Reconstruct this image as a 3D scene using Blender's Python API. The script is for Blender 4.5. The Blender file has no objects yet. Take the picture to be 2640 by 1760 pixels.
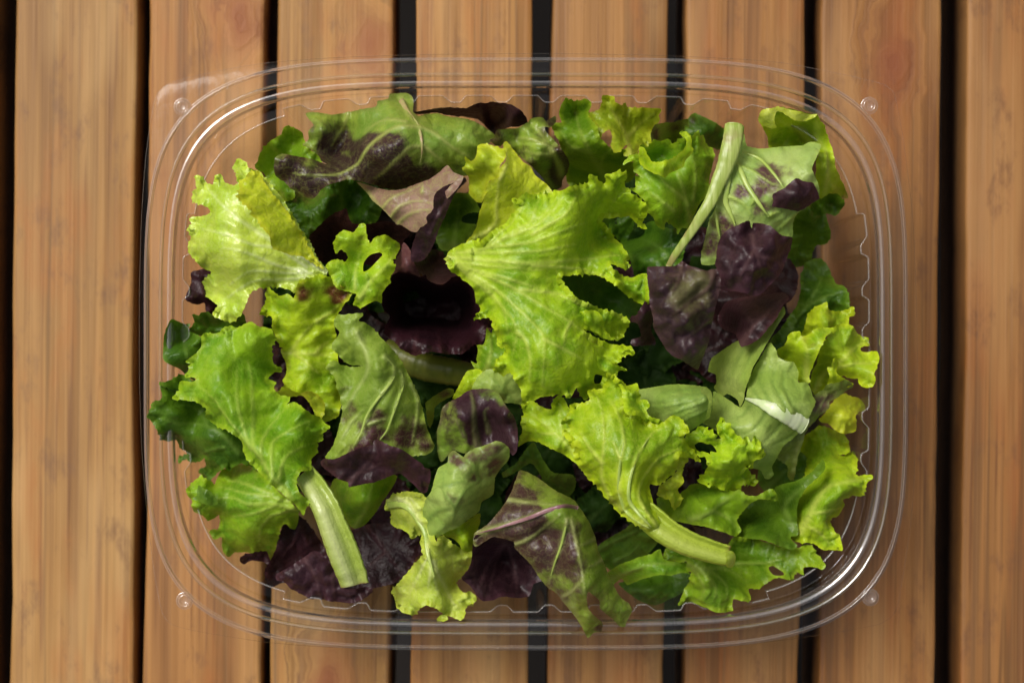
import bpy, bmesh, math, random
import numpy as np
from mathutils import Vector
from mathutils.geometry import delaunay_2d_cdt

# ------------------------------------------------------------------ scene
scene = bpy.context.scene
COL = scene.collection
MM = 0.001
RIM_Z = 0.780            # height of the tray rim above the ground (m)
TOP_Z = RIM_Z - 0.0556   # top of the table slats
CAM_D = 0.620            # camera height above the tray rim (m)

cam_d = bpy.data.cameras.new('camera')
cam = bpy.data.objects.new('camera', cam_d)
COL.objects.link(cam)
cam.location = (0, 0, RIM_Z + CAM_D)
cam.rotation_euler = (0, 0, 0)
cam_d.sensor_width = 36
cam_d.lens = 36 * CAM_D / 0.3152
cam_d.clip_start = 0.02
cam_d.clip_end = 100
cam_d.dof.use_dof = True
cam_d.dof.focus_distance = CAM_D - 0.012
cam_d.dof.aperture_fstop = 10.0
scene.camera = cam

world = bpy.data.worlds.new('World')
scene.world = world
world.use_nodes = True
wnt = world.node_tree
sky = wnt.nodes.new('ShaderNodeTexSky')
sky.sky_type = 'NISHITA'
sky.sun_disc = False
SUN_EL, SUN_AZ = math.radians(56), math.radians(-46)   # azimuth from +Y, clockwise
sky.sun_elevation = SUN_EL
sky.sun_rotation = SUN_AZ
sky.air_density = 1.0
sky.dust_density = 8.0
sky.ozone_density = 0.3
bgn = wnt.nodes['Background']
bgn.inputs['Strength'].default_value = 0.06
pale = wnt.nodes.new('ShaderNodeHueSaturation')     # thin high cloud: a whiter sky
pale.inputs['Saturation'].default_value = 0.4
wnt.links.new(sky.outputs[0], pale.inputs['Color'])
wnt.links.new(pale.outputs[0], bgn.inputs[0])

sun_d = bpy.data.lights.new('sun', 'SUN')
sun_d.energy = 1.5
sun_d.angle = math.radians(20)
sun_d.color = (1.0, 0.96, 0.90)
sun = bpy.data.objects.new('sun', sun_d)
COL.objects.link(sun)
sdir = Vector((math.sin(SUN_AZ) * math.cos(SUN_EL), math.cos(SUN_AZ) * math.cos(SUN_EL), math.sin(SUN_EL)))
sun.rotation_euler = sdir.to_track_quat('Z', 'Y').to_euler()
sun.location = sdir * 3

scene.view_settings.view_transform = 'Standard'
scene.view_settings.look = 'None'
scene.view_settings.exposure = 0.48
scene.view_settings.gamma = 1.0
scene.cycles.transparent_max_bounces = 24
scene.cycles.max_bounces = 10
scene.cycles.diffuse_bounces = 2
scene.cycles.transmission_bounces = 4

# ------------------------------------------------------------------ helpers
def tag(o, label=None, cat=None, group=None, kind=None):
    if label: o['label'] = label
    if cat: o['category'] = cat
    if group: o['group'] = group
    if kind: o['kind'] = kind
    return o

def empty(name, loc=(0, 0, 0), rz=0):
    o = bpy.data.objects.new(name, None)
    o.empty_display_size = 0.01
    COL.objects.link(o)
    o.location = loc
    o.rotation_euler = (0, 0, rz)
    return o

def mesh_obj(name, verts, faces, mat, parent=None, loc=(0, 0, 0), smooth=True):
    me = bpy.data.meshes.new(name)
    me.from_pydata([tuple(v) for v in verts], [], [tuple(f) for f in faces])
    if smooth:
        me.polygons.foreach_set('use_smooth', [True] * len(me.polygons))
    me.update()
    if mat: me.materials.append(mat)
    o = bpy.data.objects.new(name, me)
    COL.objects.link(o)
    o.location = loc
    if parent: o.parent = parent
    return o

def bm_obj(name, bm, mat, parent=None, loc=(0, 0, 0), smooth=True):
    me = bpy.data.meshes.new(name)
    bm.to_mesh(me); bm.free()
    if smooth:
        me.polygons.foreach_set('use_smooth', [True] * len(me.polygons))
    if mat: me.materials.append(mat)
    o = bpy.data.objects.new(name, me)
    COL.objects.link(o)
    o.location = loc
    if parent: o.parent = parent
    return o

class Noise2:
    """gradient noise on numpy arrays"""
    def __init__(self, seed):
        r = np.random.RandomState(seed)
        self.p = r.permutation(256)
        a = r.rand(256) * 2 * np.pi
        self.g = np.stack([np.cos(a), np.sin(a)], 1)
    def __call__(self, x, y):
        xi = np.floor(x).astype(int); yi = np.floor(y).astype(int)
        xf = x - xi; yf = y - yi
        def gr(i, j, dx, dy):
            h = self.p[(self.p[(xi + i) & 255] + yi + j) & 255]
            g = self.g[h]
            return g[..., 0] * dx + g[..., 1] * dy
        u = xf * xf * xf * (xf * (xf * 6 - 15) + 10)
        v = yf * yf * yf * (yf * (yf * 6 - 15) + 10)
        a = gr(0, 0, xf, yf); b = gr(1, 0, xf - 1, yf)
        c = gr(0, 1, xf, yf - 1); d = gr(1, 1, xf - 1, yf - 1)
        return 1.5 * ((a + u * (b - a)) + v * ((c + u * (d - c)) - (a + u * (b - a))))

def tps_fit(ctrl):
    c = np.array(ctrl, float)
    n = len(c)
    d = np.hypot(c[:, None, 0] - c[None, :, 0], c[:, None, 1] - c[None, :, 1])
    K = np.where(d > 0, d * d * np.log(d + 1e-9), 0) + np.eye(n) * 3.0
    Pm = np.c_[np.ones(n), c[:, :2]]
    A = np.zeros((n + 3, n + 3))
    A[:n, :n] = K; A[:n, n:] = Pm; A[n:, :n] = Pm.T
    A[n:, n:] -= np.eye(3) * 1e-9
    w = np.linalg.lstsq(A, np.r_[c[:, 2], 0, 0, 0], rcond=None)[0]
    lo, hi = c[:, 2].min() - 2, c[:, 2].max() + 2
    def f(x, y):
        d = np.hypot(x[:, None] - c[None, :, 0], y[:, None] - c[None, :, 1])
        k = np.where(d > 0, d * d * np.log(d + 1e-9), 0)
        return np.clip(k @ w[:n] + w[n] + w[n + 1] * x + w[n + 2] * y, lo, hi)
    return f

def seg_dist(px, py, pts, closed):
    """distance of points to a polyline, and the arc position of the nearest spot"""
    p = np.array(pts, float)
    q = np.roll(p, -1, 0) if closed else p[1:]
    a = p if closed else p[:-1]
    L = np.hypot(*(q - a).T)
    s0 = np.r_[0, np.cumsum(L)[:-1]]
    best = np.full(len(px), 1e9); arc = np.zeros(len(px))
    for i in range(len(a)):
        dx, dy = q[i] - a[i]
        t = np.clip(((px - a[i, 0]) * dx + (py - a[i, 1]) * dy) / max(L[i] ** 2, 1e-12), 0, 1)
        d = np.hypot(px - a[i, 0] - t * dx, py - a[i, 1] - t * dy)
        m = d < best
        best[m] = d[m]; arc[m] = (s0[i] + t * L[i])[m]
    return best, arc, s0[-1] + L[-1]

def inside(px, py, poly):
    p = np.array(poly, float); q = np.roll(p, -1, 0)
    r = np.zeros(len(px), bool)
    for (x1, y1), (x2, y2) in zip(p, q):
        c = (y1 > py) != (y2 > py)
        if y1 != y2:
            r ^= c & (px < (x2 - x1) * (py - y1) / (y2 - y1) + x1)
    return r

def catmull(pts, closed, step):
    p = np.array(pts, float); n = len(p); out = []
    for i in range(n if closed else n - 1):
        p1, p2 = p[i], p[(i + 1) % n]
        p0 = p[i - 1] if (closed or i > 0) else p1
        p3 = p[(i + 2) % n] if (closed or i + 2 < n) else p2
        L = np.hypot(*(p2 - p1))
        k = max(1, int(round(L / step)))
        m1 = (p2 - p0) * .38; m2 = (p3 - p1) * .38
        lim = L * 0.9
        for m in (m1, m2):
            l = np.hypot(*m)
            if l > lim: m *= lim / l
        for j in range(k):
            t = j / k
            out.append((2*t**3-3*t*t+1)*p1 + (t**3-2*t*t+t)*m1 + (-2*t**3+3*t*t)*p2 + (t**3-t*t)*m2)
    if not closed: out.append(p[-1])
    return np.array(out)

# ------------------------------------------------------------------ materials
def nt_new(name):
    m = bpy.data.materials.new(name); m.use_nodes = True
    nt = m.node_tree; nt.nodes.clear()
    out = nt.nodes.new('ShaderNodeOutputMaterial')
    return m, nt, out

def N(nt, typ, **kw):
    n = nt.nodes.new(typ)
    for k, v in kw.items():
        if k.startswith('i_'):
            n.inputs[k[2:].replace('_', ' ')].default_value = v
        else: setattr(n, k, v)
    return n

def mixc(nt, fac, a, b, blend='MIX'):
    n = nt.nodes.new('ShaderNodeMix'); n.data_type = 'RGBA'; n.blend_type = blend
    for sock, v in ((n.inputs[0], fac), (n.inputs[6], a), (n.inputs[7], b)):
        if hasattr(v, 'node'): nt.links.new(v, sock)
        elif isinstance(v, tuple): sock.default_value = (*v, 1)
        else: sock.default_value = v
    return n.outputs[2]

def math_n(nt, op, a, b=None, clamp=False):
    n = nt.nodes.new('ShaderNodeMath'); n.operation = op; n.use_clamp = clamp
    for i, v in enumerate((a, b)):
        if v is None: continue
        if hasattr(v, 'node'): nt.links.new(v, n.inputs[i])
        else: n.inputs[i].default_value = v
    return n.outputs[0]

def ramp(nt, v, lo, hi, a=0.0, b=1.0):
    n = nt.nodes.new('ShaderNodeMapRange'); n.interpolation_type = 'SMOOTHSTEP'
    nt.links.new(v, n.inputs[0])
    for i, x in enumerate((lo, hi, a, b)): n.inputs[1 + i].default_value = x
    return n.outputs[0]

def leaf_material(name, light, dark, vein, blotch, edge, trans=0.22, tcol=None, rough=0.36, spec=0.36, net=0.25, bump=0.30, edge_amt=0.45, cell=330):
    m, nt, out = nt_new(name)
    tc = N(nt, 'ShaderNodeTexCoord')
    rnd = N(nt, 'ShaderNodeObjectInfo')
    off = N(nt, 'ShaderNodeVectorMath', operation='ADD')
    nt.links.new(tc.outputs['Object'], off.inputs[0])
    cmb = N(nt, 'ShaderNodeCombineXYZ')
    nt.links.new(rnd.outputs['Random'], cmb.inputs[0]); nt.links.new(rnd.outputs['Random'], cmb.inputs[2])
    nt.links.new(cmb.outputs[0], off.inputs[1])
    co = off.outputs[0]
    at = N(nt, 'ShaderNodeVertexColor', layer_name='pigment')
    sep = N(nt, 'ShaderNodeSeparateColor'); nt.links.new(at.outputs[0], sep.inputs[0])
    R, G, B = sep.outputs
    n1 = N(nt, 'ShaderNodeTexNoise', i_Scale=70, i_Detail=3, i_Roughness=.55); nt.links.new(co, n1.inputs['Vector'])
    n2 = N(nt, 'ShaderNodeTexNoise', i_Scale=420, i_Detail=3, i_Roughness=.6); nt.links.new(co, n2.inputs['Vector'])
    n3 = N(nt, 'ShaderNodeTexNoise', i_Scale=2600, i_Detail=2); nt.links.new(co, n3.inputs['Vector'])
    warp = N(nt, 'ShaderNodeMixRGB', blend_type='LINEAR_LIGHT'); warp.inputs[0].default_value = .0022
    nt.links.new(co, warp.inputs[1]); nt.links.new(n2.outputs['Color'], warp.inputs[2])
    vo = N(nt, 'ShaderNodeTexVoronoi', feature='DISTANCE_TO_EDGE'); vo.inputs['Scale'].default_value = cell
    nt.links.new(warp.outputs[0], vo.inputs['Vector'])
    vo2 = N(nt, 'ShaderNodeTexVoronoi', feature='DISTANCE_TO_EDGE'); vo2.inputs['Scale'].default_value = cell * 2.6
    nt.links.new(warp.outputs[0], vo2.inputs['Vector'])
    line = ramp(nt, vo.outputs['Distance'], 0.0, 0.07, 1, 0)
    line2 = ramp(nt, vo2.outputs['Distance'], 0.0, 0.09, 1, 0)
    c = mixc(nt, ramp(nt, n1.outputs['Fac'], .36, .64), dark, light)
    c = mixc(nt, math_n(nt, 'MULTIPLY', ramp(nt, n2.outputs['Fac'], .42, .7), .18), c, dark)
    # blotches of red pigment
    bl = math_n(nt, 'ADD', G, math_n(nt, 'ADD', math_n(nt, 'MULTIPLY', math_n(nt, 'SUBTRACT', n1.outputs['Fac'], .5), 1.1), math_n(nt, 'MULTIPLY', math_n(nt, 'SUBTRACT', n2.outputs['Fac'], .5), .9)))
    bl = ramp(nt, bl, .08, .85)
    bl = math_n(nt, 'MULTIPLY', bl, ramp(nt, G, .02, .2))
    bl = math_n(nt, 'MULTIPLY', bl, math_n(nt, 'SUBTRACT', 1, math_n(nt, 'MULTIPLY', R, .75)))
    c = mixc(nt, bl, c, blotch)
    c = mixc(nt, math_n(nt, 'MULTIPLY', math_n(nt, 'SUBTRACT', 1, B), edge_amt), c, edge)
    nl = math_n(nt, 'MULTIPLY', math_n(nt, 'MAXIMUM', line, math_n(nt, 'MULTIPLY', line2, .45)), net)
    c = mixc(nt, nl, c, vein)
    c = mixc(nt, math_n(nt, 'MULTIPLY', R, .8), c, vein)
    hsv = N(nt, 'ShaderNodeHueSaturation'); nt.links.new(c, hsv.inputs['Color'])
    nt.links.new(math_n(nt, 'ADD', .485, math_n(nt, 'MULTIPLY', rnd.outputs['Random'], .02)), hsv.inputs['Hue'])
    nt.links.new(math_n(nt, 'ADD', .93, math_n(nt, 'MULTIPLY', n3.outputs['Fac'], .14)), hsv.inputs['Value'])
    c = hsv.outputs[0]
    # relief: cells puff out between the small veins, fine skin grain
    h = math_n(nt, 'ADD', math_n(nt, 'MULTIPLY', ramp(nt, vo.outputs['Distance'], 0, .35), 1.0), math_n(nt, 'MULTIPLY', ramp(nt, vo2.outputs['Distance'], 0, .3), .3))
    h = math_n(nt, 'ADD', h, math_n(nt, 'MULTIPLY', n2.outputs['Fac'], .7))
    h = math_n(nt, 'ADD', h, math_n(nt, 'MULTIPLY', n3.outputs['Fac'], .12))
    bp = N(nt, 'ShaderNodeBump'); bp.inputs['Strength'].default_value = bump; bp.inputs['Distance'].default_value = .00035
    nt.links.new(h, bp.inputs['Height'])
    pr = N(nt, 'ShaderNodeBsdfPrincipled')
    nt.links.new(c, pr.inputs['Base Color'])
    nt.links.new(math_n(nt, 'ADD', rough - .08, math_n(nt, 'MULTIPLY', n2.outputs['Fac'], .18)), pr.inputs['Roughness'])
    pr.inputs['Specular IOR Level'].default_value = spec
    nt.links.new(bp.outputs[0], pr.inputs['Normal'])
    tr = N(nt, 'ShaderNodeBsdfTranslucent')
    tc2 = mixc(nt, 1.0, c, tcol or (.85, 1.0, .45), 'MULTIPLY')
    nt.links.new(tc2, tr.inputs['Color']); nt.links.new(bp.outputs[0], tr.inputs['Normal'])
    mx = N(nt, 'ShaderNodeMixShader'); mx.inputs[0].default_value = trans
    nt.links.new(pr.outputs[0], mx.inputs[1]); nt.links.new(tr.outputs[0], mx.inputs[2])
    nt.links.new(mx.outputs[0], out.inputs[0])
    return m

PURP = (.038, .014, .017)
LM = {
 'lime':      leaf_material('lime_leaf', (.42, .62, .012), (.19, .38, .006), (.62, .74, .13), (.16, .05, .02), (.58, .70, .012)),
 'limepale':  leaf_material('pale_lime_leaf', (.62, .80, .085), (.42, .64, .025), (.80, .90, .46), (.16, .05, .02), (.52, .70, .022), rough=.30, spec=.95),
 'limepale2': leaf_material('pale_lime_leaf_b', (.54, .66, .08), (.40, .55, .04), (.72, .78, .34), (.16, .05, .02), (.56, .64, .03)),
 'yellow':    leaf_material('yellow_green_leaf', (.56, .68, .025), (.40, .55, .016), (.68, .74, .18), (.16, .05, .02), (.62, .62, .02)),
 'yellow2':   leaf_material('golden_green_leaf', (.36, .46, .014), (.22, .33, .008), (.45, .50, .08), (.16, .05, .02), (.5, .54, .02)),
 'green':     leaf_material('green_leaf', (.26, .47, .012), (.115, .29, .006), (.46, .62, .10), (.06, .02, .02), (.44, .58, .02)),
 'mid':       leaf_material('mid_green_leaf', (.19, .36, .010), (.085, .22, .005), (.32, .46, .08), (.05, .015, .02), (.36, .52, .02)),
 'deep':      leaf_material('deep_green_shaded_leaf', (.085, .19, .007), (.035, .105, .004), (.16, .28, .04), (.05, .015, .02), (.18, .33, .02), trans=.2),  # deep green, darkened further in colour for leaves lying in shade
 'bed':       leaf_material('shade_dark_green_leaf', (.022, .055, .005), (.010, .028, .003), (.04, .07, .012), (.05, .015, .02), (.04, .08, .007), trans=.1, spec=.12, rough=.6),  # bed leaves coloured near black: shade deep in the tray put into the colour
 'dull':      leaf_material('dull_green_leaf', (.19, .27, .05), (.13, .20, .03), (.30, .36, .12), (.12, .07, .05), (.2, .3, .03), trans=.2),
 'greenpale': leaf_material('pale_green_leaf', (.42, .55, .13), (.29, .43, .07), (.18, .30, .05), (.11, .055, .045), (.34, .45, .06), net=.4, trans=.22, cell=210),
 'mottle':    leaf_material('mottled_leaf_underside', (.44, .55, .16), (.31, .46, .10), (.44, .57, .09), (.12, .055, .060), (.30, .42, .05), net=.3, trans=.2, cell=260),
 'redgreen':  leaf_material('red_green_leaf', (.27, .41, .04), (.16, .30, .03), (.42, .48, .13), PURP, (.10, .06, .02), rough=.33, spec=.6, trans=.18),
 'greenred':  leaf_material('green_leaf_with_red', (.27, .39, .045), (.19, .31, .03), (.44, .54, .16), (.075, .024, .030), (.26, .36, .03), trans=.2),
 'redbrown':  leaf_material('red_brown_leaf', (.24, .35, .035), (.15, .26, .02), (.36, .38, .14), (.062, .028, .024), (.14, .10, .03), rough=.36, spec=.5, trans=.18),
 'tan':       leaf_material('tan_leaf_underside', (.36, .235, .165), (.27, .18, .11), (.42, .48, .12), PURP, (.16, .07, .05), trans=.15, net=.3, cell=260),
 'purple':    leaf_material('purple_leaf', (.036, .012, .017), (.018, .006, .008), (.10, .05, .05), (.02, .006, .012), (.09, .03, .035), trans=.08, tcol=(1, .5, .5), rough=.42, spec=.34, net=.25, edge_amt=.35, cell=230),
 'purple2':   leaf_material('purple_leaf_with_green', (.042, .019, .024), (.025, .011, .013), (.11, .07, .05), (.13, .13, .045), (.09, .04, .035), trans=.08, tcol=(1, .5, .5), rough=.42, spec=.36, net=.25, edge_amt=.35, cell=230),
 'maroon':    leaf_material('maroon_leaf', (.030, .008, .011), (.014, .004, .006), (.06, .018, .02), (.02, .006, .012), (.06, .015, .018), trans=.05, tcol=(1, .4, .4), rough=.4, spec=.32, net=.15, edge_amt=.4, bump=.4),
 'redpurple': leaf_material('red_purple_leaf', (.12, .045, .045), (.075, .026, .030), (.16, .08, .06), PURP, (.12, .05, .04), trans=.1, tcol=(1, .5, .5)),
 'purplegreen': leaf_material('purple_cap_leaf', (.28, .44, .05), (.17, .33, .03), (.13, .075, .075), (.036, .014, .018), (.08, .03, .035), trans=.12, net=.25, edge_amt=.5),
 'stemlime':  leaf_material('lime_stem', (.40, .52, .055), (.32, .45, .03), (.50, .60, .14), (.26, .17, .07), (.42, .52, .05), trans=.15, rough=.32, net=0, bump=.25),
 'stem':      leaf_material('juicy_stem', (.42, .54, .13), (.30, .44, .06), (.66, .74, .36), (.26, .17, .07), (.44, .52, .05), trans=.15, rough=.26, spec=.6, net=0, bump=.25),
}
def rib_material(name, a, b, rough=.35):
    m, nt, out = nt_new(name)
    tc = N(nt, 'ShaderNodeTexCoord')
    n1 = N(nt, 'ShaderNodeTexNoise', i_Scale=190, i_Detail=4); nt.links.new(tc.outputs['Object'], n1.inputs[0])
    n2 = N(nt, 'ShaderNodeTexNoise', i_Scale=900, i_Detail=3); nt.links.new(tc.outputs['Object'], n2.inputs[0])
    c = mixc(nt, ramp(nt, n1.outputs['Fac'], .35, .65), a, b)
    pr = N(nt, 'ShaderNodeBsdfPrincipled'); nt.links.new(c, pr.inputs['Base Color'])
    pr.inputs['Roughness'].default_value = rough; pr.inputs['Specular IOR Level'].default_value = .5
    pr.inputs['Subsurface Weight'].default_value = .12
    pr.inputs['Subsurface Radius'].default_value = (.0012, .0015, .0004)
    bp = N(nt, 'ShaderNodeBump'); bp.inputs['Strength'].default_value = .5; bp.inputs['Distance'].default_value = .0003
    nt.links.new(math_n(nt, 'ADD', n1.outputs['Fac'], math_n(nt, 'MULTIPLY', n2.outputs['Fac'], .5)), bp.inputs['Height'])
    nt.links.new(bp.outputs[0], pr.inputs['Normal'])
    nt.links.new(pr.outputs[0], out.inputs[0])
    return m
LM['rib'] = rib_material('tan_green_rib', (.36, .40, .12), (.36, .22, .12))
LM['ribgreen'] = rib_material('green_rib', (.40, .50, .11), (.32, .44, .08))
LM['ribwhite'] = rib_material('white_rib', (.66, .73, .46), (.50, .62, .28), .3)
LM['ribgrey'] = rib_material('grey_green_rib', (.40, .48, .22), (.30, .40, .14))
LM['ribpink'] = rib_material('pink_rib', (.34, .19, .19), (.22, .10, .12), .3)
LM['ribstem'] = rib_material('pale_stem', (.44, .50, .14), (.36, .34, .10), .34)
def stem_material():
    m, nt, out = nt_new('forked_pale_stem')
    tc = N(nt, 'ShaderNodeTexCoord')
    mp = N(nt, 'ShaderNodeMapping'); mp.inputs['Rotation'].default_value = (0, 0, math.radians(-25)); mp.inputs['Scale'].default_value = (900, 70, 400)
    nt.links.new(tc.outputs['Object'], mp.inputs[0])
    n1 = N(nt, 'ShaderNodeTexNoise', i_Scale=1.0, i_Detail=4); nt.links.new(mp.outputs[0], n1.inputs[0])
    n2 = N(nt, 'ShaderNodeTexNoise', i_Scale=85, i_Detail=3); nt.links.new(tc.outputs['Object'], n2.inputs[0])
    c = mixc(nt, ramp(nt, n1.outputs['Fac'], .35, .65), (.40, .48, .13), (.26, .35, .05))
    c = mixc(nt, math_n(nt, 'MULTIPLY', ramp(nt, n2.outputs['Fac'], .48, .62), .55), c, (.25, .13, .08))
    pr = N(nt, 'ShaderNodeBsdfPrincipled'); nt.links.new(c, pr.inputs['Base Color'])
    pr.inputs['Roughness'].default_value = .34
    bp = N(nt, 'ShaderNodeBump'); bp.inputs['Strength'].default_value = .5; bp.inputs['Distance'].default_value = .0004
    nt.links.new(n1.outputs['Fac'], bp.inputs['Height']); nt.links.new(bp.outputs[0], pr.inputs['Normal'])
    nt.links.new(pr.outputs[0], out.inputs[0])
    return m
LM['ribstem'] = stem_material()
LM['ribolive'] = rib_material('olive_stem', (.16, .17, .02), (.11, .13, .014), .4)

# ------------------------------------------------------------------ leaves
RNG = random.Random(7)
SPACING = 0.62
def blade_data(out, ctrl, veins, spots, holes, frill, ruf, crk, drop, vr, seed):
    """millimetre outline + height controls -> verts, faces, pigment"""
    rs = np.random.RandomState(seed); nz = Noise2(seed + 11)
    zf = tps_fit(ctrl)
    def rough_edge(poly):
        p = catmull(poly, True, .45)
        q = np.roll(p, -1, 0) - np.roll(p, 1, 0)
        nrm = np.stack([q[:, 1], -q[:, 0]], 1); nrm /= (np.linalg.norm(nrm, axis=1, keepdims=True) + 1e-9)
        x2, y2 = np.roll(p, -1, 0).T
        area = (p[:, 0] * y2 - x2 * p[:, 1]).sum()
        sgn = 1 if area > 0 else -1
        s = np.r_[0, np.cumsum(np.hypot(*(np.roll(p, -1, 0) - p).T))[:-1]]
        per = rs.uniform(1.7, 2.4)
        ph = (s / per + .8 * nz(s * .25, s * 0 + 3.1)) % 1.0
        tooth = np.maximum(0, 1 - np.abs(ph - .3) / .3) ** 1.4
        sel = (nz(s * .16, s * 0 + 8.7) + .45).clip(0, 1)
        off = frill * (tooth * .85 * sel + (.15 if ruf > .85 else -.1) + .22 * nz(s * .9, s * 0 + 1.3)) + .10 * nz(s * 1.7, s * 0 + 5.5)
        return p + nrm * (off * sgn)[:, None]
    poly = rough_edge(out)
    hp = [catmull(h, True, .5) for h in holes]
    x0, y0 = poly.min(0); x1, y1 = poly.max(0)
    gx, gy = np.meshgrid(np.arange(x0, x1, SPACING), np.arange(y0, y1, SPACING * .87))
    gx = gx + (np.arange(gx.shape[0]) % 2)[:, None] * SPACING / 2
    gx = gx.ravel() + rs.uniform(-.08, .08, gx.size); gy = gy.ravel() + rs.uniform(-.08, .08, gy.size)
    k = inside(gx, gy, poly); gx, gy = gx[k], gy[k]
    d, _, _ = seg_dist(gx, gy, poly, True)
    k = d > SPACING * .5
    for h in hp:
        k &= ~inside(gx, gy, h)
        k &= seg_dist(gx, gy, h, True)[0] > SPACING * .5
    pts = [Vector(p) for p in poly]; edges = []
    n = len(poly); edges += [(i, (i + 1) % n) for i in range(n)]
    for h in hp:
        b = len(pts); m = len(h)
        pts += [Vector(p) for p in h]; edges += [(b + i, b + (i + 1) % m) for i in range(m)]
    pts += [Vector((a, b)) for a, b in zip(gx[k], gy[k])]
    vo, _, fo, *_ = delaunay_2d_cdt(pts, edges, [], 0, 1e-5)
    V = np.array([(v.x, v.y) for v in vo]); F = np.array([f for f in fo if len(f) == 3])
    c = V[F].mean(1)
    k = inside(c[:, 0], c[:, 1], poly)
    for h in hp: k &= ~inside(c[:, 0], c[:, 1], h)
    F = F[k]
    used = np.unique(F); re = np.full(len(V), -1); re[used] = np.arange(len(used))
    V = V[used]; F = re[F]
    # counter-clockwise, facing up
    a, b, cc = V[F[:, 0]], V[F[:, 1]], V[F[:, 2]]
    fl = ((b - a)[:, 0] * (cc - a)[:, 1] - (b - a)[:, 1] * (cc - a)[:, 0]) < 0
    F[fl] = F[fl][:, ::-1]
    x, y = V.T
    ed, arc, per = seg_dist(x, y, poly, True)
    for h in hp: ed = np.minimum(ed, seg_dist(x, y, h, True)[0])
    z = zf(x, y)
    # crinkles
    z = z + crk * (2.5 * nz(x * .10, y * .10) + 1.0 * nz(x * .3 + 9, y * .3) + .12 * nz(x * .8, y * .8 + 4))
    # ruffled margin
    fall = np.exp(-(ed / 4.6) ** 2)
    z = z + ruf * fall * (nz(arc * .19, ed * .05 + 2) * 2.6 + 1.1 * nz(arc * .45, ed * .1 + 7))
    z = z - drop * np.exp(-(ed / 1.6) ** 2) * .45
    # veins
    vm = np.zeros(len(x)); near = np.full(len(x), 99.0)
    for i, (vp, w0, w1) in enumerate(veins):
        sp = catmull(vp, False, .8)
        dd, ar, L = seg_dist(x, y, sp, False)
        w = (w0 + (w1 - w0) * ar / L)
        vm = np.maximum(vm, np.exp(-(dd / w) ** 2) * (1 - .55 * ar / L))
        near = np.minimum(near, dd)
    if veins:
        z = z + 2.2 * vr * vm + crk * 1.9 * (1 - np.exp(-(near / 3.0) ** 2))
    # curled margin: roll the last millimetres up or down along the edge
    cw = 3.6
    curl = (min(1.0, frill) * (.8 if ruf > .85 else .4))
    if curl > .05:
        m = ed < cw
        sx, sy = x[m], y[m]
        P2 = np.roll(poly, -1, 0)
        bd = np.full(m.sum(), 1e9); qx = np.zeros(m.sum()); qy = np.zeros(m.sum())
        for (ax, ay), (bx, by) in zip(poly, P2):
            dx, dy = bx - ax, by - ay
            t = np.clip(((sx - ax) * dx + (sy - ay) * dy) / max(dx * dx + dy * dy, 1e-12), 0, 1)
            px, py = ax + t * dx, ay + t * dy
            d = (sx - px) ** 2 + (sy - py) ** 2
            w = d < bd
            bd[w] = d[w]; qx[w] = px[w]; qy[w] = py[w]
        de = np.sqrt(bd) + 1e-6
        ox, oy = (qx - sx) / de, (qy - sy) / de
        fade = np.clip(de / .25, 0, 1)
        # at the very rim use the direction from a little further in
        cx0, cy0 = x.mean(), y.mean()
        sl = cw - np.minimum(de, cw)
        a2 = arc[m]
        c = np.clip(nz(a2 * .15, a2 * 0 + 4.4) * 2.6 + .25, -.75, 1.0) * curl
        c = np.where(np.abs(c) < .04, .04, c)
        k = c * 2.3 / cw
        gap = np.hypot(sx - cx0, sy - cy0)
        out_d = np.sin(k * sl) / k - sl
        upd = (1 - np.cos(k * sl)) / k
        x = x.copy(); y = y.copy()
        x[m] += ox * out_d * fade; y[m] += oy * out_d * fade; z[m] += upd
    g = np.zeros(len(x))
    for sx, sy, r, s in spots:
        dd = np.hypot(x - sx, y - sy) / r * (1 + .35 * nz(x * .22 + 3, y * .22))
        g = g + abs(s) * np.exp(-(dd / .95) ** 2)
    pig = np.stack([vm, np.clip(g, 0, 1), np.clip(ed / 1.5, 0, 1), np.ones(len(x))], 1)
    return np.stack([x, y, z], 1), F, pig, zf

def add_blade(name, mat, data, parent, base):
    V, F, pig, _ = data
    V = V * MM - np.array(base)
    me = bpy.data.meshes.new(name)
    me.from_pydata(V.tolist(), [], F.tolist())
    me.polygons.foreach_set('use_smooth', [True] * len(F))
    at = me.color_attributes.new('pigment', 'FLOAT_COLOR', 'POINT')
    at.data.foreach_set('color', pig.astype('f4').ravel())
    me.materials.append(LM[mat])
    me.update()
    o = bpy.data.objects.new(name, me)
    COL.objects.link(o)
    if parent: o.parent = parent
    return o

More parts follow.
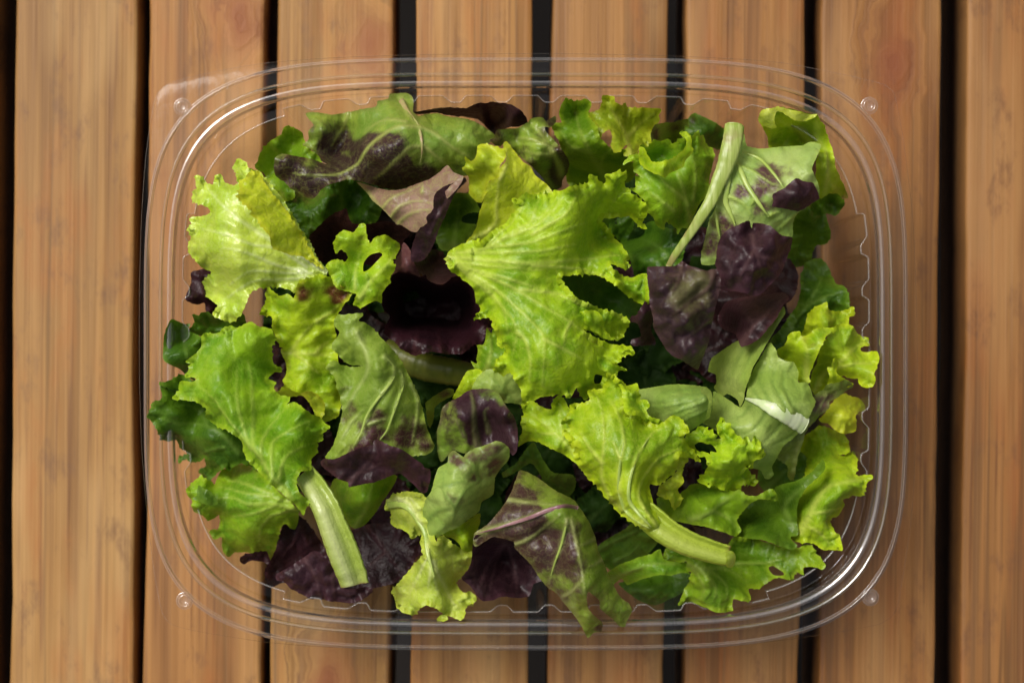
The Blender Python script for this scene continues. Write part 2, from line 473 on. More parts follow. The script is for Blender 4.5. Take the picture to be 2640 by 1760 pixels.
def tube_mesh(path, rad, seg=14, bumpy=0.0, seed=0, flat=1.0, ridge=0.0):
    p = np.array(path, float); rad = np.array(rad, float)
    # resample
    s = np.r_[0, np.cumsum(np.linalg.norm(np.diff(p, axis=0), axis=1))]
    n = max(8, int(s[-1] / .55))
    t = np.linspace(0, s[-1], n)
    sm = catmull(np.c_[p, rad], False, .5) if False else None
    q = np.stack([np.interp(t, s, p[:, i]) for i in range(3)], 1)
    for _ in range(6):
        q[1:-1] = (q[:-2] + 2 * q[1:-1] + q[2:]) / 4
    r = np.interp(t, s, rad)
    nz = Noise2(seed + 5)
    r = r * (1 + bumpy * nz(t * .7, t * 0 + 2))
    T = np.gradient(q, axis=0); T /= np.linalg.norm(T, axis=1, keepdims=True)
    up = np.array([0, 0, 1.0])
    S = np.cross(T, up); S /= np.linalg.norm(S, axis=1, keepdims=True) + 1e-9
    U = np.cross(S, T)
    verts = []; faces = []
    for i in range(n):
        for j in range(seg):
            a = 2 * math.pi * j / seg
            rr = r[i] * (1 + .04 * math.sin(3 * a + 1.3) + ridge * math.sin(11 * a))
            verts.append(q[i] + S[i] * math.cos(a) * rr + U[i] * math.sin(a) * rr * flat)
    for i in range(n - 1):
        for j in range(seg):
            faces.append((i * seg + j, (i + 1) * seg + j, (i + 1) * seg + (j + 1) % seg, i * seg + (j + 1) % seg))
    # rounded cut ends
    for e, sg in ((0, -1), (n - 1, 1)):
        b = len(verts)
        for j in range(seg):
            verts.append(q[e] + (np.array(verts[e * seg + j]) - q[e]) * .72 + T[e] * sg * r[e] * .22)
        verts.append(q[e] + T[e] * sg * r[e] * .26)
        for j in range(seg):
            k = (j + 1) % seg
            f1 = (e * seg + j, e * seg + k, b + k, b + j); f2 = (b + j, b + k, b + seg)
            if sg < 0: f1, f2 = f1[::-1], f2[::-1]
            faces.append(f1[::-1] if sg < 0 else f1); faces.append(f2)
    return np.array(verts), faces

def trough_mesh(path, seed=0):
    """thick juicy leaf base: a crescent section swept along a path (x, y, z, half width)"""
    p = np.array(path, float)
    q = catmull(p[:, :2], False, .5)
    s = np.r_[0, np.cumsum(np.hypot(*np.diff(p[:, :2], axis=0).T))]
    t = np.linspace(0, s[-1], len(q))
    z = np.interp(t, s, p[:, 2]); w = np.interp(t, s, p[:, 3])
    k = np.ones(9) / 9
    z = np.convolve(np.pad(z, 4, 'edge'), k, 'valid'); w = np.convolve(np.pad(w, 4, 'edge'), k, 'valid')
    T = np.gradient(q, axis=0); T /= np.linalg.norm(T, axis=1, keepdims=True)
    S = np.stack([-T[:, 1], T[:, 0]], 1)      # left of travel
    sec = [(-1.0, .05), (-.97, .28), (-.90, .40), (-.80, .36), (-.66, .12), (-.50, -.02), (-.34, .02), (-.18, .20), (0, .42), (.2, .55), (.42, .58), (.62, .50), (.80, .32), (.93, .05), (1.0, -.2), (.8, -.5), (.3, -.62), (-.3, -.58), (-.8, -.3)]
    sec = np.array(sec); fine = []
    for a, b in zip(sec, np.roll(sec, -1, 0)):
        k = max(1, int(np.hypot(*(b - a)) / .05))
        fine += [a + (b - a) * i / k for i in range(k)]
    fine = np.array(fine)
    for _ in range(2): fine = (np.roll(fine, 1, 0) + 2 * fine + np.roll(fine, -1, 0)) / 4
    top = np.arange(len(fine)) < len(fine) * .55
    fine[:, 1] += top * .010 * np.sin(fine[:, 0] * 26) + top * .006 * np.sin(fine[:, 0] * 47 + 1)
    sec = fine
    n = len(q); m = len(sec); nz = Noise2(seed)
    V = []; F = []; vm = []
    for i in range(n):
        wob = float(nz(np.array([t[i] * .35]), np.array([2.2]))[0]) * .12
        for u, h in sec:
            e = float(nz(np.array([t[i] * .6]), np.array([u * 2 + 7]))[0]) * .05
            uu = u * (1 + (e if u < -.85 else e * .4))
            x, y = q[i] - S[i] * uu * w[i]
            V.append((x, y, z[i] + (h + wob * .3) * w[i] * .8)); vm.append(max(0, 1 - abs(u - .25) / .6) * (.9 + .1 * math.sin(u * 31)))
    for i in range(n - 1):
        for j in range(m):
            k2 = (j + 1) % m
            F.append((i * m + j, i * m + k2, (i + 1) * m + k2, (i + 1) * m + j))
    F.append(tuple(range(m))[::-1]); F.append(tuple((n - 1) * m + j for j in range(m)))
    pig = np.stack([np.array(vm) * .8, np.repeat(np.exp(-(t[-1] - t) / .9) * .75, m), np.ones(len(V)), np.ones(len(V))], 1)
    return np.array(V), F, pig

LEAF_DATA = [
('lettuce_leaf','largest bright green frilly leaf, its cut base pointing left in mid heap','lettuce leaves heaped in the tray',[
  dict(role='blade',mat='lime',out=[(-19.8,25.4),(-18.4,27.4),(-15.8,28.7),(-13.4,29.5),(-10.5,30),(-9.8,30.5),(-10,29.4),(-8.8,29.7),(-7.9,30.9),(-4.9,33.1),(-2.3,34.7),(-0.4,36.9),(1.5,38.9),(0.9,39.8),(0.4,41.8),(2.2,42),(3.1,43.1),(6,43.4),(9.3,43.6),(11.8,44.1),(15.3,44.5),(17.9,45.5),(19.8,45.9),(21.8,46.5),(22.8,47.5),(22.7,48.5),(24.2,48.9),(25.7,47.9),(27.4,46.9),(28.1,47.4),(27.8,49.3),(29.9,49.6),(31.5,50.2),(33.8,49.6),(34.2,48.6),(33.3,47.7),(34,46.3),(35.4,45.5),(35.5,44.5),(37.5,43.2),(39.2,42),(40.5,40.3),(40.9,39.1),(40.1,37.4),(39.8,35.9),(41.2,34.6),(39.4,35.4),(37.9,37.1),(36.1,38.5),(34.3,38.5),(31,37.9),(27.8,37.4),(27.2,36.4),(29,35),(31.1,32.3),(33,30.2),(34.2,28.1),(35.6,25.2),(34.4,24.7),(35.4,23),(35,22.1),(33.2,22.2),(30.5,23.3),(29.3,23.3),(29.8,22.1),(31.7,20.8),(34.1,19.5),(36.5,19.2),(38.2,20),(40.7,20.3),(41.2,17.3),(41.5,13.9),(41.1,11.7),(39.5,11.4),(36.8,13),(33.3,15.1),(30.6,17.2),(27.8,19.1),(24.8,20.2),(21.9,20.4),(18.6,20.1),(14.6,19.4),(15.9,16.5),(19.2,13.2),(22.5,11.3),(25.8,9.8),(29.9,8.9),(32.7,8.1),(35.1,6.8),(35.8,5.9),(35.2,4.2),(34.3,2.2),(32.9,0.7),(31.3,1),(30.2,0.5),(28.8,1.4),(28,1),(26,2.2),(23.2,3.5),(21.2,4.1),(22.5,2.5),(25.3,0.9),(28.1,-0.3),(30.8,-1.1),(33.4,-1.4),(36.1,-1.9),(36.5,-3.2),(34.5,-3.9),(32.6,-4.9),(33,-5.9),(30.7,-6.7),(34,-8.4),(34.8,-8.7),(32.4,-8.7),(31.8,-10.4),(29.1,-9.4),(29.1,-11.4),(27.9,-14.6),(25.5,-14.4),(23.1,-15.2),(23.7,-17.1),(22.2,-17.7),(20.4,-15),(19.6,-13.8),(18.7,-14.6),(17.4,-16.8),(15.7,-15.9),(13.3,-15.8),(9.4,-16.5),(6.2,-17.5),(4.9,-18.2),(3.2,-19.3),(3,-16.9),(2.9,-14.9),(1.9,-12.9),(0.4,-10.9),(0.4,-9.9),(-0.7,-9.3),(-3,-9.5),(-5.5,-8.5),(-4.7,-6.7),(-4.8,-5.5),(-3,-4.4),(-1.7,-2.7),(-2.5,-1.4),(-4.3,-1.4),(-4.2,0.9),(-4.8,2.5),(-5.6,4.1),(-5.5,5.4),(-6.6,7.1),(-8.3,7.2),(-10.3,6.8),(-11.3,6.5),(-10.3,7.8),(-9.3,10),(-9.6,11),(-10.6,11.7),(-10.9,14),(-11.2,15.6),(-13.2,17.6),(-15.2,19.1),(-15.5,19.6),(-17.5,20.7),(-18.8,21.9),(-19.6,23.9)],z=[(-19.5,25.4,12.1),(-8.5,24.2,19.1),(2.8,22.7,24.1),(15.7,25,22.1),(17.2,38.5,28.1),(9.3,41.4,24.1),(28.7,47.7,21.1),(37.4,40.9,12.1),(41,35.5,2),(31.3,38.9,2),(22.4,34,17.1),(25.6,32.2,2),(27.8,28,6),(32.6,25.6,9),(35.4,22.7,6),(32.2,17.1,17.1),(40.6,15.6,12.1),(38.9,10.7,9),(27.7,18.1,14.1),(33.1,14.3,12.1),(18.3,17.2,14.1),(14.3,19.4,16.1),(37.3,7.7,8),(25.8,10,14.1),(33.6,1.1,2),(24.3,4.1,10.1),(20.8,0.8,17.1),(9.2,2.4,26.1),(-0.4,10.5,22.1),(-10.3,7.4,12.1),(-3.7,-2.5,16.1),(9.3,-13.8,18.1),(3.5,-18.3,10.1),(22.4,-7.4,16.1),(35.7,-2.5,12.1),(31.1,-9.1,6),(26.2,-14.8,4),(17.7,-16.3,10.1),(-3.6,33.1,22.1),(-11.9,18.8,15.1)],veins=[([(-19.1,25.4),(-6.9,24.1),(6,23),(19.1,24.3),(32.7,26.3)],0.95,0.3),([(-13.5,27.2),(-3.6,28.2),(6,29.3),(15.6,32.8),(22.4,35.6)],0.6,0.22),([(-16.8,26.7),(-3.6,26.3),(9.2,26.8),(19.1,29)],0.6,0.22),([(-16.8,23.7),(-3.6,22.1),(9.3,21.2)],0.6,0.22),([(-16.1,22.8),(-3.6,19.2),(6.1,16.3),(15.9,11.9)],0.6,0.22),([(-16.8,22.5),(-8.6,17.1),(-3,10.5),(-1.1,2.4)],0.6,0.22),([(-6.9,29.3),(-0.4,35.3),(2.8,39.5),(3.1,42.1)],0.6,0.22),([(-0.4,31.1),(7.6,34.5),(13.1,39.9),(15.3,43.7)],0.6,0.22),([(-8.5,27.4),(1.2,33),(9.2,37.4),(13.4,42.8)],0.6,0.22),([(-6.9,28),(4.4,34.2),(7,39.4),(8,42.7)],0.6,0.22),([(6,31.6),(15.6,37.2),(18.5,41.8),(19.2,44.4)],0.6,0.22),([(-13.5,22),(-0.4,16.3),(9.3,10.5),(17.5,5.7),(24.3,0.8),(29.4,-2.5)],0.6,0.22),([(-13.5,21.1),(-3.6,14.4),(6,5.6),(9.5,0.8),(9.3,-7.3),(9,-13.2)],0.6,0.22),([(-15.2,21.1),(-6.9,14.5),(-0.4,7.3),(1.5,2.7),(0.2,-3.4)],0.6,0.22),([(1.5,2.7),(4.1,0.1),(5.4,-5.7),(5.1,-12.2)],0.6,0.22),([(2.8,15.3),(12.6,14.5),(22.5,11.3),(29.2,10),(36.1,5.8)],0.6,0.22),([(6,22.4),(19.2,21.7),(27.4,19.8),(33.9,16.5)],0.6,0.22),([(17.5,5.7),(15.7,2.4),(15.4,-1.2)],0.6,0.22),([(9.2,0.8),(15.7,-2.4),(20.7,-5.1)],0.6,0.22)],spots=[(-19.5,25.4,1.5,0.7),(-19.1,23.8,0.8,0.4),(-0.7,3.5,1.3,0.3),(5.4,4.2,1.7,0.3)],holes=[[(25.3,-10),(27.7,-10.4),(28.1,-11.4),(26.8,-12.7),(25.3,-13),(24.8,-11.7)]],frill=1.2,ruf=1.21,crk=0.54,drop=1.34,vr=0.34,ribs=[]),
  dict(role='inner_fold',mat='deep',out=[(12.7,19.5),(16.7,21.6),(22.9,21.8),(28.6,20.8),(33.6,17.8),(39.1,14.2),(43.1,12.6),(42.4,7.1),(35.5,7),(30.3,8.3),(24.9,9.3),(19.5,11.5),(16.1,14.6)],z=[(13.7,19.5,12.5),(16.1,16,10.1),(23,21.5,2),(33.6,17.2,-10.2),(40.2,10.5,-17.8),(33.8,8.4,-12.7),(24.9,10.3,-5.1),(19.6,12.1,4),(23.2,16.7,-5.1),(30.5,13.2,-15.3)],veins=[],spots=[],holes=[],frill=0,ruf=0.13,crk=0.27,drop=0.13,vr=0.34,ribs=[]),  # valley of the lime blade, coloured deep green to paint in its shade
  dict(role='curled_edge',mat='lime',out=[(19.5,8.7),(22.4,9.3),(25.1,9.4),(27.2,7.4),(28.4,3.5),(30,1.5),(32.7,0.6),(30.1,0.4),(27.8,1),(25.9,2.2),(23.2,3.5),(20.8,4.3),(21.8,5.4),(20.5,6.7)],z=[(19.9,8.4,15.1),(25.1,9.1,14.1),(22.4,6.4,18.1),(27.6,4.2,11.1),(32.1,0.7,5),(25.9,2.5,12.1),(21.3,4.5,12.1)],veins=[],spots=[],holes=[],frill=0.5,ruf=0.54,crk=0.40,drop=0.27,vr=0.34,ribs=[]),
  dict(role='curled_edge',mat='lime',out=[(25.4,-4.4),(27.8,-4.7),(30.4,-6.7),(33.9,-8.2),(34.8,-8.7),(32.2,-8.9),(31.7,-10.4),(28.9,-9.3),(26.1,-8.1)],z=[(25.8,-4.7,14.1),(27.9,-7,11.1),(30.4,-7,13.1),(34.6,-8.7,8),(31.7,-10.2,8),(26.1,-8,15.1)],veins=[],spots=[],holes=[],frill=0.5,ruf=0.40,crk=0.27,drop=0.27,vr=0.34,ribs=[]),
  dict(role='folded_lobe',mat='yellow',out=[(-13.8,29.8),(-12,31.9),(-10.7,34.5),(-9.9,38),(-8.9,41.2),(-7.9,44.3),(-7.5,46.5),(-5.6,48),(-3.8,48.4),(-4,50.2),(-3.3,51.9),(-2,53.6),(-1.7,56.1),(-2.7,58.6),(-1.9,60.2),(-0.4,58.7),(1.6,56.1),(3.8,53.6),(5.7,52.6),(6.8,50.3),(8.8,48.7),(10.8,47.1),(12.2,45.2),(12.7,42.9),(6.2,38.4),(-0.4,33.8),(-7,29.8),(-10.3,29.1)],z=[(-13.5,29.9,14.1),(-10.2,36.7,16.1),(-4,47.6,22.1),(-2,53.9,20.1),(-1.9,59.7,14.1),(2.9,53.8,14.1),(12.1,45.1,12.1),(-3,41.6,16.1),(2.9,41.9,12.1),(-7,35.3,12.1),(-7.6,45.6,19.1)],veins=[([(-10.9,31),(-5,35.3),(-4.7,40),(-4,47.6)],0.95,0.3),([(-3.6,48),(-1.7,52.6),(-1.7,57.9)],0.6,0.22)],spots=[],holes=[],frill=0.4,ruf=0.54,crk=0.40,drop=0.67,vr=0.34,ribs=[])]),
('lettuce_leaf','pale lime lettuce leaf glistening at the left with ragged left edge and folded-over side','lettuce leaves heaped in the tray',[
  dict(role='blade',mat='limepale',out=[(-56.1,20.8),(-59,19.5),(-62.5,18.6),(-64.7,16.7),(-65.9,15),(-68.5,16),(-71.9,16.8),(-75.6,16.6),(-78.6,15.9),(-80,14.4),(-81,11.6),(-83.2,8.3),(-86.9,6.1),(-92.3,8.2),(-90.7,11.2),(-95.8,14.4),(-98.4,17.5),(-94.9,19.1),(-92.1,21.2),(-93.4,21.9),(-96,23),(-97.2,25),(-99.6,27.3),(-99.6,29.6),(-98.2,32.4),(-99,34.5),(-98,35.7),(-98.3,37.8),(-94.7,38.3),(-92,39.1),(-92.5,40.8),(-96.5,42.4),(-98.6,43.4),(-97.8,46.5),(-96.3,46.4),(-97,50.6),(-95.5,50.5),(-93.4,48.2),(-90.7,47.7),(-90.7,50.5),(-88.8,50.5),(-87.5,48.3),(-84.9,47.3),(-83,47.4),(-83.2,49.9),(-83.6,51.2),(-85.6,53.2),(-83.9,55.6),(-81.2,54.4),(-80,52.6),(-77.5,51.9),(-75.2,49.7),(-72.1,46.3),(-68.8,42.2),(-65.6,36.3),(-62.4,31.4),(-59,25.1),(-56.4,21.8)],z=[(-56.2,21.1,12.1),(-68.8,27.4,11.1),(-81.5,33.8,15.1),(-88.4,40.5,12.1),(-95.2,47.8,2),(-98.4,32.8,3),(-95.9,23.3,-2.5),(-98.2,17.5,-12.7),(-92.3,8.5,-5.1),(-83.2,8.8,2),(-79.6,15.4,4),(-73,16.7,4),(-81.6,22.4,14.1),(-88.4,27.4,12.1),(-91.9,21.5,0),(-83,54.3,4),(-73.7,45.4,12.1),(-62.4,30.7,10.1),(-75.3,35.6,12.1),(-92.5,39.8,7)],veins=[([(-56.2,21.1),(-65.7,26.8),(-73.6,31.3),(-81.5,36.4),(-88.6,42.2),(-93.7,47.7)],0.95,0.3),([(-62.4,22.5),(-70.4,28),(-78.2,29.2),(-86.4,32.2),(-94.1,34.2)],0.6,0.22),([(-62.4,21.2),(-70.7,22.9),(-78.2,26.2),(-86.5,28.2)],0.6,0.22),([(-60.7,20.5),(-70.9,20.9),(-78.7,21.1),(-86.4,17.4)],0.6,0.22),([(-62.5,19.3),(-72.8,18.7),(-79.2,18),(-88.7,12.9)],0.6,0.22)],spots=[],holes=[],frill=0.9,ruf=1.07,crk=0.54,drop=1.34,vr=0.34,ribs=[]),
  dict(role='folded_edge',mat='yellow',out=[(-79,50.9),(-79.6,49),(-81.7,48.1),(-80.9,44.9),(-81.1,42.1),(-78.8,40.1),(-76.9,38.2),(-77.4,37.5),(-74.9,35.3),(-72.7,32.4),(-71.5,30.9),(-71.2,28.7),(-70.8,27.4),(-68.1,26.2),(-65.2,25.6),(-62.5,25.2),(-60.4,23.9),(-56.4,21.7),(-59.3,26),(-62.5,31.2),(-64.9,35.6),(-67.6,39.6),(-70.2,42.5),(-73.4,46.7),(-75.8,50.3),(-77.9,51.4)],z=[(-78.1,51,12.1),(-80.9,44.9,23.1),(-77.1,37.9,27.1),(-71.5,30.9,26.1),(-70.8,27.4,23.7),(-62.5,24.8,17.1),(-56.7,22.1,12.5),(-62.5,31.2,14.1),(-70.2,42.6,15.1),(-73.4,46.7,16.1),(-74.6,40.4,22.1),(-68,32.3,23.1)],veins=[],spots=[],holes=[],frill=1.3,ruf=0.67,crk=0.54,drop=0.54,vr=0.34,ribs=[])]),
('red_leaf_lettuce','large red and green leaf at upper left with pale midrib and curling purple tip','lettuce leaves heaped in the tray',[
  dict(role='blade',mat='redgreen',out=[(-63.7,70.4),(-62.3,68.1),(-60.7,66.1),(-62.2,64.2),(-62.4,61.9),(-64.3,60.3),(-61.6,58.8),(-59.3,56.8),(-58.2,55),(-56.5,54),(-60,55.2),(-63.7,55.9),(-67.6,56.2),(-69.5,56.5),(-71.4,54.8),(-71.7,51.6),(-71.4,49.8),(-69,48.3),(-67.1,46.4),(-64.5,44.7),(-61,43.2),(-59.1,44.3),(-58.3,45.5),(-56.2,46.8),(-53,48.1),(-49.7,48.9),(-46.5,48.6),(-41.9,47.7),(-39,47.2),(-34.8,47.1),(-30.5,47.8),(-25.3,49.4),(-20.1,51.4),(-16.5,51),(-13.6,50.7),(-11.9,52.8),(-10.1,56.1),(-9.1,58.1),(-6.2,61.1),(-5.2,62.9),(-8.5,65.2),(-11.5,66.8),(-14.8,67.8),(-19.8,68.7),(-23.2,69.8),(-26.4,69.3),(-28.2,68.2),(-30,69.8),(-30.4,74.6),(-32.5,76.5),(-37.4,76),(-37.8,74.1),(-40.9,73.4),(-41.5,71.5),(-45.6,71.1),(-50.6,70.8),(-55.5,69.9),(-60.7,70.6)],z=[(-34,74.5,2),(-29.8,67.4,12.1),(-27,57.1,17.1),(-19.9,62.3,14.1),(-11.8,61.5,12.1),(-5.6,63,4),(-13.6,51,4),(-23.6,69,4),(-47,70.9,2),(-62.5,70.4,-2.5),(-64.1,60.3,2),(-56.7,64.1,6),(-51.8,64.5,-7.6),(-55,57.8,-5.1),(-45.5,57.4,14.1),(-39.2,58.5,19.1),(-36.2,52.3,16.1),(-37.4,47.4,-5.1),(-27,49.2,2),(-48.1,49.2,10.1),(-56.1,50,12.1),(-67.4,54.7,14.1),(-70.6,51.3,12.1),(-60.9,43.8,7),(-62.6,49.3,12.5),(-68.9,49.3,9)],veins=[([(-34,74.5),(-31.3,68.9),(-28.4,64.9),(-27,60.3),(-27,55.9),(-27.9,53)],0.95,0.3),([(-28.1,64.5),(-23.5,62.6),(-18.3,58.6),(-13.4,56),(-9.6,53.6)],0.6,0.22),([(-28.7,64.3),(-34.5,64),(-39.4,61.4),(-43.3,57.8),(-46.6,53.6),(-53.1,50.6),(-61,50),(-66,50.7)],0.6,0.22),([(-27.3,58.3),(-30.1,57.9),(-33.4,55.2),(-37.6,51.8),(-41.9,49.6)],0.6,0.22),([(-31.7,65.8),(-37.7,66.8),(-42.2,65.4),(-45,63)],0.6,0.22),([(-26.3,58.4),(-21.6,54.8),(-16.8,51.8)],0.6,0.22),([(-50.6,70.2),(-52.6,65.9),(-55.9,60.4)],0.6,0.22)],spots=[(-67.6,51.6,6,1),(-61,48.3,6,1),(-54.5,49.1,5,1),(-53.7,61.9,5.7,1),(-56.5,57.6,4,1),(-41.9,57,5,0.9),(-35.9,55.5,4.7,0.9),(-41.2,51.5,7,1),(-33.5,49.9,6.4,1),(-25.2,50,4.7,0.8),(-10.8,63.7,2.3,0.35),(-15.2,52.1,3,0.5),(-47,54.3,4.4,1),(-32.7,60.8,2.7,0.5)],holes=[],frill=0.15,ruf=0.67,crk=0.67,drop=1.07,vr=0.34,ribs=[([(-33.9,73.7),(-31.3,68.9),(-28.4,64.9),(-27,60.3),(-27,55.9),(-27.8,53.5)],0.87,0.20,'midrib','rib')])]),
('red_leaf_lettuce','dark purple leaf rolled like a tube along the top edge of the heap','lettuce leaves heaped in the tray',[
  dict(role='blade',mat='purple',out=[(-30.2,70.6),(-26.5,70.8),(-19.7,71.2),(-13.1,71.7),(-8.5,73),(-6.5,73.7),(-2.6,73.3),(0.1,72),(3.4,69.7),(4.8,67.8),(1.8,66.9),(-1.6,67.1),(-3.4,66.8),(-5.5,66.8),(-8.7,69.2),(-12,70),(-15.2,70.1),(-20.1,69.8),(-23.3,70.2),(-28.9,70.2)],z=[(-30,70.6,0),(-19.9,70.5,4),(-9.8,71.6,6),(-5.9,73.7,2),(-6.9,71.3,-30.6),(-4.1,67.3,-25.5),(-2.6,71.8,-10.2),(0.1,69.1,2),(4.2,67.9,-2.5),(-13.5,70.4,-10.2)],veins=[],spots=[],holes=[],frill=0.1,ruf=0.40,crk=0.40,drop=1.88,vr=0.34,ribs=[])]),
('red_leaf_lettuce','blistered green leaf with dark red rim, small, at the top centre of the heap','lettuce leaves heaped in the tray',[
  dict(role='blade',mat='redgreen',out=[(-6.8,60.5),(-5.2,61.3),(-4.5,63.1),(-1.5,63.8),(2.1,64.6),(4.7,66.4),(6,67.7),(9.3,67.4),(10.3,66.4),(12.9,67.4),(13.2,65.8),(11.6,64.7),(10,64.9),(10.3,63.4),(13.2,60.3),(15.2,57.6),(16.9,55.7),(17.6,54.7),(17.5,53.1),(16.1,51.3),(15.9,49.5),(13.1,48.4),(11.2,49.6),(8.2,51.6),(5.4,53.4),(2.1,56.5),(-0.5,59.1),(-1.9,60.4),(-3.5,58.9),(-5.2,59.3)],z=[(-6.5,60.5,8),(0.1,62.7,12.1),(6.7,66.2,10.1),(6.7,59.3,13.1),(11.6,61,12.1),(16,55.1,9),(17.1,53.1,-10.2),(14.1,50,-28),(6.8,52.9,4),(0.1,59.1,8)],veins=[([(15.4,52.9),(11.6,57.7),(8.7,62.8),(6,66.5)],0.95,0.3),([(11.6,57.7),(13.2,59.9)],0.6,0.22),([(10,59.3),(5,61),(0.1,61.8)],0.6,0.22),([(11.6,56.2),(6.7,56.2),(3.4,57.9)],0.6,0.22)],spots=[(-4.8,61.3,3.7,1),(14.9,56.1,3.7,1),(15.9,52.3,5,1),(6.1,53.9,2.3,0.6),(11.6,66.6,2,0.9),(0.8,62.7,1.7,0.5),(9.3,63.4,2.3,0.6),(3.4,57.9,1.7,0.4)],holes=[],frill=0.1,ruf=0.40,crk=1.88,drop=0.80,vr=0.67,ribs=[])]),
('lettuce_leaf','small crumpled yellow-green leaf above the cut base of the big central leaf','lettuce leaves heaped in the tray',[
  dict(role='blade',mat='yellow',out=[(-14.9,56.4),(-12.6,54.6),(-10.9,55.4),(-10.3,59.2),(-7.6,59.7),(-5.7,58.9),(-3.7,58.2),(-2,57.8),(-1.7,56.4),(-2.4,54.1),(-3.7,52.5),(-3.9,49.3),(-5.7,49),(-7.4,48),(-8.1,45.5),(-9.1,42.6),(-11.1,43),(-13.2,45.8),(-13.4,50.7),(-15.2,52.2)],z=[(-14.9,54.3,9),(-8.6,58.9,12.1),(-8.6,54.2,17.1),(-10.3,52.7,12.1),(-5,56.8,10.1),(-2.4,56.5,14.1),(-4,49.9,14.1),(-8.7,49.7,4),(-12.8,47,0),(-9.1,42.9,2)],veins=[],spots=[],holes=[],frill=0.6,ruf=0.80,crk=1.07,drop=0.67,vr=0.34,ribs=[])]),
('red_leaf_lettuce','pinkish tan leaf underside with green veins and a dark purple folded edge, upper centre-left','lettuce leaves heaped in the tray',[
  dict(role='blade',mat='tan',out=[(-48.3,49.5),(-43.8,47.9),(-38.3,46),(-33.9,45.9),(-29.1,47.3),(-24.8,48.7),(-21.5,51),(-19.4,52.8),(-17.5,50.5),(-14.5,48.7),(-16.5,45.1),(-19.7,41.9),(-21.3,39),(-23.7,35.8),(-26.4,33.4),(-28.8,32.9),(-30.6,33.3),(-33.3,35.1),(-35.3,35.8),(-37.9,38.7),(-39.9,40.7),(-42.5,42.9),(-44.8,45.9)],z=[(-47.6,49,-5.1),(-40,44,8),(-33.9,45.5,10.1),(-26.4,47.8,15.1),(-19.4,52.4,16.1),(-23,44,18.1),(-26.3,37.5,17.1),(-35,36.1,8),(-29.2,33.2,12.1),(-36.4,40.5,12.1)],veins=[([(-47.5,48.3),(-43.6,44.8),(-39.9,40.4),(-36.6,37.4),(-34.3,35.6)],0.95,0.3),([(-39.9,39.7),(-36.5,43.2),(-30.5,45.7),(-26.8,47.5)],0.6,0.22),([(-36.9,37.4),(-33.7,40.8),(-28.7,42.2),(-23.7,41.3)],0.6,0.22),([(-34.6,35.9),(-31.4,38.1),(-27.3,39.2),(-24,39.4)],0.6,0.22),([(-27,44.8),(-26.8,47.5)],0.6,0.22)],spots=[],holes=[],frill=0.1,ruf=0.40,crk=0.40,drop=0.80,vr=0.40,ribs=[]),
  dict(role='folded_edge',mat='purple',out=[(-14.6,48.8),(-17.1,47.4),(-21.3,45.3),(-23.1,42.9),(-23.4,39),(-25.4,36.8),(-25.2,35.3),(-27.8,33.1),(-29.5,29.6),(-30.4,25.8),(-30,23.9),(-26.5,24.6),(-23.8,28.5),(-21.7,33.6),(-19.7,37.6),(-18.1,41.9),(-16.5,44.9),(-13.6,47.9),(-13.8,49)],z=[(-14.3,48.5,18.1),(-21.3,44.6,22.1),(-24.8,35.9,21.7),(-29.6,27.8,17.1),(-26.8,24.9,14.1),(-21.7,33.6,18.1),(-18.1,41.9,19.7),(-21.9,38.7,23.7)],veins=[([(-16.5,46.2),(-20.9,38.8),(-25.3,31)],0.95,0.3)],spots=[],holes=[],frill=0.2,ruf=0.54,crk=0.40,drop=1.07,vr=0.34,ribs=[])]),
('red_leaf_lettuce','dark maroon leaf tucked between the glistening left leaf and the small curled yellow frill','lettuce leaves heaped in the tray',[
  dict(role='blade',mat='maroon',out=[(-63.1,32.5),(-61,34.5),(-58,37.3),(-55.1,39.2),(-52.2,40),(-50.5,40.5),(-50.1,38.1),(-48.8,36.2),(-43.7,36),(-39.5,36.8),(-35.5,36),(-32.2,34.9),(-31.3,33.1),(-33.7,31.2),(-34.4,27.7),(-41.8,24.3),(-52.5,24.8),(-57.7,24.1),(-61.7,26),(-62.7,29.7)],z=[(-62.8,32.5,-5.1),(-57.5,37.1,-2.5),(-51.5,40,4),(-49.4,36.5,2),(-53.5,32.7,-15.3),(-40.2,36.3,4),(-32.2,34.3,4),(-37.7,31.7,-10.2),(-52.4,26.1,-22.9),(-38,25.8,-15.3)],veins=[],spots=[],holes=[],frill=0.2,ruf=0.67,crk=0.40,drop=1.07,vr=0.34,ribs=[])]),
('lettuce_leaf','small curled yellow-green frill ringing a dark hollow beside the black-red hollow leaf','lettuce leaves heaped in the tray',[
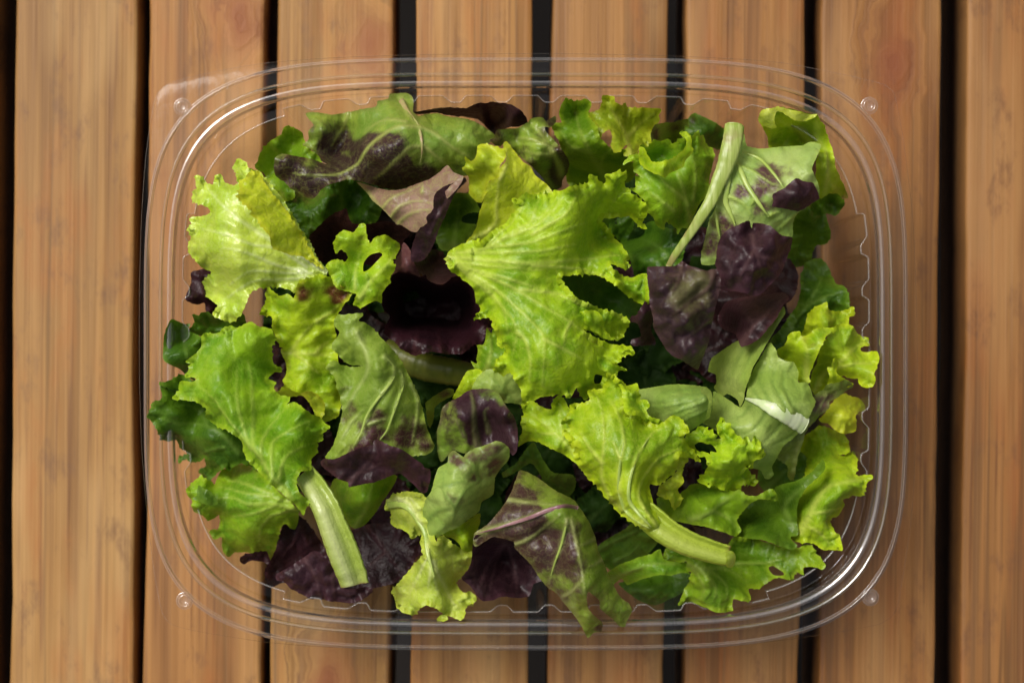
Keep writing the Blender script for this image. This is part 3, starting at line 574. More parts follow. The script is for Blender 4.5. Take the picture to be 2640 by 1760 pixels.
  dict(role='blade',mat='lime',out=[(-53.9,29),(-52.8,31.5),(-50.8,33.5),(-47.9,32.9),(-46.2,35.3),(-44.4,35.5),(-43.7,31.7),(-42.8,29.7),(-41.2,31.3),(-38.2,32.2),(-36.1,31.1),(-34.3,29.6),(-34.8,26.5),(-36,24.1),(-35,22.8),(-36,20.5),(-36.9,19.2),(-36.5,17.9),(-38,16.2),(-39.3,14.3),(-39.6,11.7),(-41.4,12.2),(-43.8,11.2),(-46.1,10.2),(-48.4,11.4),(-47.3,14.3),(-50.9,15.3),(-53.2,16.3),(-54.7,19.2),(-56,21.8),(-56.3,23.1),(-54.7,24.6),(-52.5,24.8),(-50.9,24.1),(-49.8,25.8),(-51.4,27.7),(-53.4,26.7)],z=[(-53.6,29,12.1),(-45.9,35,10.1),(-48.8,30.5,15.1),(-43.2,29.4,11.1),(-38.2,31.3,12.1),(-34.6,29.3,6),(-35.9,24.4,12.1),(-36.7,19.2,10.1),(-40.5,19,16.1),(-39.4,12.7,8),(-46.1,11,7),(-46,17.6,9),(-49.2,20.9,10.1),(-55.7,22.8,11.1),(-47.8,24,6)],veins=[([(-46,13.3),(-42.3,18.4),(-38.1,22.4),(-35.4,26.5)],0.95,0.3),([(-47.6,16),(-47.4,22.6),(-45.9,27.4)],0.6,0.22)],spots=[(-45.7,31,2,0.3)],holes=[[(-45,21.2),(-45,23.9),(-42.8,26.1),(-39.8,26.8),(-39.1,26),(-41.1,23.7),(-43.1,21.8)]],frill=0.5,ruf=0.80,crk=0.54,drop=0.80,vr=0.34,ribs=[])]),
('lettuce_leaf','yellow-green leaf with two reddish brown patches and a grey-white midrib, left of centre','lettuce leaves heaped in the tray',[
  dict(role='blade',mat='lime',out=[(-75.1,16.7),(-71.1,13.8),(-68.1,14.4),(-66.1,13.2),(-63.7,17.9),(-59,19.5),(-58.4,20.2),(-55.8,19.5),(-52.9,17.6),(-50.7,16.3),(-48.4,15),(-50.1,12.7),(-53.1,9.4),(-54.7,6.1),(-54.4,1.1),(-53.9,-4),(-54,-10.7),(-53,-17.5),(-53.9,-22.9),(-56.2,-24.2),(-59.9,-25.1),(-60.9,-22.7),(-62.6,-19.3),(-64.9,-16.6),(-68.1,-17),(-71.8,-17.2),(-73.4,-16.1),(-70.8,-14.3),(-70.6,-11.6),(-69.8,-9.9),(-70.7,-5.8),(-71.8,-2.8),(-71,-2.1),(-72,-0.4),(-73.5,3.3),(-73.3,7.5),(-77.3,8.4),(-75.4,12.5)],z=[(-75.1,16.5,0),(-75.8,8.5,-2.5),(-67.9,12.7,5),(-62.4,16.6,10.1),(-57.4,19.2,10.1),(-48.8,15,7),(-59.6,11.1,5),(-66.5,6.1,2),(-70.7,-2.6,-5.1),(-63.4,-3.4,0),(-55.5,-0.6,-5.1),(-63.7,-10.7,-2.5),(-71,-12.5,-7.6),(-57.2,-22.5,-5.1),(-54,-14.1,-7.6)],veins=[([(-71.8,-3.5),(-67,-3.4),(-61.8,-3.8),(-54.5,-4.6)],0.95,0.3),([(-60.8,-3.8),(-58.3,-0.9),(-55.4,1.1)],0.6,0.22),([(-67.7,-3.6),(-63.5,-6.3),(-59.7,-10)],0.6,0.22),([(-68.8,-3.3),(-65.1,1.1),(-59.8,6.8)],0.6,0.22),([(-59.9,6.1),(-54.8,9.4),(-52.3,11.7)],0.6,0.22)],spots=[(-63.5,15,2.8,1),(-55,15.3,2.5,0.9),(-51.1,15,2.3,1),(-53.5,12.7,2,0.6)],holes=[],frill=0.8,ruf=1.07,crk=0.94,drop=0.80,vr=0.34,ribs=[]),
  dict(role='folded_edge',mat='yellow',out=[(-72,-15.8),(-70.1,-14),(-68.7,-13.8),(-67,-15.1),(-64.5,-15.8),(-62,-15),(-59.4,-16),(-58,-17.7),(-57.3,-19.4),(-57.9,-22.2),(-59.6,-25.1),(-60.6,-22.6),(-62.2,-19.2),(-64.4,-16.8),(-67.4,-16.8),(-70.8,-17.2)],z=[(-71.9,-15.8,2),(-68,-15.4,4),(-62.9,-15.7,5),(-59.7,-17.4,4),(-57.5,-19.4,2),(-59.6,-25,-2.5),(-64.9,-16.7,-1.3)],veins=[],spots=[],holes=[],frill=0.4,ruf=0.54,crk=0.40,drop=0.40,vr=0.34,ribs=[])]),
('red_leaf_lettuce','green rolled leaf streaked purple with dark purple folded tip, left of centre','lettuce leaves heaped in the tray',[
  dict(role='blade',mat='greenred',out=[(-53.5,6.1),(-52.5,7.8),(-49.7,8.1),(-44.8,8.6),(-44.5,7.8),(-45.8,6.3),(-43.3,5.2),(-40.1,1.9),(-36.7,-1.4),(-33.6,-5.7),(-31.1,-10.3),(-29.2,-14.3),(-27.9,-17.6),(-26.9,-21.6),(-25.6,-26.9),(-23.8,-32.3),(-25.6,-34.2),(-30.5,-34.8),(-37,-34.6),(-43.4,-35.2),(-48.4,-36.2),(-54.3,-36.7),(-56.8,-35.1),(-54.5,-31.8),(-52.7,-27.1),(-51.7,-23.1),(-51.2,-20.8),(-51.7,-17.2),(-52.8,-13.5),(-53.3,-11.3),(-56.1,-7.8),(-54,-5.7),(-52.6,-6),(-51.9,-7),(-48.4,-7.7),(-44.8,-7.3),(-49.1,-7),(-51.5,-5.4),(-53,-3.4),(-54.3,-2.1),(-54.1,-0.4),(-51.7,2.7),(-53.2,4.2)],z=[(-52.2,6.1,14.1),(-47.6,7.4,18.1),(-45.5,6.1,16.1),(-49.5,0.9,18.1),(-54,-1.7,12.1),(-46.3,-2.4,18.1),(-48.9,-7.4,6),(-54,-6.7,12.1),(-52.3,-12.2,12.1),(-42.8,-8.8,21.1),(-37.9,-5.6,22.1),(-34.2,-7,14.1),(-40,0.9,14.1),(-30.4,-13.9,10.1),(-27.2,-23.9,8),(-24.3,-31.9,6),(-33.3,-18.6,17.1),(-41.3,-20.2,19.1),(-50,-20.4,12.1),(-53.5,-31.4,10.1),(-56.3,-34.8,8),(-46.4,-30.1,16.1),(-36.9,-30.3,12.1)],veins=[([(-46.3,2.8),(-44.3,-1.7),(-42.9,-6.2),(-43.6,-10.1),(-46.5,-14.1),(-49.3,-18.8),(-51.4,-22.4)],0.95,0.3),([(-38,-4.3),(-35.6,-6.9),(-35,-9.5),(-36.7,-13),(-40.3,-17.6),(-43.4,-22.2),(-45.1,-27.2),(-47.9,-31.8)],0.6,0.22),([(-33.5,-8.9),(-32.6,-12.2),(-33.7,-16.4),(-35.6,-21.9),(-37.4,-26.6),(-39.7,-29.5)],0.6,0.22),([(-30.4,-12.9),(-28.5,-17.6),(-28.5,-21.5),(-29.4,-26.5),(-30.5,-31.4)],0.6,0.22),([(-48.9,-25),(-51,-28.3),(-52.8,-31.4)],0.6,0.22),([(-48.9,-24.7),(-44.4,-20.3)],0.6,0.22),([(-43.1,-24.8),(-37.2,-22.9)],0.6,0.22)],spots=[(-50.7,-14.2,2.3,0.6),(-47.9,-19.7,2.7,0.55),(-51,-23.1,2,0.6),(-42.1,-24.8,3.4,0.7),(-39.1,-22.8,3,0.6),(-44.5,-31.1,3,0.6),(-41.2,-28.5,3,0.7),(-33.6,-27.3,3.4,0.7),(-32.5,-23,2,0.5),(-27.2,-27.2,2.7,0.75),(-26.3,-31.5,3,0.75),(-32.1,-31.4,3,0.6),(-46.6,-33.5,2.7,0.6)],holes=[],frill=0.5,ruf=0.67,crk=0.54,drop=1.21,vr=0.67,ribs=[([(-38,-4.3),(-35.6,-6.9),(-35,-9.5),(-36.7,-13),(-40.3,-17.6),(-43.4,-22.2),(-45.1,-27.2),(-47.1,-30.8)],0.54,0.27,'vein','ribgreen'),([(-33.5,-8.9),(-32.6,-12.2),(-33.7,-16.4),(-35.6,-21.9),(-37.4,-26.6),(-39.7,-29.5)],0.47,0.27,'vein','ribgreen')]),
  dict(role='folded_tip',mat='purple',out=[(-57.7,-36.1),(-56.3,-35.1),(-53.4,-35.1),(-51.5,-34.5),(-47.8,-32.6),(-44.2,-31.4),(-41.5,-30.8),(-41.3,-29.6),(-40.1,-29.2),(-38.2,-29.9),(-36.4,-30.7),(-33.4,-31.5),(-30.6,-33.4),(-28.4,-35.3),(-26.6,-36.6),(-26.1,-37.8),(-24.6,-38.2),(-24.4,-40.7),(-25.1,-43.6),(-25.8,-45.5),(-27.3,-45.8),(-29.6,-43.3),(-32.2,-41),(-33.9,-39.7),(-36.3,-40.3),(-40,-41.9),(-44.2,-42.8),(-48.9,-43.7),(-49.4,-42.4),(-52.1,-41.2),(-54.8,-39.5),(-57.3,-37.5)],z=[(-57.3,-36.2,12.1),(-51.5,-35.4,17.1),(-49.4,-42.1,14.1),(-42.4,-32.8,20.1),(-40.1,-29.6,19.1),(-44.1,-42.2,12.1),(-42.1,-36,16.1),(-36.4,-34.2,22.1),(-33.9,-39.4,14.1),(-30.6,-34.4,19.1),(-25,-39.1,14.1),(-26.7,-45.5,8)],veins=[([(-49.1,-42.7),(-45.7,-39.1),(-42.6,-36),(-41.2,-32.8)],0.95,0.3),([(-46.3,-40),(-41.2,-37.5),(-36.5,-35.8)],0.6,0.22)],spots=[],holes=[],frill=0.15,ruf=0.54,crk=0.80,drop=0.67,vr=0.34,ribs=[])]),
('lettuce_leaf','broad green leaf at lower left tapering into a thick pale juicy stem','lettuce leaves heaped in the tray',[
  dict(role='blade',mat='green',out=[(-94.3,2.3),(-91.8,2.3),(-89.7,2.6),(-87.4,4.3),(-85.7,4.7),(-84.2,4.2),(-82.8,4.6),(-80.8,5.6),(-79.3,5.9),(-77.4,4.6),(-73.7,3.6),(-72.6,0.6),(-73.5,-1.4),(-73.9,-3.8),(-73.8,-5.8),(-73.1,-7.5),(-71.5,-8.2),(-71.6,-9.4),(-73.8,-9.5),(-75.2,-11.5),(-73.7,-12.3),(-72.5,-12.9),(-73,-14.1),(-71.9,-15.5),(-70.8,-16.4),(-67.5,-17.1),(-68.4,-19),(-66.1,-18.5),(-62.5,-20.6),(-60.8,-22.2),(-58.7,-23.3),(-57.5,-25),(-55.4,-25.9),(-57.7,-28.1),(-57.8,-30.1),(-59.6,-30.7),(-59.8,-33.9),(-61.2,-35.8),(-60.4,-38.3),(-63.2,-39),(-64.4,-42.3),(-62.1,-46.4),(-59.1,-47.3),(-61.5,-49.1),(-62.5,-52),(-64,-49.6),(-66.3,-46.8),(-71.5,-42.3),(-76.8,-38.2),(-80.8,-33.6),(-81.5,-30),(-85.3,-26.7),(-89.3,-26.1),(-91.8,-25.1),(-93.7,-23.1),(-93,-21.7),(-93,-20.3),(-96,-18.3),(-99.8,-17.8),(-103.7,-17.5),(-101.9,-14.8),(-102.6,-12.8),(-100.6,-12.1),(-97.1,-12.4),(-95.9,-11.4),(-98,-10.6),(-99.6,-10.8),(-98.6,-7.8),(-98.3,-6.4),(-99.8,-6.1),(-96.9,-4.1),(-95.1,-2.1),(-94.6,0.3)],z=[(-93.2,1.9,2),(-84.6,4.2,4),(-79.4,5.2,6),(-73.2,-0.8,2),(-78.8,-2.4,10.1),(-83,-7.4,4),(-74.4,-11.5,-2.5),(-76,-14,6),(-88.7,-9,10.1),(-99.2,-10.8,2),(-102.3,-15.1,2),(-91.7,-16.5,12.1),(-92.6,-23.1,2),(-84.7,-22,15.1),(-78.6,-20.4,12.1),(-75.8,-23.9,8),(-68,-17.4,4),(-65.2,-23.7,14.1),(-56.3,-25.7,4),(-59.7,-30.4,4),(-70.6,-27.1,10.1),(-66.4,-33.3,18.1),(-76.1,-31.6,19.1),(-80.9,-31.8,14.1),(-61,-36,10.1),(-70.9,-39.6,21.1),(-64.6,-46.1,20.1),(-62.9,-50.9,17.1),(-76.7,-37.7,14.1)],veins=[([(-66.1,-46.1),(-72.8,-38.1),(-77.6,-30.1),(-78.3,-20.5),(-79,-14),(-80.7,-5.7)],0.95,0.3),([(-76.2,-33.3),(-79.9,-28.5),(-82.1,-20.3),(-83.2,-13.9),(-83.7,-9)],0.6,0.22),([(-77.9,-32.3),(-86,-22.7),(-90,-17.1),(-95.8,-13.3)],0.6,0.22),([(-74.7,-36.6),(-74.8,-29.5),(-72.8,-24.9),(-69.2,-20.6)],0.6,0.22),([(-71,-39.6),(-71.6,-30.1),(-65.3,-26),(-60.8,-23.8)],0.6,0.22),([(-69.3,-41.1),(-67.8,-34.8),(-63.7,-31.9),(-60.2,-31)],0.6,0.22)],spots=[],holes=[],frill=0.7,ruf=1.07,crk=0.67,drop=1.34,vr=0.34,ribs=[]),
  dict(role='stem',trough=True,mat='stem',path=[(-63.2,-39.7,10.1,3.5),(-59.3,-43.9,15.7,4),(-55.8,-49.3,18.1,4.3),(-53.6,-54.8,18.1,4.4),(-51.5,-60.4,17.3,4.8),(-49.5,-66.1,16.1,4.8),(-48.1,-70.1,14.9,4.6),(-47.4,-73.3,13.3,4.3)])]),
('lettuce_leaf','small smooth mid-green leaf sticking out at the far left edge, behind the broad leaf','lettuce leaves heaped in the tray',[
  dict(role='blade',mat='deep',out=[(-107.4,-4.8),(-107.2,0.9),(-106.3,4.3),(-104.9,6.9),(-103.4,6.3),(-102.1,5.5),(-100.4,5.4),(-100.9,3.3),(-98.4,2.4),(-96,1.3),(-94.7,-0.8),(-96.2,-4.5),(-98.9,-7.2),(-99.6,-9.9),(-99,-12.3),(-101.3,-10.6),(-102.7,-8.5),(-105.1,-7.1),(-106.7,-6.1)],z=[(-107.3,-4.8,0),(-106.3,3.6,0),(-101.5,5,-7.6),(-102.6,0.9,-10.2),(-101.8,-2.4,1),(-97.3,0.9,-2.5),(-100.1,-10.9,-7.6),(-95.8,-2.4,-3.8)],veins=[([(-99.2,-9.2),(-99.7,-4.1),(-102.4,0.9)],0.95,0.3)],spots=[],holes=[],frill=0.1,ruf=0.80,crk=0.40,drop=1.34,vr=0.34,ribs=[])]),
('lettuce_leaf','dark green frill peeping out above the broad lower-left leaf','lettuce leaves heaped in the tray',[
  dict(role='blade',mat='deep',out=[(-101.6,2.8),(-100.1,4.7),(-99.1,6.4),(-98.9,8.4),(-97.4,7.9),(-96.2,8.9),(-94.4,8.9),(-92.6,7.9),(-90.8,8.4),(-90.4,10.4),(-88.9,9.5),(-86.2,9.7),(-84.3,9),(-83.3,7),(-83.8,3.3),(-89.1,0.3),(-95.9,0.3),(-98.8,2.3)],z=[(-101.2,3,-10.2),(-97.9,7.7,-6.4),(-90.9,9.4,-5.1),(-84.5,7.7,-7.6),(-92,4.4,-12.7),(-89,0.9,-15.3)],veins=[],spots=[],holes=[],frill=0.6,ruf=1.34,crk=0.54,drop=1.34,vr=0.34,ribs=[])]),
('lettuce_leaf','dark green ragged leaf leaning over the left rim, leftmost of the heap','lettuce leaves heaped in the tray',[
  dict(role='blade',mat='deep',out=[(-108,-12.5),(-107.2,-14.8),(-106.8,-17.1),(-107.5,-18.1),(-110.5,-18.8),(-110.9,-21.8),(-111.4,-23.1),(-109.4,-25.5),(-108.4,-27.9),(-108.2,-30.1),(-106.8,-30.8),(-104.8,-30.5),(-103.9,-33.1),(-102.5,-34.2),(-102.6,-35.7),(-105.2,-36.5),(-105.1,-38),(-102.8,-36.8),(-100.6,-37.8),(-97.7,-37.3),(-95.5,-36.2),(-96,-39),(-99.1,-40.7),(-98,-42),(-96.7,-46.4),(-95.4,-45.2),(-94.1,-43),(-92.3,-41.1),(-89,-39.1),(-88,-40.2),(-86.5,-38.7),(-83.2,-37.6),(-78.1,-40),(-79.3,-29.5),(-87.4,-19.3),(-94.2,-14.3),(-99.8,-11.5),(-101.7,-10.3),(-105.5,-12.5)],z=[(-110.9,-21.8,2),(-107.8,-13.5,1),(-107.4,-29.3,-2.5),(-102.4,-22.4,3),(-100.4,-15.9,-1.3),(-98.1,-22.8,-7.6),(-93.2,-27.5,2),(-102.7,-36.1,-15.3),(-96.9,-45.2,-17.8),(-86.6,-30.8,2),(-84.2,-36.9,-5.1),(-80.8,-29.5,-5.1),(-94.3,-16,-5.1)],veins=[([(-83.9,-34.4),(-89.8,-27.4),(-97.5,-25.4),(-103.4,-25.2),(-108.1,-23.1)],0.95,0.3),([(-93.6,-25.9),(-99,-20),(-102.6,-19.5)],0.6,0.22),([(-88.4,-32.5),(-94.1,-33.8),(-98.8,-36.6)],0.6,0.22)],spots=[],holes=[],frill=0.9,ruf=1.21,crk=0.54,drop=1.34,vr=0.34,ribs=[])]),
('lettuce_leaf','light green leaf fanning toward the lower-left corner with ragged lower edge','lettuce leaves heaped in the tray',[
  dict(role='blade',mat='green',out=[(-100.5,-47.1),(-100.2,-45.1),(-97.4,-42.2),(-96.9,-41.7),(-94.5,-43.2),(-92.8,-44.6),(-92.1,-41.9),(-90.9,-40.3),(-85.2,-38.9),(-79.7,-39.6),(-74,-43.8),(-65.8,-51.6),(-66.4,-53.2),(-66.8,-55.2),(-68.5,-59.1),(-70.3,-56.6),(-72.4,-58.1),(-73.9,-62.5),(-75.7,-66.9),(-77,-70.6),(-77.6,-68.9),(-78.8,-66.8),(-81.6,-67.3),(-85.7,-66.9),(-89.1,-67.3),(-90.1,-68.6),(-92.2,-66.1),(-91.6,-61.6),(-93.9,-62.4),(-95.4,-60.5),(-94.9,-59.4),(-92.4,-59),(-92,-54.4),(-95,-56.1),(-96.4,-54.2),(-99.1,-52.6),(-99.2,-49.5),(-100.2,-48.1)],z=[(-100.2,-46.5,-5.1),(-95,-43.5,-6.4),(-96.7,-52.6,-6.4),(-89.5,-41.4,-15.3),(-82,-40.4,-10.2),(-84.3,-47.3,-2.5),(-67.2,-51.1,0),(-73.8,-48.7,1),(-77.6,-55.7,-2.5),(-92.9,-56.8,-15.3),(-90.6,-67.2,-22.9),(-82,-61.5,-10.2),(-76.9,-70.2,-28),(-68.6,-58.5,-15.3)],veins=[([(-66.4,-51.6),(-73.8,-49.7),(-80.7,-50.1),(-86.2,-48.4),(-91.6,-48.9)],0.95,0.3),([(-68.7,-49.3),(-75.5,-47.4),(-84.5,-46.4),(-91.2,-45.3)],0.6,0.22),([(-67.4,-51.9),(-74.1,-53.6),(-78,-58),(-79.7,-63.6)],0.6,0.22),([(-72.2,-50),(-79.1,-52.8),(-86.7,-54.4)],0.6,0.22),([(-73.8,-46.7),(-81.2,-44.4),(-88.9,-43.5)],0.6,0.22)],spots=[],holes=[],frill=0.6,ruf=0.94,crk=0.67,drop=1.34,vr=0.34,ribs=[]),
  dict(role='folded_tip',mat='deep',out=[(-96.9,-44.3),(-95.1,-45.1),(-92.9,-45.7),(-91.6,-47.4),(-90.7,-49.1),(-91.1,-50.4),(-94.1,-50.1),(-96.5,-49.2),(-98.7,-48.6),(-97.2,-47.2)],z=[(-96.9,-44.5,-1.3),(-91.4,-48.8,0),(-98.4,-48.6,-2),(-93.9,-47.7,1)],veins=[],spots=[],holes=[],frill=0.3,ruf=0.40,crk=0.40,drop=0.40,vr=0.34,ribs=[])]),
('red_leaf_lettuce','dark purple leaf at bottom left lying under the pale juicy stem, with folded front edge','lettuce leaves heaped in the tray',[
  dict(role='blade',mat='maroon',out=[(-85.2,-68.4),(-83.5,-66.6),(-80.6,-66.1),(-77.6,-65.9),(-76.1,-68.8),(-74.8,-66.2),(-73.8,-62.4),(-72,-57.9),(-68.4,-54.9),(-65.8,-56.4),(-61,-64.4),(-54,-77.8),(-55.6,-81.5),(-59.7,-80.8),(-64.2,-79.7),(-67.6,-78.6),(-72,-76),(-75.7,-77.4),(-77,-75.3),(-77.7,-72.2),(-77.1,-69.8),(-81.6,-68.5),(-84.2,-69.8)],z=[(-84.9,-68.4,-11.5),(-77.3,-67,-14),(-75.8,-75.7,-15.3),(-69.2,-60.5,-17.8),(-68,-69.7,-22.9),(-59.3,-71.4,-22.9),(-59.1,-79.8,-20.4)],veins=[([(-67.4,-57),(-65.1,-64.3),(-63.8,-66.5)],0.95,0.3),([(-67.5,-58.8),(-69.4,-64.1),(-72.7,-68.1)],0.6,0.22)],spots=[],holes=[],frill=0.5,ruf=0.94,crk=0.40,drop=1.34,vr=0.34,ribs=[]),
  dict(role='folded_edge',mat='purple',out=[(-73.8,-73),(-69.8,-70.4),(-65.1,-67.4),(-60.9,-64.5),(-57.5,-66.9),(-54.4,-72.9),(-52.6,-76.6),(-50.6,-77.1),(-44.6,-76.9),(-43.6,-78.3),(-46.4,-80.1),(-49.1,-81.5),(-51.8,-81.8),(-56.1,-81.1),(-58.1,-80.6),(-63,-80.4),(-66.8,-78.3),(-69.2,-76.9),(-71.4,-74.4),(-73.2,-74.5)],z=[(-73.5,-73.4,-10.2),(-65.1,-67.7,-5.1),(-60.9,-65.2,-3.8),(-59.3,-72.8,-5.1),(-66.8,-78,-11.5),(-54.7,-80.2,-10.2),(-46.3,-78.7,-11.5),(-52.9,-76.6,-8.9)],veins=[([(-64.4,-67.7),(-61.1,-72.9),(-60.1,-79.5)],0.95,0.3),([(-55.7,-72.9),(-55.4,-80.9)],0.6,0.22)],spots=[],holes=[],frill=0.4,ruf=0.94,crk=0.94,drop=1.34,vr=0.34,ribs=[])]),
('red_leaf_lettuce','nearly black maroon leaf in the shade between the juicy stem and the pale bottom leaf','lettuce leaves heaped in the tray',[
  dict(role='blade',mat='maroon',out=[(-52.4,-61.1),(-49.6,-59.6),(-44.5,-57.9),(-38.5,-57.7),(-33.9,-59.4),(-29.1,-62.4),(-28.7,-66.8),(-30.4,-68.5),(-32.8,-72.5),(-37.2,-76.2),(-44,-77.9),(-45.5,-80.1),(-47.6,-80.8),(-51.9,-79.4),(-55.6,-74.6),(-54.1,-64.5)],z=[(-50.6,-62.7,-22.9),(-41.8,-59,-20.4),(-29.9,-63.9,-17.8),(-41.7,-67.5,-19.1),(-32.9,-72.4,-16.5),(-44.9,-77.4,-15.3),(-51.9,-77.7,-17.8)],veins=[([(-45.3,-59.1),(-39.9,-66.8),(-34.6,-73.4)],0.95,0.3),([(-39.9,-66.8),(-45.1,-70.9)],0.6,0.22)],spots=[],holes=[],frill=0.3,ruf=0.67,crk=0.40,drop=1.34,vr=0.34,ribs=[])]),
('lettuce_leaf','small smooth yellow-green leaf cupped beside the juicy stem under the purple folded tip','lettuce leaves heaped in the tray',[
  dict(role='blade',mat='green',out=[(-57.3,-46.6),(-55.7,-43),(-51.1,-43.3),(-44.1,-41.7),(-39,-41.3),(-36.2,-42.3),(-37.6,-45.8),(-40,-49.2),(-43,-53.9),(-46.6,-57.9),(-49.4,-59),(-51,-58.1),(-53,-53.7),(-55.6,-49.1)],z=[(-56.5,-45.8,-15.3),(-47.3,-44.9,-2.5),(-37.2,-42.9,-12.7),(-43.8,-48.8,0),(-49,-58.5,-15.3),(-51.1,-52.7,-7.6),(-41.4,-51.3,-15.3)],veins=[([(-49.3,-58.5),(-44.7,-50.7),(-43,-44)],0.95,0.3)],spots=[],holes=[],frill=0,ruf=0.27,crk=0.54,drop=1.34,vr=0.34,ribs=[])]),
('lettuce_leaf','pale green leaf with bent pale rib and frilled foot at the bottom edge','lettuce leaves heaped in the tray',[
  dict(role='blade',mat='limepale2',out=[(-39.4,-51.8),(-38.9,-49.5),(-37,-47.6),(-33.7,-46),(-30.3,-45.8),(-27.6,-46.2),(-25.3,-48.6),(-23.9,-53.9),(-23.9,-57.5),(-23.3,-59.9),(-22.6,-60.6),(-22.3,-59.2),(-21,-58.8),(-18.7,-60.9),(-15.5,-64.4),(-13.5,-64.4),(-12.2,-65.6),(-13.3,-69.6),(-15.4,-72.9),(-17.7,-75.6),(-16.4,-76.9),(-14,-77.8),(-13.3,-77.2),(-10.9,-79.6),(-12.2,-80.5),(-12.9,-81.1),(-12.2,-82.1),(-14.2,-81.7),(-14.9,-84.7),(-15.9,-85.6),(-19.9,-84.2),(-19.9,-85.4),(-21,-86.1),(-23,-85.8),(-22.9,-85),(-21.2,-83.8),(-21.5,-82.7),(-23.4,-81.1),(-26.1,-80.4),(-28.6,-81.8),(-29.7,-84.2),(-30.8,-84.3),(-31.8,-83.7),(-34.3,-83.2),(-36,-81.7),(-37.1,-79.4),(-37.8,-78.5),(-36.7,-76.7),(-33.2,-72.6),(-29.5,-67.9),(-27,-64.7),(-27.7,-62.2),(-28.1,-59.3),(-30.7,-60.7),(-32.1,-59),(-34.3,-57.9),(-36.9,-57.6),(-37.9,-56.2),(-37.3,-53)],z=[(-38.9,-50.6,-5.1),(-32.7,-46.6,4),(-32.8,-52.4,2),(-36.9,-56.8,-10.2),(-27.6,-48.7,6),(-30.7,-60.2,-2.5),(-26.6,-58.7,6),(-25.6,-65.1,8),(-18.9,-66,0),(-14.6,-66.2,-2.5),(-18.1,-75.3,-7.6),(-29.6,-71,0),(-36.7,-78,-7.6),(-23.9,-71.6,9),(-29.7,-83.1,-2.5),(-21.4,-78.9,4),(-22.3,-85.4,-2.5),(-13.5,-81.7,-2.5),(-12.9,-78.3,-5.1)],veins=[([(-38.2,-49.8),(-32.7,-48.9),(-28.7,-54.2),(-26.3,-58.7),(-25.6,-63.5),(-23.9,-70.1),(-22.7,-77.1)],0.95,0.3),([(-36.3,-48.2),(-31,-47.8),(-27.3,-53.4)],0.6,0.22),([(-25.6,-63.5),(-28.1,-70.6),(-32,-77.9)],0.6,0.22),([(-23.9,-66.8),(-22,-72.1),(-19.5,-78),(-16.9,-82.2)],0.6,0.22),([(-24.6,-68.5),(-25.6,-75.2)],0.6,0.22)],spots=[],holes=[],frill=0.9,ruf=1.21,crk=0.54,drop=1.34,vr=0.34,ribs=[([(-38.2,-50.6),(-34.2,-49.8),(-31,-51.2),(-28.4,-54.9),(-26.3,-58.7),(-25.8,-63.6),(-24.6,-67.8),(-23.6,-71.4)],1.14,0.40,'midrib','ribgreen')])]),
('red_leaf_lettuce','rounded purple-capped leaf folded over its light green lower half, bottom centre','lettuce leaves heaped in the tray',[
  dict(role='folded_tip',mat='purplegreen',out=[(-21.6,-21.5),(-21,-19.9),(-19.2,-18.4),(-16.1,-16.9),(-13.2,-14.9),(-10.2,-14.4),(-7.2,-14.4),(-4.7,-15.1),(-3.5,-16.5),(-2.3,-18.5),(-0.8,-20.6),(0.6,-22.5),(1.6,-26.2),(1.8,-30.2),(1.2,-33.5),(0.1,-34.3),(-0.8,-33.3),(-2.3,-32.2),(-4.8,-31.8),(-7.2,-32.4),(-9.6,-33.3),(-11.7,-33.6),(-13.5,-34.2),(-16.3,-33.7),(-18.1,-33.1),(-21.6,-37),(-22.8,-33.9),(-22.9,-27.6),(-21.9,-23.9)],z=[(-21.3,-20.9,8),(-13.2,-15.4,8),(-4.7,-15.4,10.1),(-13,-22.7,15.1),(-5.7,-23,8),(-2.6,-22,17.1),(0.6,-28.7,14.1),(0.3,-33.9,12.1),(-5.7,-28.3,4),(-16.2,-32.1,6),(-22.3,-29.2,4),(-22.5,-35.4,0),(1.6,-26,8),(-11.7,-32.1,6)],veins=[([(-10.5,-33),(-11.3,-25.9),(-11.6,-19.2),(-12.6,-15.4)],0.95,0.3),([(-7.2,-27.6),(-8.3,-21.4),(-7.1,-19.9)],0.6,0.22),([(-14.7,-28.9),(-16.7,-24),(-19.1,-22.9)],0.6,0.22)],spots=[(-11.6,-19.8,10,1),(-2.6,-24.3,6.1,1),(0.6,-31.7,3.7,1),(-10.2,-29,4,0.8),(-18.4,-31.8,2.4,0.5)],holes=[],frill=0.1,ruf=0.54,crk=0.54,drop=1.07,vr=0.34,ribs=[]),
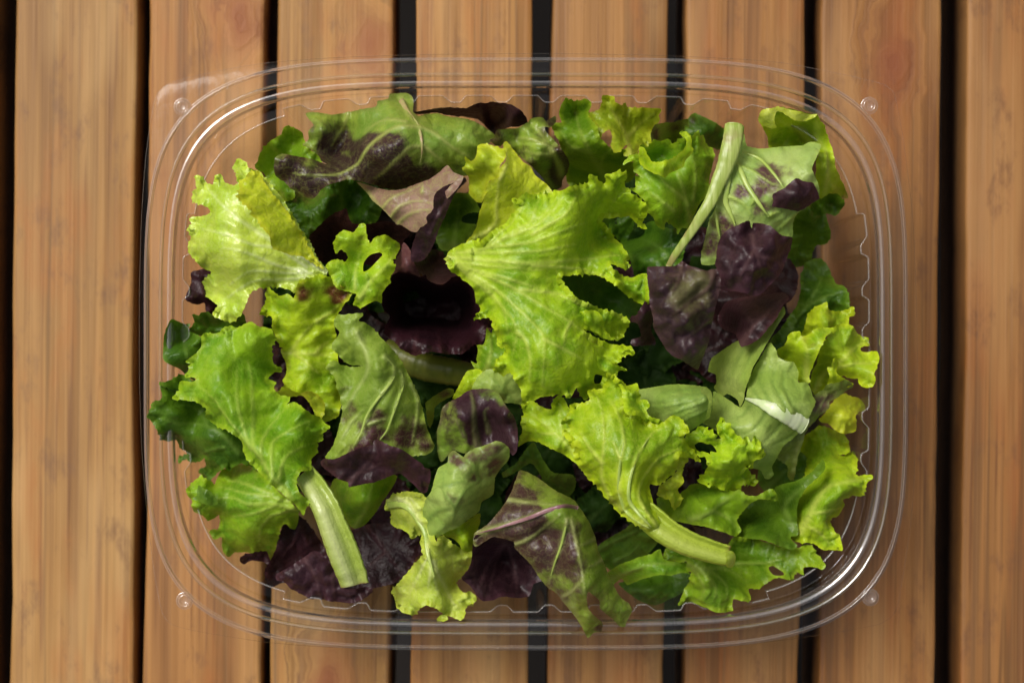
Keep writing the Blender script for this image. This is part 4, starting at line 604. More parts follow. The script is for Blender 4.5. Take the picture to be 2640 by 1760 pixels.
  dict(role='blade',mat='greenpale',out=[(-19.3,-36.1),(-19.1,-34.1),(-17.5,-32.7),(-14.5,-34.5),(-13.9,-33.6),(-11.5,-32.1),(-9.1,-31.4),(-4.7,-29.7),(-2.3,-30.5),(-0.8,-32.3),(-0.8,-34.8),(-1.4,-36.2),(-3.4,-38.6),(-5.1,-41.4),(-5.8,-46.9),(-9.4,-49.4),(-10.1,-52),(-13.3,-54.1),(-16.6,-56.4),(-19.2,-57.4),(-21.9,-58.9),(-23.7,-60.2),(-25,-59.2),(-25.9,-56.6),(-27.1,-54),(-27.1,-51.2),(-26.1,-47.7),(-24.3,-44.9),(-23.2,-40.9),(-22.4,-38.4),(-21.1,-37.3)],z=[(-18.4,-35,14.1),(-12.5,-32.9,16.1),(-3.3,-30.6,17.1),(-1.1,-34.1,12.1),(-12.4,-37.3,19.1),(-21.7,-39.9,14.1),(-18.2,-46,20.1),(-26.9,-51.9,8),(-24,-59.7,6),(-16.6,-55.7,10.1),(-12.5,-46.3,16.1),(-6,-41.3,8),(-9.4,-49.1,2),(-10.9,-41.7,12.1)],veins=[([(-26.6,-55.3),(-22.4,-50.8),(-17,-49.5),(-12.6,-48.9)],0.95,0.3),([(-17,-49.5),(-19.6,-46.4),(-20.9,-43.3),(-20.3,-40.8)],0.6,0.22),([(-17,-49.5),(-14.1,-44.5),(-10,-41.8),(-5,-37.8)],0.6,0.22),([(-10,-41.8),(-11.2,-37.4),(-13.8,-35.4)],0.6,0.22),([(-20.9,-43.3),(-15.7,-41.9),(-12.5,-43.1)],0.6,0.22),([(-17,-49.5),(-17.8,-54.9)],0.6,0.22),([(-12.6,-48.9),(-8.7,-46.5)],0.6,0.22)],spots=[(-12.5,-34.2,4.7,0.8),(-4.3,-32.3,4,0.6),(-11.2,-40.9,2,0.7),(-5,-37.8,3,0.8),(-18.4,-34.4,2.7,0.9),(-18.9,-46.4,1.7,0.4),(-15.7,-47.4,2,0.5)],holes=[],frill=0.1,ruf=0.40,crk=0.67,drop=1.61,vr=0.40,ribs=[])]),
('lettuce_leaf','small bright frill showing just below the purple-capped leaf','lettuce leaves heaped in the tray',[
  dict(role='blade',mat='lime',out=[(-21.5,-59.3),(-16.7,-56.4),(-10.2,-52.9),(-10.1,-56.7),(-10.9,-59.1),(-12.2,-64.7),(-15.2,-64.3),(-16.4,-62),(-18.8,-60.4)],z=[(-21.2,-59.3,0),(-12.7,-54.2,4),(-10.9,-56.6,-7.6),(-13.7,-60.6,4),(-12.9,-64.6,-2.5)],veins=[],spots=[],holes=[],frill=0.5,ruf=0.67,crk=0.40,drop=1.34,vr=0.34,ribs=[])]),
('red_leaf_lettuce','large brownish red leaf folded over at the bottom, green tips hanging onto the rim','lettuce leaves heaped in the tray',[
  dict(role='blade',mat='redbrown',out=[(-11.3,-57.8),(-9.3,-56.3),(-6.6,-54.1),(-4.7,-51.8),(-2.7,-49.3),(-1.4,-47.5),(0.2,-44.4),(1.2,-41.7),(2.6,-39.2),(7.2,-41.1),(12.1,-44.3),(18,-47.3),(19.9,-49.2),(21.8,-52),(23.5,-54.8),(25.3,-59.4),(26.1,-63.1),(27.9,-66.9),(29.3,-70.7),(31.6,-75.4),(33.4,-78.1),(35.5,-79.7),(36.7,-82.2),(35.2,-85.3),(34.6,-87.3),(32.9,-87),(30.4,-84.1),(28.6,-82.4),(26.4,-79.9),(26.2,-77.6),(22.9,-74.3),(22.2,-75.4),(22.9,-80),(25.2,-82.8),(27.5,-85.6),(27.3,-88.3),(25.2,-88.7),(23.1,-90.4),(21.4,-87),(18.7,-82.8),(15.4,-78.9),(13.4,-76.2),(10.5,-74.2),(8.5,-71.8),(5.2,-66.6),(0.9,-62.3),(0.6,-60.2),(-2.7,-59.1),(-6,-58.8),(-9.3,-61.1),(-11,-61.9),(-11.8,-60.9)],z=[(-11.3,-58.1,12.1),(-5,-54.9,18.1),(-1.1,-48.1,14.1),(1.9,-40.4,6),(10.5,-45.1,10.1),(18.6,-47.9,12.1),(7,-51.3,23.1),(15,-48.6,24.1),(0.6,-60.5,14.1),(7.1,-62.6,16.1),(10.4,-57.8,15.1),(15.1,-60.5,21.1),(20,-54,21.1),(19.8,-63.3,25.1),(25,-60,10.1),(10.5,-73.1,10.1),(15.2,-69.2,16.1),(21.8,-73.2,23.1),(28.6,-71.5,10.1),(18.6,-79.2,14.1),(17.1,-80.7,8),(23.6,-84.7,10.1),(23.1,-90,5),(27.2,-87.8,4),(31.9,-79.9,9),(34.2,-86.5,4),(36.5,-82.2,4),(21.9,-68.5,22.1)],veins=[([(-10.6,-57.7),(-3.3,-55.3),(3.8,-52.8),(10.2,-50),(15.4,-48.7),(20.2,-50.3)],0.95,0.3),([(16.3,-52.4),(14.8,-59.9),(12.9,-65.8),(12,-69.8),(11.1,-73.1)],0.6,0.22),([(-1.4,-47.5),(7.1,-48.1),(14.8,-48.4)],0.6,0.22),([(0.6,-61.2),(7.1,-57.7),(14,-51.1)],0.6,0.22),([(17.6,-52.5),(19.3,-60.3),(20.9,-68.4),(21.6,-75)],0.6,0.22),([(15.4,-77),(18.7,-73.2),(21.5,-69.4)],0.6,0.22),([(25.3,-59.7),(19.6,-60.6)],0.6,0.22),([(27.6,-65.9),(22.6,-66.9)],0.6,0.22)],spots=[(-7.6,-56.1,6.7,1),(-1.1,-50.5,7.7,0.9),(3.8,-47.9,5,0.6),(2.2,-57.7,8.4,0.9),(8.7,-59.4,6.7,0.6),(12,-64.2,5,0.5),(18.3,-55.5,3,0.8),(17.6,-61.8,3.7,0.8),(16.8,-68.8,4.4,0.7),(14.4,-76.4,4,0.7),(18.7,-73.6,2,0.3),(26.5,-87.3,2,1),(8.8,-67.8,3.7,0.5)],holes=[],frill=0.1,ruf=0.54,crk=0.54,drop=1.21,vr=0.54,ribs=[([(-10.6,-57.7),(-3.3,-55.3),(3.8,-52.8),(10.2,-50),(15.4,-48.7),(19.5,-49.9)],0.40,0.74,'midrib','ribpink'),([(16.3,-52.4),(14.8,-59.9),(12.9,-65.8),(11.7,-70.5)],0.40,0.27,'vein','ribgreen')]),
  dict(role='underside_lobe',mat='purple',out=[(-11.8,-61),(-10.6,-58.1),(0.9,-60.3),(4,-64),(7.3,-68.6),(9.7,-73.5),(6.7,-75.1),(5.3,-79),(1.9,-79.2),(-2.8,-78.3),(-6.1,-79.4),(-9.1,-79.4),(-10.8,-77.8),(-12.8,-75.1),(-15.4,-72.3),(-12.8,-68.7)],z=[(-11.3,-60.3,10.1),(-2.8,-60.9,4),(4,-66.8,-7.6),(-2.8,-69.3,-15.3),(-12.8,-69.1,2),(-15.1,-72.3,3),(-8.8,-78.8,2),(-2.8,-77.7,0),(5,-78.7,-5.1),(8,-74.3,-5.1),(-9.5,-71.3,-2.5)],veins=[([(-2.8,-62.7),(-7.9,-70.3),(-9.2,-73.9),(-10.8,-76.5)],0.95,0.3),([(-2.8,-62.7),(-5.2,-69.9),(-6.8,-76.2)],0.6,0.22),([(-1.1,-63.7),(0.6,-70.8),(1.6,-77.6)],0.6,0.22)],spots=[],holes=[],frill=0.1,ruf=0.54,crk=0.54,drop=0.67,vr=0.34,ribs=[])]),
('lettuce_leaf','lime leaf with ribbed base sweeping down into a curved cut stem','lettuce leaves heaped in the tray',[
  dict(role='blade',mat='lime',out=[(17.7,-18.9),(21.9,-18.7),(23.4,-17.1),(22.8,-15),(24.9,-14.8),(27.2,-14.4),(28.7,-12.5),(29,-10.1),(30.8,-10.2),(32.5,-11.9),(34.6,-13.8),(33.7,-16.4),(33.8,-20.6),(36.3,-21.7),(38.7,-22),(40.7,-23.9),(42.9,-25),(44.9,-24.6),(48.2,-22.4),(50.5,-22.9),(53.2,-27),(51.4,-27.9),(52.2,-30.3),(55.6,-33.9),(57.6,-36.7),(55.4,-35.6),(53.5,-35.1),(50.2,-34.6),(49.9,-37.3),(49.8,-39.3),(47.1,-41.2),(46.1,-42.4),(43.8,-43.2),(41.9,-43.1),(41.6,-45),(42.2,-48.5),(43,-51.9),(44.4,-54.2),(46.5,-57.3),(47.2,-59.7),(45.9,-60),(43.8,-58.8),(40,-56),(36.3,-53.9),(32.4,-51.6),(29.3,-48.1),(26.3,-44.2),(23.4,-41.3),(20.5,-37.9),(18.8,-34.7),(19.1,-31.2),(18.1,-32.4),(16.9,-29.6),(14.9,-26.9),(17.7,-26.4),(17.3,-25),(15,-24.7),(16.1,-22.7),(17.7,-21.1)],z=[(18,-19.4,12.1),(23.9,-16.5,12.1),(29.9,-10.6,12.1),(33.7,-17.1,14.1),(26.9,-23.4,19.1),(15.7,-25.3,12.1),(20.6,-31.8,15.1),(20.5,-37.4,8),(33.3,-26.6,21.1),(40.4,-24.7,12.1),(48.5,-23,13.1),(43.1,-29.9,19.1),(52.9,-28.6,12.1),(56.9,-36.3,4),(49.6,-35.2,12.1),(45.4,-41.2,11.1),(42.1,-43.5,10.1),(34.8,-37.8,23.1),(27,-39.9,16.1),(36.3,-45.7,25.1),(27.3,-45.2,10.1),(40.9,-47.2,18.1),(38,-52.2,24.1),(33.7,-52.1,14.1),(43,-55.4,21.1),(46.6,-59.7,17.1)],veins=[([(39.7,-54.6),(34.2,-51.2),(31.8,-44.5),(31.9,-36.2),(33.2,-29.7),(31.9,-21.9),(29.1,-17.1)],0.95,0.3),([(36.5,-52.8),(30.5,-48.3),(27.1,-41.6),(26.9,-34.7),(27.4,-28.2),(27,-21.8),(25.6,-16.5)],0.6,0.22),([(39.6,-53.6),(34.8,-47.5),(34.8,-41.1),(37.1,-34),(41.7,-27.8),(46.8,-25.2)],0.6,0.22),([(43,-54.7),(38,-47.4),(37.9,-43.8),(40.1,-39.9),(44,-34.9),(50.2,-32.5)],0.6,0.22),([(26.9,-36.4),(23.1,-31.6),(20.5,-27.1)],0.6,0.22),([(31.9,-34.5),(30,-29.7)],0.6,0.22)],spots=[],holes=[],frill=1.0,ruf=1.07,crk=0.54,drop=1.34,vr=0.54,ribs=[([(40.7,-55.3),(34.2,-50.9),(31.8,-44.5),(31.9,-36.2),(33,-30)],0.67,0.27,'vein','ribgreen'),([(41.3,-55),(34.8,-47.5),(34.8,-41.1),(37.1,-34),(41,-28.4)],0.67,0.27,'vein','ribgreen')]),
  dict(role='frilled_edge',mat='lime',out=[(32.4,-11.5),(34.5,-13.4),(35.7,-13.2),(37.8,-12.9),(37.9,-14.8),(38.6,-16.5),(38.3,-18.1),(39.4,-17.5),(41,-18.1),(41.4,-19.7),(40.2,-20.7),(41.9,-22.8),(45.5,-24.1),(43.6,-25.3),(40.6,-24.1),(38.5,-22.2),(36,-21.8),(33.5,-20.8),(33.2,-16.3)],z=[(32.4,-11.9,13.1),(34.3,-15.3,18.1),(37.7,-13.2,12.1),(38.5,-18.1,11.1),(40.9,-18.7,14.1),(35.7,-20.5,19.1),(41.3,-24,13.1),(45.3,-24.2,12.1)],veins=[],spots=[],holes=[],frill=0.8,ruf=0.94,crk=0.54,drop=0.40,vr=0.34,ribs=[]),
  dict(role='hanging_lobe',mat='yellow',out=[(53.7,-35.2),(52.4,-38.2),(52.1,-40.6),(52.6,-43),(51,-45.4),(52.8,-48.5),(52,-51.1),(50.1,-52.2),(48.3,-48.7),(44.5,-47.3),(45.2,-44),(46.8,-42.5),(50,-39.5),(50.5,-34.7)],z=[(53.7,-35.5,6),(50.6,-37.1,8),(52.2,-42.3,4),(45.9,-44,4),(51.6,-50.7,-5.1),(44.9,-46.9,0),(49,-45.7,3)],veins=[],spots=[],holes=[],frill=0.9,ruf=0.80,crk=0.40,drop=0.40,vr=0.34,ribs=[]),
  dict(role='side_lobe',mat='lime',out=[(2,-32.5),(2.7,-29),(3.5,-27.2),(2.8,-24.5),(3.8,-22.4),(3,-19.1),(5,-18.2),(6.5,-18.4),(8.6,-19.8),(11.9,-20.7),(12.3,-19),(13.9,-16.5),(15.6,-17.4),(17.3,-20.4),(17.9,-21.4),(20.2,-25.6),(22.8,-32.1),(23.8,-38.7),(23.5,-41.4),(20.5,-37.9),(17.5,-35.4),(13.6,-33.2),(10.9,-32),(7.6,-30.6),(4.3,-31)],z=[(2.3,-32.1,-5.1),(3.3,-22.4,2),(7.6,-19,4),(14.3,-17,4),(10.9,-25.6,6),(17.6,-22.3,4),(9.3,-30.3,4),(17.5,-33.8,8),(22.4,-38.7,8)],veins=[([(22.8,-39.4),(15.9,-30.5),(10.3,-25.6),(6,-22.4)],0.95,0.3),([(15.9,-30.5),(14.9,-24),(14.3,-19)],0.6,0.22),([(12.6,-27.9),(7.6,-28.4)],0.6,0.22)],spots=[],holes=[],frill=0.8,ruf=0.94,crk=0.54,drop=1.34,vr=0.34,ribs=[]),
  dict(role='cut_end',mat='limepale2',out=[(63.7,-62.9),(64.9,-62.3),(66.2,-62.8),(67,-64.3),(67,-66.3),(66.3,-67.7),(65.2,-67.8),(64.1,-67.2),(63.7,-64.8)],z=[(63.8,-62.9,20.1),(66.8,-64.6,16.5),(65.2,-67.6,16.1),(64.8,-64.8,20.1)],veins=[],spots=[],holes=[],frill=0,ruf=0.00,crk=0.13,drop=0.27,vr=0.34,ribs=[]),
  dict(role='stem',trough=True,mat='stemlime',path=[(39.1,-50.9,16.9,4),(41.9,-53.3,18.5,4.3),(45.4,-56.2,19.3,4.2),(49.6,-58.8,19.3,4),(53.9,-60.8,18.5,3.8),(58.2,-62.3,17.7,3.6),(61.9,-63.5,16.9,3.4),(64.9,-64.2,16.1,3.2)])]),
('lettuce_leaf','pale rolled leaf with browned open end pointing right, right of bottom centre','lettuce leaves heaped in the tray',[
  dict(role='blade',mat='greenpale',out=[(37.4,-15.9),(39,-14.9),(42.8,-14.1),(47.6,-13.2),(51.4,-13),(55.3,-13.3),(58.8,-13.8),(60.3,-15.2),(60.6,-18.8),(60.2,-22.9),(58.1,-24.5),(55.6,-26.5),(53.1,-28.8),(50.9,-27),(45.9,-25.7),(41.1,-22.4),(38.9,-18.5)],z=[(39,-15.9,-2.5),(47.6,-13.4,4),(57.3,-13.6,7),(46.9,-17.1,12.1),(58.2,-17.1,14.1),(53.2,-18,15.1),(47.1,-21.5,10.1),(60.1,-22.2,8),(55.1,-23.7,13.1),(53.1,-28.4,2),(42.6,-21,4)],veins=[([(59.5,-15.5),(53.4,-16.4),(46.9,-17.8),(40.4,-18.4)],0.95,0.3),([(58.7,-16.5),(52.6,-18),(47,-19.4),(42.5,-20.3)],0.6,0.22),([(58.3,-17.7),(51.6,-20.3),(45.7,-22.9)],0.6,0.22),([(59.2,-20.8),(54,-22.6),(50.6,-25.2)],0.6,0.22),([(59,-14.6),(53.7,-14.6),(45.7,-15.6)],0.6,0.22)],spots=[],holes=[],frill=0.1,ruf=0.40,crk=0.67,drop=1.61,vr=0.67,ribs=[]),
  dict(role='rolled_edge',mat='greenpale',out=[(56.5,-14.2),(58.1,-13.6),(59.9,-15.1),(60.1,-18.7),(59.7,-22.7),(58.4,-23.4),(58.8,-20.6),(59,-18),(58.1,-16),(56.7,-15.4)],z=[(57,-14.4,17.1),(59.7,-15.4,14.1),(59.8,-18.6,16.1),(59.1,-23,12.1)],veins=[],spots=[(59.7,-18.7,1,0.3)],holes=[],frill=0,ruf=0.13,crk=0.13,drop=0.54,vr=0.34,ribs=[])]),
('lettuce_leaf','pale netted-vein leaf with a broad white midrib, at right below the dark purple leaves','lettuce leaves heaped in the tray',[
  dict(role='blade',mat='greenpale',out=[(78.8,-0.4),(80.4,-2.4),(81.3,-4.7),(83.5,-6),(85.9,-6.3),(87.5,-9.3),(86.9,-12.3),(90,-12.6),(91.3,-16.3),(92.3,-18.3),(90.6,-21.1),(89.5,-23.5),(88.9,-25.8),(85.8,-29.7),(83.2,-32),(81.4,-35.5),(80.3,-38.7),(81.3,-41.3),(80,-42.8),(78.6,-42.4),(76.8,-39.8),(73.9,-38.7),(69.9,-33.4),(63.5,-27.8),(59.4,-25.2),(62.4,-21.4),(62.8,-15.7),(65.6,-17),(69.8,-20.1),(70.9,-17.9),(72,-13.3),(74.3,-8),(76.6,-4)],z=[(79.1,-1.4,4),(82.8,-6.3,6),(87,-11.6,7),(92,-17.9,7),(89.2,-23.7,12.1),(81.3,-20.9,17.1),(72.2,-17.8,12.1),(73.1,-11.7,4),(78.9,-13.2,11.1),(70,-20.4,2),(62.6,-22.1,-7.6),(66.2,-24.9,6),(79.1,-26.4,9),(86.4,-29.3,4),(76,-31.5,8),(81.7,-35.1,2),(79.9,-42.1,-7.6),(70.5,-33,4)],veins=[([(70.9,-17.6),(74.5,-18.5),(78.2,-20.3),(83,-22.6),(88.9,-25.4)],0.95,0.3),([(74.5,-18),(72.9,-13.3),(73.8,-10.7)],0.6,0.22),([(78.2,-19.9),(76.3,-15.1),(75.4,-11.6),(77.7,-6.7)],0.6,0.22),([(82.8,-21.2),(80.1,-15.7),(79,-11.9),(80.8,-6.7)],0.6,0.22),([(87.8,-23),(84.2,-19),(82.2,-13.2),(83,-8.7)],0.6,0.22),([(72.3,-19.5),(70.2,-22.6),(66.6,-23.4)],0.6,0.22),([(76.7,-21.3),(74.3,-25.7),(70,-28.5)],0.6,0.22),([(81.8,-23.6),(79.9,-27.5),(76.6,-30.4)],0.6,0.22),([(86.7,-26.1),(84.3,-29.3),(79.5,-31.6)],0.6,0.22)],spots=[],holes=[],frill=0.15,ruf=0.54,crk=0.40,drop=0.94,vr=-0.40,ribs=[([(70.9,-17.3),(74.5,-18.4),(78.2,-20.2),(83,-22.6),(88.5,-25.3)],1.47,2.81,'midrib','ribwhite')]),
  dict(role='shaded_lobe',mat='greenpale',out=[(82.8,10.6),(83.4,8.3),(79.8,2.6),(75.9,-3.3),(73.1,-8),(71.3,-13.3),(70.7,-18.3),(69.9,-20.1),(69.3,-18.1),(67.9,-16.8),(66.5,-16.2),(65.5,-17),(63.4,-14.7),(63.9,-13),(63.7,-10.3),(61.9,-9.3),(63.2,-5.2),(69.6,-0),(74.4,2),(78.6,5.7),(81.6,8.6)],z=[(82.8,9.9,6),(83.2,8,3),(76,-3,8),(70.5,-2.1,-2.5),(63.4,-6.9,-15.3),(63.9,-13.7,-10.2),(68.1,-11.7,4),(71,-13.3,8),(70,-19.7,2)],veins=[([(82.9,9.6),(79.2,2.3),(74.6,-5),(70.8,-14.9)],0.95,0.3),([(71.7,-1),(68.8,-7.4),(65.9,-12.8)],0.6,0.22),([(73.8,-2),(71.2,-8)],0.6,0.22)],spots=[],holes=[],frill=0,ruf=0.40,crk=0.40,drop=0.54,vr=0.34,ribs=[])]),
('lettuce_leaf','narrow dull green leaf with purplish tinge tucked along the right side of the white-ribbed leaf','lettuce leaves heaped in the tray',[
  dict(role='blade',mat='dull',out=[(92.7,-16.4),(95.5,-14.7),(96.3,-13),(99.1,-12.7),(102.1,-11.7),(105.5,-13.8),(102.5,-15.5),(100.5,-17.1),(97.8,-18.8),(98,-20.2),(95.1,-22.9),(93.5,-25),(90.5,-27.9),(89.6,-32),(89,-36.2),(88.9,-41.4),(88.8,-44.2),(86.6,-42.2),(86.1,-39.2),(83.4,-37),(81.2,-35.9),(82.6,-31.6),(85.5,-27.8),(88.7,-26.2),(90.2,-23.5),(91.4,-20.5),(91.9,-18.4)],z=[(93.4,-16.7,2),(99.9,-13,3),(105.5,-13.8,-2.5),(97,-18.8,0),(92.4,-23.6,-2.5),(88.7,-30.2,0),(88.8,-42.9,-15.3),(83.3,-36.3,-7.6)],veins=[([(88.5,-41.1),(88.9,-32),(92.4,-24.6),(96.8,-16.7)],0.95,0.3)],spots=[(95.4,-19.5,3.7,0.9),(98.6,-17.1,2.3,0.5)],holes=[],frill=0.4,ruf=0.80,crk=0.40,drop=1.34,vr=0.34,ribs=[])]),
('lettuce_leaf','upright lime frill at the right of the heap, uppermost of the bright right-hand frills','lettuce leaves heaped in the tray',[
  dict(role='blade',mat='lime',out=[(90.8,2.7),(91.1,5.7),(91.9,8.4),(93.8,10.6),(96.4,11.7),(97.1,12.2),(97.6,9.9),(101.5,9.3),(103.8,9.6),(106.4,10.6),(106.6,8.1),(105.2,7.8),(104.6,5.4),(101.9,4),(99.3,3.7),(98.6,2.6),(95.2,2.3),(93.2,2.3),(92.1,0.6),(90.4,0.6)],z=[(91.1,2.7,-7.6),(93.7,10.1,-2.5),(97,11.7,-2.5),(106.4,9.5,-7.6),(96.4,6.6,4),(93.7,5,0),(101.6,8.1,-7.6),(103.7,5.4,-7.6)],veins=[],spots=[],holes=[],frill=0.5,ruf=1.07,crk=0.54,drop=1.34,vr=0.34,ribs=[])]),
('lettuce_leaf','folded green leaf with faint red tinge on its upper edge, beside the white-ribbed leaf','lettuce leaves heaped in the tray',[
  dict(role='blade',mat='lime',out=[(81.5,-2.6),(83.5,-1),(84.8,2.6),(87.9,3.1),(88.3,1.6),(90.1,1.9),(91.6,3.6),(93.8,4.3),(97.8,4.1),(95.4,1.6),(93.1,-2),(92.1,-6),(91.9,-6.7),(91.5,-10),(91.2,-12.7),(89.1,-12.8),(87.9,-9.9),(86.6,-6.8),(84.9,-6.5),(82.7,-4.8)],z=[(81.8,-2.7,0),(86.2,2.3,6),(88.4,1.3,4),(94.1,3.9,8),(97.4,3.9,6),(88.2,-3.3,10.1),(86,-4.1,-5.1),(91.8,-6.3,8),(90.3,-12.4,0),(88.4,-8.1,-5.1)],veins=[([(91.1,-12.1),(89.8,-5),(88.3,1.3)],0.95,0.3)],spots=[(90.6,-1,2.3,0.35),(88.9,1.3,1.3,0.3)],holes=[],frill=0.5,ruf=0.67,crk=0.54,drop=1.34,vr=0.34,ribs=[])]),
('lettuce_leaf','yellow-green lobed leaf touching the right rim, rightmost of the heap','lettuce leaves heaped in the tray',[
  dict(role='blade',mat='lime',out=[(98.1,3.6),(99.6,5),(103.4,5.2),(105.7,3.7),(108.7,1.6),(110.7,1.1),(110.9,-1.1),(108.3,-1.4),(107.8,-2.7),(109,-3.4),(112.3,-3.1),(112.6,-5.1),(111.6,-8),(110.6,-10),(111,-11.7),(110.4,-13.8),(108.3,-14.1),(106.9,-13.1),(106.3,-11.4),(104.6,-11.4),(102.7,-10.5),(101.8,-11.2),(101.4,-13.7),(98.7,-15.9),(95.8,-16.9),(94.3,-13.1),(94.9,-6.8),(94.8,-2.1),(96.3,1.6)],z=[(98.4,3.6,2),(104.2,4.3,-2.5),(110.7,0.6,-5.1),(108,-2.4,-5.1),(112.2,-5.1,1.2),(108.2,-7.4,3),(109.1,-13.4,0),(101.7,-4,4),(96.7,-2,2),(97.4,-10.3,-15.3),(95.7,-15.9,-17.8),(102.4,-9.4,0),(100.8,-12,-12.7)],veins=[([(96.1,-15.6),(99,-8.5),(103.5,-3.4),(110,-0)],0.95,0.3),([(99,-8.5),(105,-6.7),(110.7,-6.7)],0.6,0.22)],spots=[(97.2,-9.6,3,0.25)],holes=[],frill=0.5,ruf=1.21,crk=0.54,drop=1.34,vr=0.34,ribs=[]),
  dict(role='curled_edge',mat='lime',out=[(96.5,-7.9),(97.6,-8),(97.7,-5.4),(98.8,-5),(100.2,-6.7),(99.4,-9.7),(103.5,-12.1),(105.1,-13.1),(103.8,-14.1),(99.5,-13.4),(97.1,-13.8),(96.9,-11)],z=[(96.7,-8.1,2),(98.4,-5.3,6),(100.1,-7.4,2),(97.8,-10.7,6),(104.8,-13.1,0),(97.7,-13.4,0)],veins=[],spots=[],holes=[],frill=0.4,ruf=0.54,crk=0.40,drop=0.40,vr=0.34,ribs=[])]),
('lettuce_leaf','small yellow leaf low against the right wall below the rightmost lobe','lettuce leaves heaped in the tray',[
  dict(role='blade',mat='yellow',out=[(96.7,-24.7),(99.5,-20.5),(102.5,-17.8),(105,-16.5),(106.9,-17.5),(109.1,-17.7),(110.8,-19.3),(111.3,-21.7),(109.1,-21.9),(107.5,-23.6),(108.1,-25.7),(108.1,-28.2),(105.3,-28.8),(103.7,-28.7),(101.3,-28),(99.5,-26.2),(98.9,-25.6)],z=[(97,-24.7,-12.7),(104.9,-16.9,-15.3),(110.8,-20,-15.3),(103.3,-22.1,-7.6),(107.7,-27.8,-15.3),(101,-25.5,-7.6)],veins=[],spots=[],holes=[],frill=0.5,ruf=0.94,crk=0.54,drop=1.34,vr=0.34,ribs=[])]),
('lettuce_leaf','bright yellow-green leaf with toothed lobes reaching for the lower right wall','lettuce leaves heaped in the tray',[
  dict(role='blade',mat='lime',out=[(92.4,-36.5),(93.1,-31.3),(94.9,-29.1),(97.3,-27),(100.7,-27.6),(105.4,-29.5),(107.2,-32),(106.1,-34.8),(102.8,-35.7),(104.7,-36.3),(108.1,-34.8),(107.4,-37.2),(106.3,-41.3),(108.4,-41.6),(111,-41.2),(111,-42.1),(109.5,-43.4),(108.9,-45.1),(108,-47.8),(105.7,-47.4),(104.2,-48.1),(101.9,-48.8),(103.9,-50.8),(102.7,-52.9),(101.9,-54.2),(99.5,-54.7),(99.1,-56.7),(99.8,-59.1),(101.3,-59.8),(101.7,-63.9),(100.5,-64.3),(96.5,-64.5),(95.1,-63.5),(93.5,-62.5),(91.2,-62.5),(87.8,-62),(87,-58.3),(87.6,-53.8),(88.9,-48.6),(93,-41.7),(92.9,-39.2)],z=[(93.7,-32,-22.9),(99.8,-28.6,-17.8),(106.2,-32,-22.9),(107.7,-36.1,-15.3),(98.6,-38.1,-10.2),(94.7,-40.3,-17.8),(110.9,-41.5,1.2),(106.9,-45.2,1),(99.7,-43.9,4),(103.3,-50.9,-7.6),(95.1,-49.1,2),(99.5,-56.4,-5.1),(93.7,-57.6,0),(101.2,-63.5,-5.1),(91.5,-62.1,-7.6),(89.1,-55.2,-10.2)],veins=[([(89.9,-59.4),(93.7,-49.2),(98.3,-44),(108.6,-42.2)],0.95,0.3),([(92.3,-52.8),(98,-52.1),(102.6,-51.9)],0.6,0.22),([(91,-57),(94.5,-58.7),(98.7,-62.8)],0.6,0.22)],spots=[],holes=[],frill=0.8,ruf=1.21,crk=0.54,drop=1.34,vr=0.34,ribs=[])]),
('lettuce_leaf','dark green leaf curling upward at lower right in front of the bright toothed leaf','lettuce leaves heaped in the tray',[
  dict(role='blade',mat='deep',out=[(95.6,-36.2),(95.9,-38.3),(94.4,-40.4),(91.9,-42.7),(89.6,-45.2),(88.2,-48.5),(88.1,-52.2),(88.8,-56.5),(89,-60),(86.6,-60.6),(86.5,-61.3),(88.5,-63.2),(86.9,-64.5),(82.5,-63.1),(78.3,-61.3),(74.4,-61.3),(70.4,-61.6),(71.4,-59.5),(71.2,-57.1),(72.1,-54.5),(75.6,-51),(78.9,-49.6),(83,-49.3),(82.2,-46.7),(82.9,-45.1),(87.1,-42.9),(91.1,-40.3),(94.1,-37.7)],z=[(95.7,-36.5,0),(92.8,-40.2,6),(87,-44.2,0),(88.4,-48.4,2),(82.3,-52.2,-15.3),(76,-54.3,-20.4),(88.1,-59.4,-7.6),(77.9,-58.3,-7.6),(87,-63.8,-5.1),(74.5,-61.1,-7.6),(78.6,-60.6,0)],veins=[([(88,-58.3),(84.9,-51.7),(88.3,-45),(94.6,-38)],0.95,0.3)],spots=[],holes=[],frill=0.3,ruf=0.67,crk=0.40,drop=1.34,vr=0.34,ribs=[])]),
('lettuce_leaf','mid-green folded leaf in the lower right between the curved stem and the lacy frill','lettuce leaves heaped in the tray',[
  dict(role='blade',mat='mid',out=[(59.7,-44.7),(62.6,-45),(65.7,-45.6),(68.3,-46),(70.1,-45.5),(72,-47.1),(74.7,-47.4),(76.8,-46.5),(80.4,-45.3),(82.2,-49),(78.7,-48.7),(75.5,-48.5),(73,-50.3),(71.1,-53),(70,-55.9),(71.4,-58.7),(69.4,-60.4),(64.9,-58.6),(60.2,-57.3),(55.6,-56.7),(52.9,-56.5),(49.3,-55.2),(46.2,-52.6),(46.2,-49.4),(51.3,-48.7),(53.3,-47),(56.3,-45)],z=[(60,-45,-15.3),(68.6,-46.6,0),(81.6,-48.4,-2.5),(73.4,-48.4,2),(70.8,-53,-5.1),(71.1,-58.3,-7.6),(65.2,-58.3,0),(64.9,-53.1,-6.4),(60,-50.8,2),(54.2,-56,-7.6),(48.1,-52.4,-17.8),(54.2,-49.2,-7.6)],veins=[([(55.6,-55),(62,-52),(66.6,-48.8),(68.9,-46.2)],0.95,0.3),([(62,-52),(67.5,-55.1),(69.6,-58.2)],0.6,0.22)],spots=[],holes=[],frill=0.4,ruf=0.80,crk=0.54,drop=1.34,vr=0.34,ribs=[])]),
